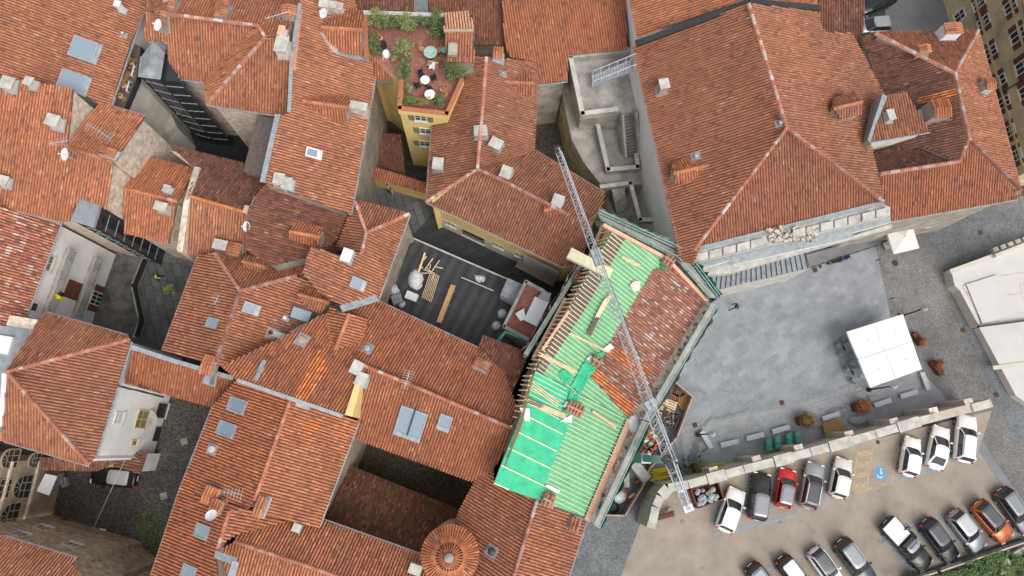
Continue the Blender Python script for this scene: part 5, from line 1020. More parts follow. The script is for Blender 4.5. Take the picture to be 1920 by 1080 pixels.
# ---------------------------------------------------------------- crane
def lattice(mb, p, q, w0, w1, h0, h1, n, mt='galvanised steel', r=.055):
    r *= .72
    p, q = V(p), V(q); d = (q - p).normalized(); s = d.cross(V((0, 0, 1))).normalized(); up = s.cross(d); prev = None
    for k in range(n + 1):
        t_ = k / n; c = p.lerp(q, t_); w_ = w0 + (w1 - w0) * t_; h_ = h0 + (h1 - h0) * t_; A = [c - s * w_ / 2, c + s * w_ / 2, c + up * h_]
        for a, b in ((0, 1), (1, 2), (2, 0)): mb.tube(A[a], A[b], r * .6, mt, 5, cap=False)
        if prev:
            for a in range(3): mb.tube(prev[a], A[a], r, mt, 6, cap=False); mb.tube(prev[a], A[(a + 1) % 3], r * .55, mt, 5, cap=False)
        prev = A
crn = thing('tower_crane', 'grey lattice tower crane spanning from the site yard over the green roof', 'crane', P(1176, 857, 0))
base = P(1174, 857, .4); HT = 16.5; top = V((base.x, base.y, HT)); tip = P(1046, 280, 18.2); ctr = P(1292, 918, 17.0); node = P(1217, 758, 17.4)
topj = P(1256, 872, HT + .3)
mb = MB(); mb.bar(base, V((base.x, base.y, 9)), .8, .8, 'galvanised steel'); mb.bar(V((base.x, base.y, 9)), top, .55, .55, 'galvanised steel'); mb.build('mast', crn)
mb = MB(); tj = V((base.x, base.y, HT + .2)); j0 = tj; lattice(mb, tj, node, .8, .8, .9, .8, 7, 'galvanised steel', .06); lattice(mb, node, tip, .75, .45, .8, .4, 34, 'galvanised steel', .05); mb.build('jib', crn)
cj = tj + (tj - node).normalized() * 3.6; mb = MB(); lattice(mb, tj, cj, .8, .5, .8, .5, 4, 'galvanised steel', .06); mb.box(cj, .5, .7, .3, 'galvanised steel', math.atan2((tj - node).y, (tj - node).x)); mb.build('counter_jib', crn)
mb = MB(); mb.box(node + V((0, 0, .4)), .8, .6, .5, 'zinc sheet', .6); mb.box(node.lerp(tip, .56) + V((0, 0, .2)), 1.2, .7, .35, 'zinc sheet', 1.9); mb.box(node.lerp(tip, .56) + V((0, 0, -.3)), .35, .3, .5, 'dark metal'); mb.box(tip, .5, .5, .3, 'dark metal', .3); mb.box(tj + V((0, 0, .2)), .9, .9, .6, 'dark metal', .7); mb.build('trolley', crn)
mb = MB()
for z_, a, b in ((1.9, tj, node), (1.6, node, node.lerp(tip, .35))): mb.tube(a + V((0, 0, z_)), b + V((0, 0, .8)), .03, 'galvanised steel', 5)
mb.tube(tj + V((.25, .1, 1.9)), node.lerp(tip, .7) + V((0, 0, .6)), .02, 'dark metal', 5); mb.tube(tj, tj + V((0, 0, 1.9)), .07, 'galvanised steel', 6); mb.build('tie_rod', crn)
mb = MB()
for an in (45, 135, 225, 315): a_ = math.radians(an + 15); e = V((base.x + math.cos(a_) * 1.9, base.y + math.sin(a_) * 1.9, .3)); mb.bar(base, e, .22, .25, 'zinc sheet'); mb.lathe((e.x, e.y, 0), [(.3, 0), (.3, .08), (.08, .1), (.08, .4)], 'zinc sheet', 10)
mb.build('outrigger', crn)
for i, (x, y, a_) in enumerate([(1168, 893, 20), (1199, 884, 60)]): mb = MB(); mb.box(P(x, y, .9), 1.9, .9, 1.5, 'concrete', math.radians(a_) + 1.2); mb.build('ballast_block', crn)
# ================================================================ square, car park, yards
def bx(mb, px, py, z, sx, sy, sz, mt, ang, t=.5): p = P(px, py, z); mb.box(p, sx, sy, sz, mt, ang, t=t)
def pang(a, b, z=0): p, q = P(*a, z), P(*b, z); return math.atan2((q - p).y, (q - p).x)
mat('granite bench', (.52, .53, .55), .7, .12, 6); mat('yellow road paint', (.42, .32, .19), .8, .3, 3); mat('blue road paint', (.20, .33, .46), .8, .3, 3); mat('blue sign paint', (.12, .30, .55), .8, .2, 3)
mat('canvas white', (.86, .86, .86), .8, .04, 1); mat('canvas cream', (.74, .70, .65), .8, .06, 1); mat('yellow steel', (.72, .55, .03), .5, .12, 4); mat('red steel', (.45, .06, .04), .5, .2, 4); mat('rusty steel', (.13, .05, .03), .8, .3, 4); mat('green plastic', (.10, .40, .29), .45, .15, 5)
mat('pink fence mesh', (.50, .30, .28), .8, .25, 3); mat('crate wood', (.42, .24, .09), .8, .25, 5); mat('grey bag', (.36, .38, .42), .6, .25, 4, bump=.5); mat('wall render', (.50, .42, .35), .9, .2, 1); mat('coping slab', (.50, .475, .42), .9, .3, 1.3, bump=.2); mat('teal fabric', (.03, .45, .42), .6, .1)
mat('black fabric', (.02, .02, .024), .8, .2); mat('blue fabric', (.03, .07, .25), .7, .2); mat('hi vis yellow', (.65, .85, .03), .6, .1); mat('cream render', (.57, .53, .45), .9, .10, .6); mat('off white render', (.57, .55, .52), .9, .06, .5); mat('skin', (.5, .3, .22), .6, .1); mat('cloth print', (.35, .50, .42), .8, .5, 12); mat('copper foil', (.60, .36, .16), .45, .12, 2, metal=.4)
# benches
b0 = None; BL = [((1314, 806), (1336, 843), 'stone bench beside the lamp post nearest the site fence'), ((1350, 835), (1387, 827), 'stone bench second from the lamp post near the site fence'), ((1399, 823), (1434, 814), 'stone bench above the left stack of green chairs'), ((1447, 810), (1483, 800), 'stone bench above the right stack of green chairs'), ((1541, 786), (1576, 775), 'stone bench beside the orange wooden table'),
      ((1640, 760), (1672, 750), 'stone bench touching the red brown shrub'), ((1688, 744), (1722, 734), 'stone bench below the corner of the white parasols'), ((1729, 697), (1742, 732), 'stone bench right of the white parasols near the square edge')]
for a, b, lb in BL:
    c = P((a[0] + b[0]) / 2, (a[1] + b[1]) / 2, .45); an = pang(a, b)
    if b0 is None:
        b0 = thing('stone_bench', lb, 'bench', (c.x, c.y, .012), 'stone benches on the square'); T0 = (c, an)
        mb = MB(); mb.box((c.x, c.y, .40), 1.75, .46, .12, 'granite bench', 0); s_o = mb.build('seat', b0)
        for s in (-1, 1): mb = MB(); mb.box((c.x + s * .6, c.y, .18), .3, .38, .33, 'granite bench', 0); mb.build('leg', b0)
        b0.rotation_euler = (0, 0, an)
    else: copytree(b0, (c.x, c.y, .012), an, lb)
# lamps
def lamp(bp, hp, h_, label):
    p = P(*bp, 0); t = thing('street_lamp', label, 'street lamp', (p.x, p.y, .01), 'black street lamps'); mb = MB(); mb.lathe((p.x, p.y, 0), [(.22, 0), (.22, .25), (.14, .4), (.08, .6), (.06, h_ - .3), (.05, h_)], 'dark metal', 12); mb.build('post', t)
    mb = MB(); mb.lathe((p.x, p.y, h_), [(.05, 0), (.22, .1), (.26, .2), (.24, .5), (.3, .52), (.12, .7), (.02, .85)], 'lead grey', 12); mb.build('lantern', t); mb = MB(); mb.bar((p.x - .4, p.y, h_ - .1), (p.x + .4, p.y, h_ - .1), .05, .05, 'dark metal'); mb.build('cross_arm', t)
lamp((1308, 815), (1335, 814), 4.0, 'black street lamp beside the bench near the site fence'); lamp((1628, 731), (1665, 727), 4.0, 'black street lamp just below the large white parasols'); lamp((1688, 593), (1707, 588), 3.6, 'black street lamp above the corner of the large white parasols')
# parasols
def parasol(pts, z, label, mt, rise=.35, group=None, dx=0):
    cs_ = [P(*q, z) for q in pts]; c = sum(cs_, V()) / 4; t = thing('parasol', label, 'parasol', (c.x, c.y, 0), group); mb = MB(); N = 6; apex = c + V((0, 0, rise)); vs = []; fs_ = []
    for e in range(4):
        a, b = cs_[e], cs_[(e + 1) % 4]; o = len(vs)
        for j in range(N + 1):
            q = a.lerp(b, j / N); q = q - V((0, 0, .05 * math.sin(math.pi * j / N))); vs += [q - V((0, 0, .22)), q, q.lerp(apex, .5) + V((0, 0, -.02)), apex.copy()]
        for j in range(N):
            for k in range(3): fs_.append((o + 4 * j + k, o + 4 * (j + 1) + k, o + 4 * (j + 1) + k + 1, o + 4 * j + k + 1))
    mb.add(vs, fs_, mt); mb.build('canopy', t); mb = MB(); mb.tube((c.x, c.y, .3), apex + V((0, 0, .06)), .045, 'lead grey', 8); mb.build('pole', t); mb = MB(); mb.box((c.x, c.y, .16), .8, .8, .25, 'concrete', .3); mb.build('base', t)
    mb = MB()
    for q in cs_: mb.tube(q - V((0, 0, .16)), apex - V((0, 0, .2)), .02, 'lead grey', 5)
    mb.build('rib', t); return t
C_ = [V((1588, 622)), V((1693, 589)), V((1729, 692)), V((1632, 727))]
def bil(u, v): a = C_[0].lerp(C_[1], u); b = C_[3].lerp(C_[2], u); q = a.lerp(b, v); return (q.x, q.y)
for (u0, u1, v0, v1, lb) in ((0, .475, 0, .49, 'upper left of the four joined white parasols'), (.485, 1, 0, .49, 'upper right of the four joined white parasols'), (0, .49, .5, 1, 'lower left of the four joined white parasols'), (.50, 1, .5, 1, 'lower right of the four joined white parasols')):
    parasol([bil(u0, v0), bil(u1, v0), bil(u1, v1), bil(u0, v1)], 3.0, lb, 'canvas white', .3, 'large white parasols on the square')
parasol([(1661, 427), (1709, 414), (1724, 465), (1676, 476)], 2.9, 'cream square parasol standing alone below the red roof corner', 'canvas cream', .5); parasol([(1742, 404), (1771, 399), (1765, 421), (1735, 428)], 2.7, 'small pale awning parasol at the wall of the hipped house', 'canvas cream', .3)
# tables and chairs
def tset(px, py, z, label, top='lead grey', chair='lead grey', n=3, rot=20, round_=False, sc=1.0, cat='table set'):
    c = P(px, py, z + .7); t = thing('cafe_table', label, 'table', (c.x, c.y, z)); mb = MB(); a = math.radians(rot)
    if round_: mb.lathe((c.x, c.y, z + .70), [(.45 * sc, 0), (.45 * sc, .04)], top, 20)
    else: mb.box((c.x, c.y, z + .72), .8 * sc, .8 * sc, .04, top, a)
    mb.build('tabletop', t); mb = MB(); mb.tube((c.x, c.y, z), (c.x, c.y, z + .7), .04, 'dark metal', 8); mb.lathe((c.x, c.y, z), [(.25, 0), (.25, .03)], 'dark metal', 12); mb.build('leg', t); return c
def chair(x, y, z, ang, label, mt='lead grey', group='cafe chairs', nm='chair'):
    t = thing(nm, label, 'chair', (x, y, z), group); T = Matrix.Translation((x, y, z)) @ Matrix.Rotation(ang, 4, 'Z')
    def em(fn, nm_):
        mb = MB(); fn(mb); mb.v = [tuple(T @ V(q)) for q in mb.v]; mb.build(nm_, t)
    em(lambda m: m.box((0, 0, .45), .44, .44, .05, mt), 'seat'); em(lambda m: (m.box((-.21, 0, .72), .04, .42, .36, mt), m.box((-.21, -.2, .5), .04, .04, .2, mt), m.box((-.21, .2, .5), .04, .04, .2, mt)), 'backrest')
    for a in (-1, 1):
        for b in (-1, 1): em(lambda m: m.tube((a * .19, b * .19, 0), (a * .19, b * .19, .44), .018, 'dark metal', 5), 'leg')
    return t
c = tset(1591, 650, .012, 'grey table with menus at the upper left side of the white parasols'); 
for k, (dx, dy, lb) in enumerate(((-.85, .1, 'grey chair left of the upper table by the white parasols'), (-.2, .8, 'grey chair above the upper table by the white parasols'), (-.7, -.8, 'grey chair below left of the upper table by the white parasols'))): chair(c.x + dx, c.y + dy, .012, math.atan2(-dy, -dx), lb)
c = tset(1608, 697, .012, 'grey table with menus at the lower left side of the white parasols')
for k, (dx, dy, lb) in enumerate(((-.85, .2, 'grey chair left of the lower table by the white parasols'), (-.3, .85, 'grey chair above the lower table by the white parasols'), (-.3, -.9, 'dark grey chair under the lower table by the white parasols'))): chair(c.x + dx, c.y + dy, .012, math.atan2(-dy, -dx), lb)
# planters
def planter(px, py, sx, sy, a, label, mt, n=900, r=.85, ox=.25, oy=0, s=.07, rz=.8, box='rusty steel', h_=.55):
    p = P(px, py, 0); t = thing('planter', label, 'planter', (p.x, p.y, .01)); mb = MB(); mb.box((p.x, p.y, h_ / 2 + .012), sx, sy, h_, box, math.radians(a)); mb.build('box', t); mb = MB(); leaves(mb, (p.x + ox, p.y + oy, h_ + rz * .6), r, r, rz, int(n * 1.8), s, mt, 14, True); mb.build('foliage', t); mb = MB()
    for k in range(6): mb.tube((p.x, p.y, h_ - .1), (p.x + ox + R.uniform(-.4, .4) * r, p.y + oy + R.uniform(-.4, .4) * r, h_ + rz), .02, 'old timber', 5, .008)
    mb.build('stem', t)
planter(1499, 788, .8, .8, 16, 'steel planter with a green and red rounded shrub between benches', 'olive leaves', 1700, .85); planter(1603, 763, .8, .8, 16, 'steel planter with a round red brown shrub below the parasols', 'autumn leaves', 1700, .8)
planter(1305, 876, .9, .9, 16, 'planter with a yellow green shrub beside the bicycles', 'lime leaves', 1400, .75, .2); planter(1717, 636, .6, 1.3, 30, 'long planter with a rusty shrub just right of the white parasols', 'autumn leaves', 700, .45, .15, -.35, .06, .5); planter(1752, 690, .6, 1.4, 35, 'long planter with an orange shrub beside the square edge', 'autumn leaves', 800, .5, .05, .3, .06, .5)
shrub(1764, 702, .3, .3, .25, .3, 250, 'dark green plant at the low end of the orange planter', 'green leaves', .06)
def bistro(px, py, label):
    for k, (ox, oy) in enumerate(((0, 0), (.02, -.55), (.85, .18), (.85, -.4))):
        p = P(px, py, .5); T_ = math.radians(14)
        t = thing('stacked_chairs', label[k], 'chair stack', (p.x + ox, p.y + oy, .012), 'stacks of green plastic chairs')
        for i in range(3):
            mb = MB(); mb.box((p.x + ox, p.y + oy, .42 + i * .16), .5, .46, .05, 'green plastic', T_); mb.bar((p.x + ox - .25, p.y + oy, .45 + i * .16), (p.x + ox - .36, p.y + oy - .02, .85 + i * .16), .44, .04, 'green plastic', V((1, 0, 0))); mb.box((p.x + ox, p.y + oy + .24, .6 + i * .16), .44, .05, .04, 'green plastic', T_); mb.box((p.x + ox, p.y + oy - .24, .6 + i * .16), .44, .05, .04, 'green plastic', T_); mb.build('chair_shell', t)
        for a, b in ((-1, -1), (-1, 1), (1, -1), (1, 1)): mb = MB(); mb.tube((p.x + ox + a * .2, p.y + oy + b * .2, .012), (p.x + ox + a * .18, p.y + oy + b * .18, .42), .02, 'green plastic', 5); mb.build('leg', t)
bistro(1440, 828, ['green chair stack at the upper left of the left cluster', 'green chair stack at the lower left of the left cluster', 'green chair stack at the upper right of the left cluster', 'green chair stack at the lower right of the left cluster']); bistro(1478, 818, ['green chair stack at the upper left of the right cluster', 'green chair stack at the lower left of the right cluster', 'green chair stack at the upper right of the right cluster', 'green chair stack at the lower right of the right cluster'])
t = thing('wooden_table', 'orange wooden table with a plank top between bench and boundary wall', 'table', P(1562, 800, 0)); p = P(1562, 800, .75); a = math.radians(17)
for i in range(5): mb = MB(); o = Matrix.Rotation(a, 3, 'Z') @ V((0, -.36 + i * .18, 0)); mb.box(p + o, 1.9, .16, .06, 'crate wood', a); mb.build('plank', t)
mb = MB(); mb.box(p + Matrix.Rotation(a, 3, 'Z') @ V((0, .55, .15)), 1.8, .06, .3, 'crate wood', a); mb.build('backboard', t)
for s in (-1, 1): mb = MB(); q = Matrix.Rotation(a, 3, 'Z') @ V((s * .75, 0, 0)); mb.box((p.x + q.x, p.y + q.y, .36), .1, .7, .7, 'crate wood', a); mb.build('leg', t)
# covered heap
def heap(nm, label, cat, px, py, z, rx, ry, rz, mt, n=9, rough=.18, ang=0):
    c = P(px, py, z); mb = MB(); vs = []; m_ = 18
    for i in range(n + 1):
        th = math.pi / 2 * i / n
        for j in range(m_):
            ph = 2 * math.pi * j / m_; k = 1 + R.uniform(-rough, rough); x, y = rx * math.cos(th) * math.cos(ph) * k, ry * math.cos(th) * math.sin(ph) * k
            vs.append((c.x + x * math.cos(ang) - y * math.sin(ang), c.y + x * math.sin(ang) + y * math.cos(ang), z + rz * math.sin(th) * (1 + R.uniform(-rough, rough) * .6)))
    mb.add(vs, [(i * m_ + j, i * m_ + (j + 1) % m_, (i + 1) * m_ + (j + 1) % m_, (i + 1) * m_ + j) for i in range(n) for j in range(m_)], mt); o = mb.build(nm, None, True); tag(o, label, cat); return o
heap('tarpaulin_heap', 'heap under a grey tarpaulin between wooden table and red brown shrub', 'tarpaulin', 1608, 788, .012, .95, .5, .5, 'grey bag', ang=.1)
# boundary wall
bw_ = thing('boundary_wall', 'long pale wall with slab coping and niches between square and car park', 'wall', P(1480, 850, 0)); HB = 4.2
path = [(1222, 982), (1229, 950), (1238, 930), (1252, 915), (1290, 908), (1394, 880), (1450, 866), (1553, 838), (1640, 814), (1722, 790), (1853, 757)]
mb = MB(); wallrun(mb, path, 0, HB, .74, 'wall render'); mb.build('wall', bw_)
tl_ = [P(*q, HB) for q in path]; mb = MB(); seg = 0
for a, b in zip(tl_, tl_[1:]):
    L_ = (b - a).length; n_s = max(1, int(L_ / 1.5)); d = (b - a).normalized(); s = V((-d.y, d.x, 0))
    for i in range(n_s):
        seg += 1; p0, p1 = a.lerp(b, i / n_s) + d * .03, a.lerp(b, (i + 1) / n_s) - d * .03; ww = .72 if seg % 3 else .95; zz = HB + (.10 if seg % 3 else .22) + R.uniform(0, .03)
        if seg in (17, 18): continue
        mb.bar(p0 + V((0, 0, zz - HB)), p1 + V((0, 0, zz - HB)), ww, .14, 'coping slab')
mb.build('coping', bw_); mb = MB()
for a, b in zip(tl_[4:], tl_[5:]):
    L_ = (b - a).length; n_s = max(1, int(L_ / 3.2)); d = (b - a).normalized(); s = V((-d.y, d.x, 0))
    for i in range(n_s): q = a.lerp(b, (i + .5) / n_s) + s * .55; mb.box((q.x, q.y, HB / 2), .7, .5, HB - .1, 'wall render', math.atan2(d.y, d.x)); mb.box((q.x, q.y, HB - .02), .8, .62, .08, 'pale rubble', math.atan2(d.y, d.x))
mb.build('buttress', bw_)
# car park markings
def mark(nm, lines, wd, mt, z=.02):
    mb = MB()
    for a, b in lines: p, q = P(*a, z), P(*b, z); mb.bar(p, q, wd, .004, mt)
    return struct(mb.build(nm))
mark('blue_bay_lines', [((1340, 1002), (1500, 965)), ((1335, 985), (1352, 905)), ((1382, 985), (1402, 885)), ((1447, 968), (1458, 872)), ((1497, 960), (1520, 855)), ((1545, 950), (1560, 845)), ((1668, 905), (1752, 882)), ((1668, 905), (1690, 830)), ((1722, 888), (1738, 810)), ((1440, 1068), (1520, 1045)), ((1700, 985), (1830, 955)), ((1650, 1000), (1660, 1020)), ((1655, 1010), (1715, 1075)), ((1720, 1000), (1790, 1060)), ((1770, 985), (1830, 1045)), ((1830, 965), (1880, 1025)), ((1875, 950), (1925, 1005)), ((1520, 1050), (1560, 1090)), ((1570, 1040), (1620, 1090)), ((1475, 1062), (1500, 1090))], .14, 'blue road paint')
mark('yellow_bay_lines', [((1609, 842), (1598, 925)), ((1636, 842), (1624, 922)), ((1598, 925), (1670, 905)), ((1686, 835), (1671, 903)), ], .16, 'yellow road paint', .024)
mark('yellow_hatch', [((1611, 852), (1633, 847)), ((1608, 873), (1630, 868)), ((1605, 893), (1627, 888)), ((1602, 913), (1624, 908))], .45, 'yellow road paint', .024)
mb = MB(); mb.add([P(*q, .028) for q in [(1645, 874), (1663, 880), (1657, 902), (1638, 896)]][::-1], [(0, 1, 2, 3)], 'blue sign paint'); c = P(1651, 888, .034); 
u_ = (P(1645, 874, 0) - P(1638, 896, 0)).normalized(); r_s = V((u_.y, -u_.x, 0))
def L2(a, b): mb.bar(c + r_s * a[0] + u_ * a[1], c + r_s * b[0] + u_ * b[1], .08, .004, 'white frame')
for k in range(10):
    a0, a1 = [math.radians(200 + 25 * (k + j)) for j in (0, 1)]; L2((-.02 + .26 * math.cos(a0), -.12 + .26 * math.sin(a0)), (-.02 + .26 * math.cos(a1), -.12 + .26 * math.sin(a1)))
L2((-.06, .3), (-.02, 0)); L2((-.02, 0), (.2, 0)); L2((.2, 0), (.3, -.25)); L2((-.04, .18), (.16, .16)); mb.box(c + u_ * .42 + r_s * -.06, .12, .12, .004, 'white frame'); struct(mb.build('disabled_bay_symbol'))
for i, (x, y, s, lb) in enumerate([(1838, 436, .45, 'dark square drain on the upper street'), (1806, 619, .5, 'dark square drain beside the cream building'), (1868, 740, .5, 'dark square drain past the end of the boundary wall'), (1528, 506, .5, 'square brown cover by the porch'), (1538, 500, .3, 'small brown cover by the porch'), (1466, 755, .45, 'square drain in the middle of the square'), (1303, 797, .45, 'square drain beside the first lamp post'), (1646, 829, .35, 'small brown drain at the foot of the boundary wall')]):
    mb = MB(); bx(mb, x, y, .025, s, s, .02, 'rusty steel', .35)
    for k in range(4): p = P(x, y, .037); mb.box((p.x - s / 2 + s * (k + .5) / 4, p.y, .037), .04, s * .8, .008, 'dark metal', 0)
    tag(mb.build('drain_cover'), lb, 'drain cover', 'drain covers')
mb = MB(); p = P(1678, 493, .01); mb.lathe(p, [(.33, 0), (.33, .012), (.28, .016)], 'dark metal', 20); tag(mb.build('manhole_cover'), 'round dark manhole cover below the cream parasol', 'manhole cover')
for a, b, lb in (((1641, 489), (1651, 486), 'short black slot drain nearer the cream parasol'), ((1667, 561), (1677, 558), 'short black slot drain nearer the white parasols')):
    mb = MB(); mb.bar(P(*a, .02), P(*b, .02), .12, .02, 'dark metal'); tag(mb.build('slot_drain'), lb, 'drain')
# people
def person(px, py, z, label, legs, torso, head='old timber', face=0.0, lean=0.0, step=.3, arm=.35, nm='person', sit=False):
    p = P(px, py, z + .9); x0, y0 = p.x, p.y; T = Matrix.Translation((x0, y0, z)) @ Matrix.Rotation(face, 4, 'Z')
    nmz = 'clothes %s %s' % (legs, torso)
    if nmz not in MATS:
        mt, nt, b, L = nodes(nmz); at = nt.nodes.new('ShaderNodeNewGeometry'); sp = nt.nodes.new('ShaderNodeSeparateXYZ'); L.new(at.outputs['Position'], sp.inputs[0])
        mp = nt.nodes.new('ShaderNodeMapRange'); mp.inputs[1].default_value = z; mp.inputs[2].default_value = z + 2; L.new(sp.outputs['Z'], mp.inputs[0])
        CO = {'black': (.015, .015, .02), 'blue': (.03, .07, .25), 'hi': (.6, .85, .02), 'white': (.6, .6, .6), 'grey': (.12, .12, .13), 'purple': (.08, .04, .10), 'red': (.4, .05, .05)}
        r = ramp(nt, [(0, (.02, .02, .02)), (.05, CO[legs]), (.46 if not sit else .26, CO[torso]), (.745 if not sit else .56, (.5, .3, .22))], 'CONSTANT'); L.new(mp.outputs[0], r.inputs[0]); L.new(r.outputs[0], b.inputs['Base Color']); b.inputs['Roughness'].default_value = .8; MATS[nmz] = mt
    H_ = .46 if sit else .92; kx = .42 if sit else 0
    J = {'pel': (0, 0, H_, .15), 'wst': (.02 + lean * .1, 0, H_ + .2, .13), 'chs': (.04 + lean * .3, 0, H_ + .42, .155), 'nck': (.05 + lean * .42, 0, H_ + .57, .06), 'hd0': (.07 + lean * .48, 0, H_ + .66, .085), 'hd1': (.08 + lean * .52, 0, H_ + .77, .09)}
    E = [('pel', 'wst'), ('wst', 'chs'), ('chs', 'nck'), ('nck', 'hd0'), ('hd0', 'hd1')]
    for s, nm_ in ((1, 'l'), (-1, 'r')):
        st = step * s
        J[nm_ + 'hip'] = (0, .1 * s, H_ - .06, .10)
        J[nm_ + 'kne'] = (.42, .12 * s, .47, .07) if sit else (st * .55, .1 * s, .50, .07)
        J[nm_ + 'ank'] = (.42, .12 * s, .09, .045) if sit else (st, .1 * s, .09, .045); J[nm_ + 'toe'] = (J[nm_ + 'ank'][0] + .17, .12 * s, .05, .04)
        J[nm_ + 'sho'] = (.04 + lean * .36, .19 * s, H_ + .50, .07); J[nm_ + 'elb'] = (.02 + lean * .3 - st * arm * .6, .27 * s, H_ + .24, .048); J[nm_ + 'wri'] = (.15 + lean * .3 - st * arm, .27 * s, H_ + .03, .034)
        J[nm_ + 'han'] = (J[nm_ + 'wri'][0] + .03, .27 * s, H_ - .05, .036)
        E += [('pel', nm_ + 'hip'), (nm_ + 'hip', nm_ + 'kne'), (nm_ + 'kne', nm_ + 'ank'), (nm_ + 'ank', nm_ + 'toe'), ('chs', nm_ + 'sho'), (nm_ + 'sho', nm_ + 'elb'), (nm_ + 'elb', nm_ + 'wri'), (nm_ + 'wri', nm_ + 'han')]
        for f in range(5):
            y = .27 * s + (-.03 + f * .015) * s; k = '%sf%d' % (nm_, f); hx = J[nm_ + 'han'][0]
            J[k] = (hx + (.02 if f else .06), y, H_ - (.12 if f else .08), .009); J[k + 't'] = (hx + (.03 if f else .08), y, H_ - ([.11, .15, .16, .155, .14][f]), .008); E += [(nm_ + 'han', k), (k, k + 't')]
    ks = list(J); me = bpy.data.meshes.new(nm); me.from_pydata([tuple(T @ V(J[k][:3])) for k in ks], [(ks.index(a), ks.index(b)) for a, b in E], []); o = bpy.data.objects.new(nm, me); COL.objects.link(o)
    md = o.modifiers.new('skin', 'SKIN'); sv = me.skin_vertices[0].data
    for i, k in enumerate(ks): sv[i].radius = (J[k][3],) * 2; sv[i].use_root = (k == 'pel')
    ss = o.modifiers.new('sub', 'SUBSURF'); ss.levels = ss.render_levels = 1; me.materials.append(MATS[nmz]); tag(o, label, 'person')
    hm = MB(); hc = T @ V((J['hd1'][0] - .02, 0, J['hd1'][2] + .02)); hm.lathe(hc - V((0, 0, .05)), [(.095, 0), (.105, .05), (.085, .1), (.03, .125)], head, 12); hm.build('hair' if head != 'hi vis yellow' else 'helmet', o); return o
person(1380, 574, .008, 'person in black walking alone across the grey square', 'black', 'black', face=math.radians(200), step=.38)
person(1772, 402, .01, 'person in dark clothes beside the small pale awning parasol', 'black', 'grey', face=1.0); person(1764, 425, .01, 'person in white trousers and red top near the small pale awning', 'white', 'red', face=2.5, step=.3); person(1786, 403, .01, 'person in grey sitting by the house wall right of the pale awning', 'grey', 'white', face=2.0, step=.1)
person(294, 519, .01, 'person in a bright yellow top in the flagstone courtyard', 'black', 'hi', 'black fabric', face=.5); person(727, 352, 1.62, 'person with pale top sitting in the alley nearer the yellow wall', 'black', 'white', face=.2, step=.1); person(736, 360, 1.62, 'person in black sitting beside the pale dressed one in the alley', 'black', 'black', face=3.3, step=.1)
person(1697, 990, .016, 'person in blue standing between pickup truck and black hatchback', 'black', 'blue', face=2.0); person(1000, 655, 10.6, 'dark dressed worker bending on the scaffold beside the red balcony', 'purple', 'black', face=1.0, lean=.8)
# bicycles / scooters
def bicycle(px, py, z, ang, label, mt='dark metal', group=None):
    p = P(px, py, z + .4); t = thing('bicycle', label, 'bicycle', (p.x, p.y, z), group); T = Matrix.Translation((p.x, p.y, z)) @ Matrix.Rotation(ang, 4, 'Z')
    def em(fn, nm_):
        mb = MB(); fn(mb); mb.v = [tuple(T @ V(q)) for q in mb.v]; mb.build(nm_, t)
    for s in (-1, 1):
        def whl(m):
            for k in range(18): a0, a1 = math.tau * k / 18, math.tau * (k + 1) / 18; m.tube((s * .52 + .33 * math.cos(a0), 0, .34 + .33 * math.sin(a0)), (s * .52 + .33 * math.cos(a1), 0, .34 + .33 * math.sin(a1)), .02, 'black rubber', 5, cap=False)
            for k in range(8): a0 = math.tau * k / 8; m.tube((s * .52, 0, .34), (s * .52 + .32 * math.cos(a0), 0, .34 + .32 * math.sin(a0)), .004, 'galvanised steel', 3)
        em(whl, 'wheel')
    em(lambda m: [m.tube(a, b, .02, mt, 6) for a, b in (((-.52, 0, .34), (-.15, 0, .3)), ((-.15, 0, .3), (-.25, 0, .85)), ((-.52, 0, .34), (-.22, 0, .75)), ((-.22, 0, .75), (.38, 0, .8)), ((-.15, 0, .3), (.38, 0, .75)), ((.35, 0, .95), (.52, 0, .34)))], 'frame')
    em(lambda m: m.box((-.27, 0, .88), .26, .13, .05, 'black rubber'), 'saddle'); em(lambda m: (m.tube((.33, -.28, 1.0), (.33, .28, 1.0), .018, 'dark metal', 6), m.tube((.36, 0, .9), (.33, 0, 1.0), .02, 'dark metal', 6)), 'handlebar'); return t
bicycle(1272, 872, .01, math.radians(100), 'leftmost bicycle leaning in the row beside the yellow green planter', group='bicycles parked by the planter'); bicycle(1282, 868, .01, math.radians(95), 'middle bicycle in the row beside the yellow green planter', 'blue paint', group='bicycles parked by the planter'); bicycle(1291, 870, .01, math.radians(80), 'rightmost bicycle in the row beside the yellow green planter', 'red paint', group='bicycles parked by the planter'); bicycle(1313, 852, .01, math.radians(40), 'bicycle standing alone above the yellow green planter', 'silver paint')
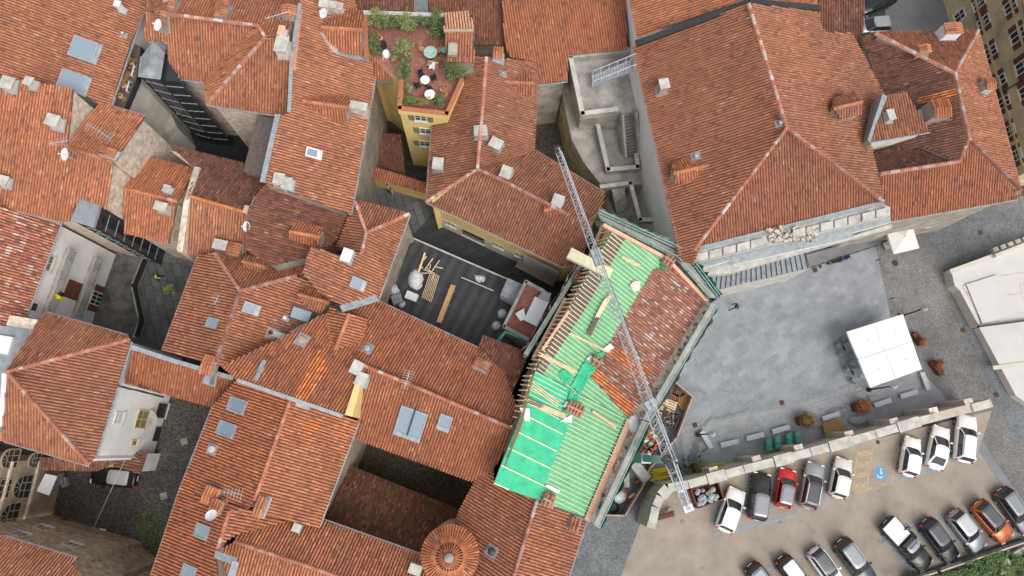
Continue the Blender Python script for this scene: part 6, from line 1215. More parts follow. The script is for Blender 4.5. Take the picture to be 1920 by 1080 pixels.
def scooter(px, py, z, ang, label, mt):
    p = P(px, py, z + .5); t = thing('motor_scooter', label, 'scooter', (p.x, p.y, z)); T = Matrix.Translation((p.x, p.y, z)) @ Matrix.Rotation(ang, 4, 'Z')
    def em(fn, nm_, sm=False):
        mb = MB(); fn(mb); mb.v = [tuple(T @ V(q)) for q in mb.v]; mb.build(nm_, t, sm)
    for s in (-1, 1): em(lambda m: m.lathe((s * .62, 0, .24), [(.14, -.06), (.24, -.04), (.24, .04), (.14, .06)], 'tyre', 14, V((0, 1, 0))), 'wheel')
    em(lambda m: (m.box((-.35, 0, .52), .85, .34, .32, mt, taper=.8), m.box((.1, 0, .3), .5, .3, .1, mt), m.box((.45, 0, .62), .14, .4, .6, mt, taper=.7), m.box((.62, 0, .5), .3, .16, .08, mt)), 'body'); em(lambda m: m.box((-.3, 0, .74), .7, .28, .12, 'black rubber', taper=.9), 'seat'); em(lambda m: (m.tube((.4, -.34, 1.02), (.4, .34, 1.02), .02, 'dark metal', 6), m.tube((.45, 0, .8), (.4, 0, 1.02), .03, 'dark metal', 6)), 'handlebar'); return t
scooter(1569, 490, .01, math.radians(15), 'silver blue scooter parked below the ramp, left of the dark one', 'silver paint'); scooter(1581, 485, .01, math.radians(22), 'dark blue scooter parked below the ramp', 'blue paint'); scooter(1706, 998, .016, math.radians(130), 'blue scooter squeezed between the pickup truck and the black hatchback', 'blue paint')
scooter(112, 975, .01, math.radians(-8), 'black scooter along the stained wall in the cobbled courtyard', 'black paint')
# ---------------------------------------------------------------- site yard
def box_thing(nm, label, cat, px, py, z0, sx, sy, h_, mt, a, fill=None, fillmt=None, par=None, wall_=.06):
    p = P(px, py, z0 + h_); t = thing(nm, label, cat, (p.x, p.y, z0)); A = math.radians(a); Rm = Matrix.Rotation(A, 3, 'Z'); mb = MB(); mb.box((p.x, p.y, z0 + .05), sx, sy, .1, mt, A)
    for s in (-1, 1):
        q = Rm @ V((s * sx / 2, 0, 0)); mb.box((p.x + q.x, p.y + q.y, z0 + h_ / 2 + .002), wall_, sy, h_, mt, A); q = Rm @ V((0, s * sy / 2, 0)); mb.box((p.x + q.x, p.y + q.y, z0 + h_ / 2 + .004), sx - wall_, wall_, h_ - .01, mt, A)
    mb.build('box', t)
    if fill:
        mb = MB(); fill(mb, p, Rm, sx, sy, z0, h_, A); mb.build('contents', t)
    return t
def rubble(ms, n=60, s0=.12, s1=.35):
    def f(mb, p, Rm, sx, sy, z0, h_, A):
        for i in range(n): q = Rm @ V((R.uniform(-.42, .42) * sx, R.uniform(-.42, .42) * sy, 0)); mb.box((p.x + q.x, p.y + q.y, z0 + h_ * R.uniform(.55, .95)), R.uniform(s0, s1), R.uniform(s0, s1), R.uniform(.08, .25), R.choice(ms), R.uniform(0, 3))
    return f
def rows_fill(mb, p, Rm, sx, sy, z0, h_, A):
    n = int(sx / .2); m_ = int(sy / .42)
    for i in range(n):
        for j in range(m_): q = Rm @ V((-sx / 2 + (i + .5) * sx / n, -sy / 2 + (j + .5) * sy / m_, 0)); d = Rm @ V((0, .19, 0)); mb.tube((p.x + q.x - d.x, p.y + q.y - d.y, z0 + h_ * .8), (p.x + q.x + d.x, p.y + q.y + d.y, z0 + h_ * .8 + R.uniform(0, .04)), .09, 'dark old clay tile', 6, t=R.random())
box_thing('roof_tile_crate', 'crate of stacked old roof tiles at the top of the site yard', 'crate', 1243, 728, 0, 1.7, 1.3, .9, 'old timber', -20, rows_fill); box_thing('roof_tile_crate', 'crate of old roof tiles right of the other one at the top of the yard', 'crate', 1262, 738, 0, 1.3, 1.2, .9, 'old timber', -20, rows_fill)
box_thing('roof_tile_crate', 'small crate of red tiles beside the scaffold in the yard', 'crate', 1203, 808, 0, 1.4, 1.1, .8, 'old timber', -25, rows_fill); box_thing('rubble_crate', 'dark crate of dusty rubble in the middle of the yard', 'crate', 1219, 790, 0, 1.6, 1.4, .9, 'old timber', -25, rubble(['pale rubble', 'plaster', 'old timber'], 90, .06, .16)); box_thing('rubble_crate', 'dark crate of earth on the right side of the yard', 'crate', 1256, 784, 0, 1.5, 1.5, .9, 'old timber', -25, rubble(['soil', 'plaster', 'old timber'], 120, .06, .16)); box_thing('rubble_crate', 'crate of timber offcuts and broken bricks near the crane mast', 'crate', 1226, 824, 0, 1.6, 1.5, .9, 'old timber', -35, rubble(['fresh timber', 'pale stone', 'weathered clay tile', 'old timber'], 40, .1, .5)); box_thing('rubble_crate', 'open crate of sand right below the big pale pallet', 'crate', 1233, 768, 0, 1.5, 1.2, .8, 'old timber', -25, rubble(['pale rubble', 'ochre plaster'], 90, .06, .16))
def pallet(px, py, z, sx, sy, n, a, label, mt='fresh timber', tiers=4):
    p = P(px, py, z); t = thing('pallet_stack', label, 'pallets', (p.x, p.y, 0)); A = math.radians(a); Rm = Matrix.Rotation(A, 3, 'Z')
    for k in range(tiers):
        mb = MB(); z_ = z - k * .16
        for i in range(n): q = Rm @ V((0, -sy / 2 + (i + .5) * sy / n, 0)); mb.box((p.x + q.x, p.y + q.y, z_ + .06), sx, sy / n * .6, .03, mt, A)
        for i in range(3): q = Rm @ V((-sx / 2 + .06 + i * (sx - .12) / 2, 0, 0)); mb.box((p.x + q.x, p.y + q.y, z_ - .005), .09, sy, .09, mt, A)
        mb.build('pallet', t)
    return t
pallet(1251, 753, .6, 1.9, 1.7, 7, -22, 'big pale pallet stack in the site yard'); pallet(1283, 754, .5, 1.1, 1.3, 6, -60, 'smaller orange pallet stack in the corner of the yard', 'crate wood', 3)
box_thing('red_container', 'open red steel container edge beside the crane mast', 'container', 1205, 838, 0, 1.9, 2.4, 1.2, 'red steel', -35, rubble(['plaster', 'old timber'], 30, .1, .3), wall_=.14)
heap('rubble_sack', 'white rubble sack at the lower end of the site yard', 'sack', 1159, 930, .012, .8, .65, .7, 'plastic sheet', rough=.12); heap('rubble_sack', 'white sack lying on the scaffold edge by the crane', 'sack', 1186, 792, 11.2, .5, .8, .4, 'plastic sheet', rough=.12)
mb = MB(); p = P(1152, 952, .4); mb.lathe((p.x, p.y, .012), [(.42, 0), (.45, .55), (.4, .55), (.36, .1)], 'black trim', 18, caps=False); tag(mb.build('mortar_tub'), 'black round mortar tub at the lower end of the yard', 'tub')
fp = [(1262, 712), (1299, 744), (1270, 820), (1218, 880), (1206, 912), (1172, 967), (1132, 966)]; t = thing('site_fence', 'low site fence with pink mesh around the crane yard', 'fence', P(1262, 820, 0)); mb = MB(); wallrun(mb, fp, .02, 1.5, .03, 'pink fence mesh'); mb.build('mesh', t); mb = MB()
for a, b in zip(fp, fp[1:]):
    p, q = P(*a, 1.5), P(*b, 1.5); n_ = max(1, int((q - p).length / 1.8))
    for k in range(n_ + 1): w_ = p.lerp(q, k / n_); mb.tube((w_.x, w_.y, 0), (w_.x, w_.y, 1.6), .03, 'fresh timber', 6)
    mb.bar((p.x, p.y, 1.5), (q.x, q.y, 1.5), .12, .06, 'pink fence mesh')
mb.build('post', t)
def bars(nm, label, cat, a, b, n, wd, mt, z=.35, r=.05, jit=6):
    t = thing(nm, label, cat, P((a[0] + b[0]) / 2, (a[1] + b[1]) / 2, 0))
    for i in range(n): o = (i - (n - 1) / 2) * wd; mb = MB(); mb.tube(P(a[0] + R.uniform(-jit, jit), a[1] + o, z + R.uniform(-.2, .2)), P(b[0] + R.uniform(-jit, jit), b[1] + o + R.uniform(-3, 3), z + R.uniform(-.2, .2)), r, mt, 8); mb.build('steel_tube', t)
    return t
bars('steel_prop_pile', 'pile of yellow steel props beside the boundary wall', 'props', (1222, 893), (1260, 885), 9, 2.8, 'yellow steel', .4, .06, 4); bars('steel_prop_pair', 'two yellow steel props lying beside the yellow green shrub', 'props', (1328, 874), (1359, 866), 2, 3, 'yellow steel', .3, .06, 1)
for i, (a, b, m_, lb) in enumerate([((1190, 905), (1215, 893), 'red steel', 'red steel beam lying between the ballast blocks'), ((1168, 915), (1185, 950), 'red steel', 'red steel beam below the ballast blocks'), ((1210, 862), (1222, 872), 'fresh timber', 'short pale board near the crane mast'), ((1200, 925), (1214, 914), 'old timber', 'dark board near the end of the pink fence'), ((1150, 905), (1163, 880), 'galvanised steel', 'grey steel bar beside the scaffold foot'), ((1176, 935), (1190, 925), 'fresh timber', 'pale board beside the white rubble sack')]):
    mb = MB(); mb.bar(P(*a, .3), P(*b, .3), .22, .2, m_); tag(mb.build('site_beam'), lb, 'beam')
for i, (x, y, lb) in enumerate([(1188, 868, 'grey heap of broken rubble left of the crane mast foot'), (1152, 905, 'small heap of broken rubble above the white rubble sack'), (1215, 850, 'small heap of broken rubble by the red container')]):
    mb = MB()
    for k in range(60): a = R.uniform(0, 6.3); r_ = R.uniform(0, 1) ** .7 * .8; p = P(x, y, .1); mb.box((p.x + math.cos(a) * r_, p.y + math.sin(a) * r_, .05 + (.8 - r_) * .4 * R.random()), R.uniform(.08, .3), R.uniform(.08, .25), R.uniform(.05, .2), R.choice(['pale rubble', 'concrete', 'dark old clay tile', 'old timber', 'white frame']), a)
    o = mb.build('rubble_heap'); tag(o, lb, 'rubble'); struct(o, 'stuff')
# skip with bags
def bagfill(mb, p, Rm, sx, sy, z0, h_, A):
    for i in range(26):
        q = Rm @ V((R.uniform(-.42, .3) * sx, R.uniform(-.4, .35) * sy, 0)); r_ = R.uniform(.18, .3); mb.lathe((p.x + q.x, p.y + q.y, z0 + h_ * .6 + R.uniform(0, .35)), [(r_ * .7, 0), (r_, .12), (r_ * .8, .28), (r_ * .3, .36), (r_ * .12, .44)], 'grey bag', 9)
box_thing('rubbish_skip', 'rusty open skip filled with grey rubbish bags beside the white compact car', 'skip', 1327, 927, .016, 2.6, 1.7, 1.1, 'rusty steel', 18, bagfill, wall_=.12)
mb = MB(); bx(mb, 1312, 903, .5, 1.7, .4, .12, 'green plastic', math.radians(14)); tag(mb.build('green_panel'), 'green panel leaning on the wall above the skip', 'panel'); mb = MB(); mb.bar(P(1230, 973, .5), P(1264, 964, .5), .3, .35, 'rusty steel'); mb.bar(P(1230, 968, .72), P(1264, 959, .72), .08, .3, 'rusty steel'); tag(mb.build('steel_trough'), 'rusty steel trough near the end of the boundary wall', 'trough')
for x, y, lb in ((1256, 957, 'pale barrel nearer the skip beside the rusty trough'), (1250, 962, 'pale barrel touching the rusty trough')): mb = MB(); p = P(x, y, .5); mb.lathe((p.x, p.y, .02), [(.2, 0), (.22, .3), (.2, .6), (.01, .6)], 'concrete', 12); tag(mb.build('barrel'), lb, 'barrel', 'barrels beside the trough')
mb = MB(); bx(mb, 1277, 921, .3, .7, .4, .5, 'blue sign paint', .3); bx(mb, 1277, 921, .62, .5, .2, .14, 'white frame', .3); tag(mb.build('generator'), 'small blue and white generator at the foot of the crane counter jib', 'generator')
# ---------------------------------------------------------------- materials on black roof
zr = 4.5; t = thing('batten_pile', 'pile of bound battens beside the sheeted bale on the black roof', 'timber', P(800, 540, zr))
for i in range(7): mb = MB(); mb.bar(P(808 + i * 2.6, 508 + i * 1.5, zr + .5 + .02 * i), P(791 + i * 2.8, 558 + i * 1.4, zr + .5 + .02 * i), .05, .07, 'fresh timber'); mb.build('batten', t)
for i in range(3): mb = MB(); mb.bar(P(785 + i * 12, 500 + i * 5, zr + .35), P(800 + i * 12, 480 + i * 4, zr + .4), .08, .08, 'fresh timber'); mb.build('batten', t)
tag(MB() and (lambda m: (m.bar(P(785, 510, zr + .6), P(797, 474, zr + .7), .16, .08, 'fresh timber'), m.build('long_plank'))[1])(MB()), 'single long plank sticking out above the sheeted bale', 'plank')
t = thing('scaffold_frame', 'heap of small wooden trestle frames above the sheeted bale', 'trestles', P(795, 505, zr))
for i in range(7): mb = MB(); x, y = 785 + R.uniform(0, 30), 498 + R.uniform(0, 16); mb.bar(P(x, y, zr + .5), P(x + R.uniform(-6, 22), y + R.uniform(-10, 14), zr + R.uniform(.4, .7)), .07, .07, 'fresh timber'); mb.build('rail', t)
heap('sheeted_bale', 'big bale wrapped in white sheet on the black flat roof', 'bale', 780, 524, zr, .68, .95, .6, 'plastic sheet', rough=.14); mb = MB(); bx(mb, 772, 556, zr + .5, 1.1, .7, .5, 'white metal', math.radians(-22)); tag(mb.build('white_pallet_load'), 'white wrapped load below the sheeted bale', 'load')
heap('white_sack', 'crumpled white sack with purple print left of the grey box', 'sack', 737, 543, zr, .45, .65, .5, 'plastic sheet', rough=.25, ang=.8); mb = MB(); bx(mb, 745, 562, zr + .4, .9, .8, .7, 'lead grey', math.radians(20)); tag(mb.build('grey_tool_box'), 'grey box at the lower left corner of the black roof', 'box'); heap('white_sack', 'small white sack touching the grey box', 'sack', 753, 570, zr, .3, .35, .35, 'plastic sheet', rough=.25)
t = thing('copper_roll', 'long copper coloured profile lying on the black flat roof', 'metal profile', P(837, 570, zr)); a, b = P(850, 535, zr + .3), P(823, 605, zr + .3); mb = MB(); d = (b - a).normalized(); s = V((-d.y, d.x, 0)); mb.bar(a, b, .48, .2, 'copper foil'); mb.bar(a + s * .2 + V((0, 0, .14)), b + s * .2 + V((0, 0, .14)), .08, .1, 'copper foil'); mb.build('profile', t); mb = MB()
for k in (.12, .5, .88): mb.box(a.lerp(b, k) - V((0, 0, .18)), .9, .1, .12, 'old timber', math.atan2(d.y, d.x) + 1.57)
mb.build('bearer', t)
mb = MB(); mb.bar(P(865, 520, zr + .3), P(925, 545, zr + .3), .1, .08, 'galvanised steel'); tag(mb.build('steel_angle'), 'long pale steel bar on the black roof under the white bundle', 'bar'); heap('white_bundle', 'bundle of white plastic and sticks on the pale steel bar', 'bundle', 900, 522, zr, .5, .28, .3, 'plastic sheet', rough=.4, ang=-.3)
heap('white_sack', 'white octagonal sack upper of the two beside the red balcony', 'sack', 942, 588, zr, .42, .42, .5, 'plastic sheet', rough=.1); heap('white_sack', 'striped white sack lower of the two beside the red balcony', 'sack', 931, 611, zr, .42, .4, .5, 'plastic sheet', rough=.2)
mb = MB(); p = [P(*q, 6.5) for q in [(952, 521), (982, 534), (968, 568), (938, 552)]]; mb.prism(p, 4.5, 'plastic sheet', 'lead grey'); tag(mb.build('roof_hatch'), 'dark green topped roof box beside the red tiled balcony', 'hatch')
# balcony building by the scaffold
t = thing('balcony_house', 'small building with a red tiled balcony strewn with white panels', 'building', P(990, 590, 0)); mb = MB(); mb.prism([P(*q, 7.2) for q in [(986, 528), (1020, 546), (1034, 560), (1000, 640), (995, 648), (948, 622), (950, 612)]], 0, 'plaster', 'red terrace tiles'); mb.build('wall', t); mb = MB(); wallrun(mb, [(1020, 546), (986, 528), (945, 612), (990, 636)], 7.2, 8.0, .15, 'pale rubble', 'concrete'); mb.build('parapet', t)
piece('foam_board', 'large white board propped on the red balcony', 'panel', [(1003, 556), (1030, 565), (1006, 612), (982, 600)], 8.0, .05, 'white metal'); piece('foam_board', 'smaller torn white board left on the red balcony', 'panel', [(966, 588), (982, 578), (986, 598), (976, 602)], 7.9, .05, 'white metal'); piece('foam_board', 'grey blue board at the top of the red balcony', 'panel', [(1018, 545), (1034, 550), (1028, 566), (1008, 558)], 8.1, .05, 'zinc sheet')
mb = MB(); mb.tube(P(948, 622, 9.2), P(905, 672, 9.8), .12, 'green netting', 8, .2); mb.tube(P(948, 622, 9.2), P(990, 640, 9.2), .1, 'green netting', 8, .1); tag(mb.build('rubble_chute'), 'green rubble chute running down to the brick chimney', 'chute')
W = Wall((820, 386), (1058, 498), 8.0, 0); t = thing('banner', 'grey white hoarding sheet hung along the alley facade', 'hoarding', W.at(1020, 500)); mb = MB(); a, b, c_, d_ = W.at(985, 470), W.at(1052, 502), W.at(1040, 527), W.at(983, 490); mb.prism([q + W.n * .35 for q in (a, b, c_, d_)], lambda p: p.z - .05, 'plastic sheet'); mb.build('sheet', t); mb = MB(); mb.bar(P(970, 492, 4.2), P(1040, 530, 4.2), .9, .12, 'old timber'); mb.build('shelf', t)
# facades: windows
h = H['cen']; f = HOUSES[h.name][1][2]; W = Wall((800, 378), (1058, 500), 9.0, .45)
for i, (x, y) in enumerate(((846, 420), (935, 460), (975, 478))): window(h, W, x, y, .9, .9, 'bright plaster')
window(h, W, 888, 443, 2.2, 1.6, 'old timber', bars=2); mb = MB(); q0, q1 = W.at(822, 410), W.at(1000, 494); mb.bar(V((q0.x, q0.y, 3.1)) - W.n * .018, V((q1.x, q1.y, 3.1)) - W.n * .018, .08, 2.6, 'bright plaster'); mb.build('plinth', h)
W = Wall((748, 205), (838, 215), 12.2, 0)
for x, y in ((789, 221), (798, 245), (797, 269)): window(tb, W, x, y, 1.0, 1.0, 'white frame', 'green shutter')
W = Wall((245, 640), (178, 856), 10.8); h = H['hipleft']
window(h, W, 222, 784, .9, 1.2, 'white frame', pane='off white render'); window(h, W, 266, 786, 1.5, 1.9, 'ochre plaster', pane='green shutter'); window(h, W, 303, 770, 1.2, 1.6, 'dark metal', bars=2); window(h, W, 297, 814, 1.2, 1.6, 'dark metal', bars=2); window(h, W, 251, 830, .4, .8, 'ochre plaster', bars=0)
mb = MB(); p = W.at(276, 788) + W.n * .4; nb = 12
mb.lathe((p.x - W.n.x * .4, p.y - W.n.y * .4, p.z - .25), [(.3, 0), (.85, .18), (.9, .3), (.01, .3)], 'concrete', 20); mb.build('balcony', h)
W = Wall((400, 763), (235, 718), 9.2, .28); h = H['passage']
for x, y in ((236, 727), (266, 734), (293, 741)): window(h, W, x, y, .8, .8, 'dark metal', sill=False)
# flecked house wall with balconies
h = H['fleck']; W = Wall((113, 418), (48, 592), 9.8, .28)
def ledge(W, a, b, h0, depth, tt, mt='concrete', nm='balcony'):
    p, q = W.at(*a), W.at(*b); z = (p.z + q.z) / 2; mb = MB(); o = W.n * depth / 2; mb.bar(V((p.x, p.y, z)) + o, V((q.x, q.y, z)) + o, depth, .25, mt); bl = mb.build(nm, tt); mb = MB(); e = W.n * depth
    mb.bar(V((p.x, p.y, z + 1.0)) + e, V((q.x, q.y, z + 1.0)) + e, .12, .08, mt); n = int((q - p).length / .22)
    for k in range(n): w_ = p.lerp(q, k / n) + e; mb.tube((w_.x, w_.y, z + .1), (w_.x, w_.y, z + 1.0), .04, mt, 5)
    mb.build('railing', bl)
ledge(W, (128, 470), (75, 585), 7.5, .9, h); ledge(W, (180, 486), (128, 592), 4, .9, h)
window(h, W, 88, 492, 1.3, 1.2, 'bright plaster', pane='green shutter'); window(h, W, 137, 544, 1.5, 2.0, 'brown shutter', pane='brown shutter', sill=False); window(h, W, 181, 560, 1.2, 1.8, 'white frame', 'brown shutter', bars=2); window(h, W, 62, 575, .5, .7, 'dark metal', bars=0)
mb = MB(); w_ = W.at(90, 552) + W.n * .9; mb.box(w_, .3, .7, .5, 'yellow steel', 1); mb.box(w_ + V((.1, .3, -.2)), .3, .3, .4, 'black trim', 1); tag(mb.build('hanging_laundry'), 'yellow and black cloth hanging on the upper balcony railing', 'laundry')
# low curved yard wall in flagstone courtyard
t = thing('courtyard_planter_wall', 'low curved wall with an iron railing dividing the flagstone courtyard', 'wall', P(255, 560, 0)); mb = MB(); wallrun(mb, [(268, 485), (248, 535), (262, 600), (252, 630)], 0, 1.0, .3, 'concrete'); mb.build('wall', t); mb = MB(); wallrun(mb, [(268, 485), (248, 535), (262, 600), (252, 630)], 1.1, 2.0, .04, 'dark metal'); mb.build('railing', t)
sheet('courtyard_inner_paving', [(272, 485), (372, 500), (340, 640), (262, 640), (268, 600), (255, 540)], .03, 'old stone slabs')
shrub(318, 545, .03, .6, .7, .6, 500, 'yellow green bush beside the person in the bright yellow top', 'lime leaves', .09)
# arcade house, left
t = thing('arcade_house', 'ochre arcaded house with arched windows at the left edge above the stained wall', 'house', P(60, 900, 0)); bA, bB = P(124, 862, 0), P(92, 990, 0); mat('arcade plaster', (.32, .255, .175), .9, .3, .8); W = Wall((124, 862), (92, 990), 0, 0); mb = MB(); mb.prism([V((q.x, q.y, 12)) for q in (bA, bB, bB - W.n * 9, bA - W.n * 9)], 0, 'arcade plaster'); mb.build('wall', t)
mb = MB()
for z in (4.0, 7.6): mb.bar(V((bA.x, bA.y, z)) + W.n * .06, V((bB.x, bB.y, z)) + W.n * .06, .2, .22, 'pale rubble')
mb.build('cornice', t)
for x, y, ww, hh in ((24, 860, 1.5, 1.4), (68, 863, 1.2, 1.0), (8, 916, 1.5, 1.4), (48, 912, 1.9, 1.4), (24, 965, 1.9, 1.4)): window(t, W, x, y, ww, hh, 'arcade plaster', arch=True, bars=2, sill=False)
t = thing('white_awning', 'white awning at the arcade beside the grey blue seats', 'awning', P(92, 908, 3)); mb = MB(); mb.prism([P(85, 888, 3.2), P(107, 893, 2.6), P(92, 929, 2.6), P(68, 921, 3.2)], lambda p: p.z - .05, 'canvas white'); mb.build('canopy', t)
for i, (x, y) in enumerate(((108, 902), (114, 897), (122, 904))): mb = MB(); bx(mb, x, y, .45, .8, .5, .5, 'lead grey', math.radians(-70)); bx(mb, x - 4, y, .8, .15, .5, .5, 'lead grey', math.radians(20)); tag(mb.build('outdoor_seat'), ['grey blue seat nearest the white awning', 'grey blue seat in the middle by the awning', 'grey blue seat farthest from the awning'][i], 'seat', 'seats by the awning')
# stained wall windows
h = H['sw']; W = Wall((5, 1006), (142, 1048), 10.8, .15)
for x, y in ((36, 1002), (80, 990), (135, 1022)): window(h, W, x, y, 1.0, 1.1, 'pale rubble', pane='old timber')
h = H['sw2']; W = Wall((142, 1066), (290, 1100), 7.5, .15); window(h, W, 208, 1058, 1.3, 1.8, 'rusty steel', pane='brown shutter', sill=False); window(h, W, 220, 1024, 1.1, 1.0, 'pale rubble', pane='old timber')
heap('white_bag', 'white rubbish bag at the foot of the stained wall', 'bag', 191, 998, .01, .4, .35, .4, 'plastic sheet', rough=.25)
mb = MB(); mb.tube(P(240, 850, 5), P(174, 993, 1.0), .02, 'bright plaster', 5); tag(mb.build('overhead_cable'), 'thin pale cable crossing the cobbled courtyard above the car', 'cable')
for x, y, lb in ((345, 828, 'pale square cover in the upper part of the cobbled courtyard'), (307, 930, 'pale square cover in the lower part of the cobbled courtyard')): mb = MB(); bx(mb, x, y, .02, .6, .6, .03, 'concrete', .3); tag(mb.build('stone_cover'), lb, 'cover', 'stone covers in the cobbled courtyard')
g_ = MB(); leaves(g_, P(283, 1000, .1), 1.4, 1.7, .12, 800, .09, 'green leaves', 22); g_.mats = g_.mats; o = g_.build('overgrown_grass'); tag(o, 'dark green overgrown grass in the corner of the cobbled courtyard', 'grass'); struct(o, 'stuff')
# cream building right
t = thing('cream_building', 'low cream flat roofed building at the right edge beside the street', 'building', P(1880, 590, 0))
mb = MB(); mb.prism([P(*q, 1.3) for q in [(1783, 505), (1850, 482), (1862, 474), (1990, 425), (1990, 590), (1836, 612), (1800, 545), (1790, 535)]], 0, 'cream render', 'off white render'); mb.prism([P(*q, .9) for q in [(1836, 614), (1990, 592), (1990, 800), (1905, 742)]], 0, 'cream render', 'off white render'); mb.build('wall', t)
mb = MB(); wallrun(mb, [(1786, 508), (1852, 484)], 1.3, 1.7, .45, 'cream render'); mb.build('parapet', t); mb = MB(); wallrun(mb, [(1870, 478), (1940, 450)], 1.3, 1.8, .3, 'cream render'); mb.build('parapet', t); mb = MB(); wallrun(mb, [(1838, 612), (1930, 600)], 1.3, 1.7, .12, 'dark metal'); mb.build('parapet', t)
mb = MB(); mb.prism([P(*q, 1.5) for q in [(1812, 533), (1870, 515), (1908, 590), (1842, 606)]], 1.3, 'concrete', 'off white render'); mb.prism([P(*q, 1.36) for q in [(1805, 536), (1814, 532), (1838, 580), (1832, 582)]], 1.3, 'pale rubble'); mb.build('roof_slab', t)
for i in range(5): mb = MB(); bx(mb, 1865 + i * 14, 468 - i * 5, 1.9, .55, .4, .35, 'concrete', .35); mb.build('coping_block', t)
mb = MB(); mb.bar(P(1862, 690, 0.95), P(1990, 672, 0.95), .4, .06, 'cream render'); mb.build('roof_seam', t)
mb = MB()
for a, b in (((1870, 520), (1990, 500)), ((1905, 590), (1990, 578)), ((1890, 555), (1990, 540))): mb.bar(P(*a, 1.32), P(*b, 1.32), .12, .05, 'cream render')
mb.prism([P(*q, 1.33) for q in [(1912, 533), (1950, 525), (1950, 560), (1920, 562)]], 1.3, 'pale rubble'); mb.build('roof_seam', t)
mat('damp stone', (.20, .215, .225), .7, .2, 3)
def stain(pts, wd, nm='damp_stain'):
    mb = MB(); w_ = [P(*q, .0145) for q in pts]; up_, dn_ = [], []
    for i in range(len(w_) - 1):
        p, q = w_[i], w_[i + 1]; n = max(2, int((q - p).length / .25)); d = (q - p).normalized(); s = V((-d.y, d.x, 0))
        for k in range(n): c = p.lerp(q, k / n); up_.append(c + s * wd * R.uniform(.15, 1)); dn_.append(c - s * wd * R.uniform(.15, 1))
    vs = up_ + dn_; m = len(up_); mb.add(vs, [(i, i + 1, m + i + 1, m + i)[::-1] for i in range(m - 1)], 'damp stone'); return struct(mb.build(nm))
stain([(1318, 798), (1328, 785), (1350, 782), (1380, 775), (1408, 764)], .28); stain([(1313, 815), (1305, 835), (1300, 850), (1290, 870)], .5); stain([(1315, 795), (1308, 812), (1296, 825)], .35); stain([(1311, 732), (1330, 742)], .22); stain([(1355, 733), (1372, 735), (1382, 728)], .14); stain([(1385, 722), (1405, 730), (1415, 738)], .06); stain([(1415, 738), (1440, 757)], .04)
for x in range(1512, 1640, 13): stain([(x, 752 - (x - 1512) * .17), (x + 5, 734 - (x - 1512) * .17)], .05, 'open_joint')
for a in ((1516, 740), (1525, 755), (1535, 768)): stain([a, (a[0] + 60, a[1] - 14), (a[0] + 115, a[1] - 30)], .05, 'open_joint')
stain([(1545, 772), (1575, 765), (1592, 762)], .25); stain([(1625, 740), (1630, 765)], .3)
mat('oil stain', (.24, .205, .17), .7, .2, 3)
for k in range(22):
    x, y = R.uniform(1230, 1850), R.uniform(890, 1075); p = P(x, y, .0185); r_ = R.uniform(.06, .35)
    if y > 1080 - (x - 1700) * .3 or y < 960 - (x - 1230) * .2: continue
    mb = MB(); m_ = 9; mb.add([p] + [p + V((math.cos(math.tau * i / m_), math.sin(math.tau * i / m_) * R.uniform(.5, 1), 0)) * r_ * R.uniform(.6, 1.1) for i in range(m_)], [(0, i + 1, (i + 1) % m_ + 1) for i in range(m_)], 'oil stain'); struct(mb.build('oil_stain'))
# garden wall, fence and shrubs bottom right
t = thing('garden_fence', 'dark metal fence between the car park and the green garden', 'fence', P(1800, 1060, 0)); fpp = [(1685, 1092), (1760, 1070), (1930, 1012)]; mb = MB(); wallrun(mb, fpp, 0, .5, .35, 'wall render'); mb.build('plinth', t); mb = MB()
for a, b in zip(fpp, fpp[1:]):
    p, q = P(*a, 1.9), P(*b, 1.9)
    for z in (.7, 1.3, 1.9): mb.bar((p.x, p.y, z), (q.x, q.y, z), .06, .06, 'dark metal')
    n_ = int((q - p).length / .14)
    for k in range(n_): w_ = p.lerp(q, k / n_); mb.bar((w_.x, w_.y, .5), (w_.x, w_.y, 1.95), .05, .03, 'dark metal', V((1, 0, 0)))
mb.build('railing', t)
g_ = MB(); 
for x, y, rx, ry, n in ((1725, 1100, 2.2, 1.3, 2200), (1775, 1085, 1.6, 1.2, 2200), (1830, 1068, 1.8, 1.3, 2600), (1862, 1052, 1.5, 1.2, 2200), (1915, 1060, 1.2, 1.5, 1800), (1880, 1090, 1.5, 1, 1200)): leaves(g_, P(x, y, .3), rx, ry, .5, n, .1, 'lawn blades', 24)
o = g_.build('ground_cover'); tag(o, 'bright green ground cover of the garden behind the dark fence', 'ground cover'); struct(o, 'stuff')
mb = MB(); pts = [(1880, 1100), (1884, 1065), (1895, 1045), (1925, 1030)]; wallrun(mb, pts, 0, .35, .5, 'coping slab'); tag(mb.build('garden_kerb'), 'curved pale stone kerb in the garden corner', 'kerb')
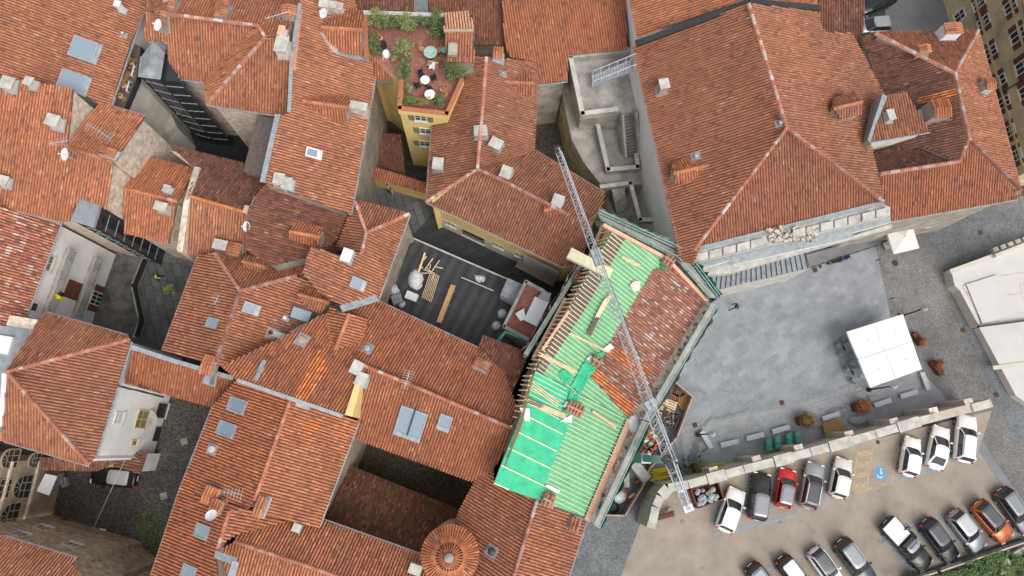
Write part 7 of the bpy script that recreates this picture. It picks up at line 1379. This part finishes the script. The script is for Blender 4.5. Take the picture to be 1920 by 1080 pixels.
# ---------------------------------------------------------------- roof terrace furniture
zt_ = 12.22
def chairs_around(c, n, r0, z, labels, mt, grp): 
    for k in range(n): a = math.tau * k / n + .5; chair(c.x + r0 * math.cos(a), c.y + r0 * math.sin(a), z, a + math.pi, labels[k], mt, grp)
c = tset(797, 150, zt_, 'white round table with black chairs on the roof terrace', 'white metal', round_=True, sc=.9); chairs_around(c, 4, .75, zt_, ['black chair at the upper right of the white round table', 'black chair at the upper left of the white round table', 'black chair at the lower left of the white round table', 'black chair at the lower right of the white round table'], 'black fabric', 'black chairs on the roof terrace')
c = tset(807, 98, zt_, 'table under a green and white printed cloth on the roof terrace', 'cloth print', round_=True, sc=1.3); chairs_around(c, 3, .85, zt_, ['wicker chair right of the printed cloth table', 'wicker chair left of the printed cloth table', 'wicker chair below the printed cloth table'], 'crate wood', 'wicker chairs on the roof terrace')
c = tset(806, 177, zt_, 'white round side table at the front planting of the roof terrace', 'white metal', round_=True, sc=1.0)
t = thing('closed_umbrella', 'closed pale umbrella lying open ended on the roof terrace floor', 'umbrella', P(811, 120, zt_)); p = P(811, 120, zt_ + .5); mb = MB(); vs = [p + V((0, 0, .3))]
for k in range(14): a = math.tau * k / 14; r_ = .55 if k % 2 else .35; vs.append(p + V((math.cos(a) * r_, math.sin(a) * r_, -.1)))
mb.add(vs, [(0, k + 1, (k + 1) % 14 + 1) for k in range(14)], 'plastic sheet'); mb.build('canopy', t); mb = MB(); mb.tube((p.x, p.y, zt_), p + V((0, 0, .3)), .03, 'galvanised steel', 6); mb.build('pole', t)
heap('white_cover', 'white covered seat at the left of the roof terrace', 'cover', 724, 103, zt_, .35, .4, .7, 'canvas white', rough=.1); mb = MB(); bx(mb, 720, 86, zt_ + .4, .35, .6, .7, 'black fabric', 0); bx(mb, 720, 90, zt_ + .85, .3, .1, .3, 'black fabric', 0); tag(mb.build('barbecue'), 'black barbecue above the white covered seat', 'barbecue')
mb = MB(); p = P(833, 93, zt_ + 1.2); mb.lathe(p, [(.3, 0), (.28, .05), (.05, .25)], 'teal fabric', 12); mb.tube((p.x, p.y, zt_), p, .03, 'dark metal', 6); tag(mb.build('teal_parasol'), 'small teal parasol beside the stair head', 'parasol'); mb = MB(); bx(mb, 849, 93, 15.2, .75, 1.0, .12, 'concrete', 0); bx(mb, 849, 93, 14.7, .6, .8, .9, 'mortar', 0); tag(mb.build('slab_chimney'), 'slab topped chimney beside the teal parasol', 'chimney')
for x, y, lb in ((830, 168, 'terracotta pot upper of the two by the right parapet'), (834, 177, 'terracotta pot lower of the two by the right parapet'), (713, 72, 'dry potted plant at the upper left of the terrace'), (848, 148, 'potted plant on the outer ledge of the right parapet')): shrub(x, y, zt_, .25, .25, .25, 120, lb, 'olive leaves', .06, 'potted_plant', 'pot plant', .3, 'pots on the roof terrace')
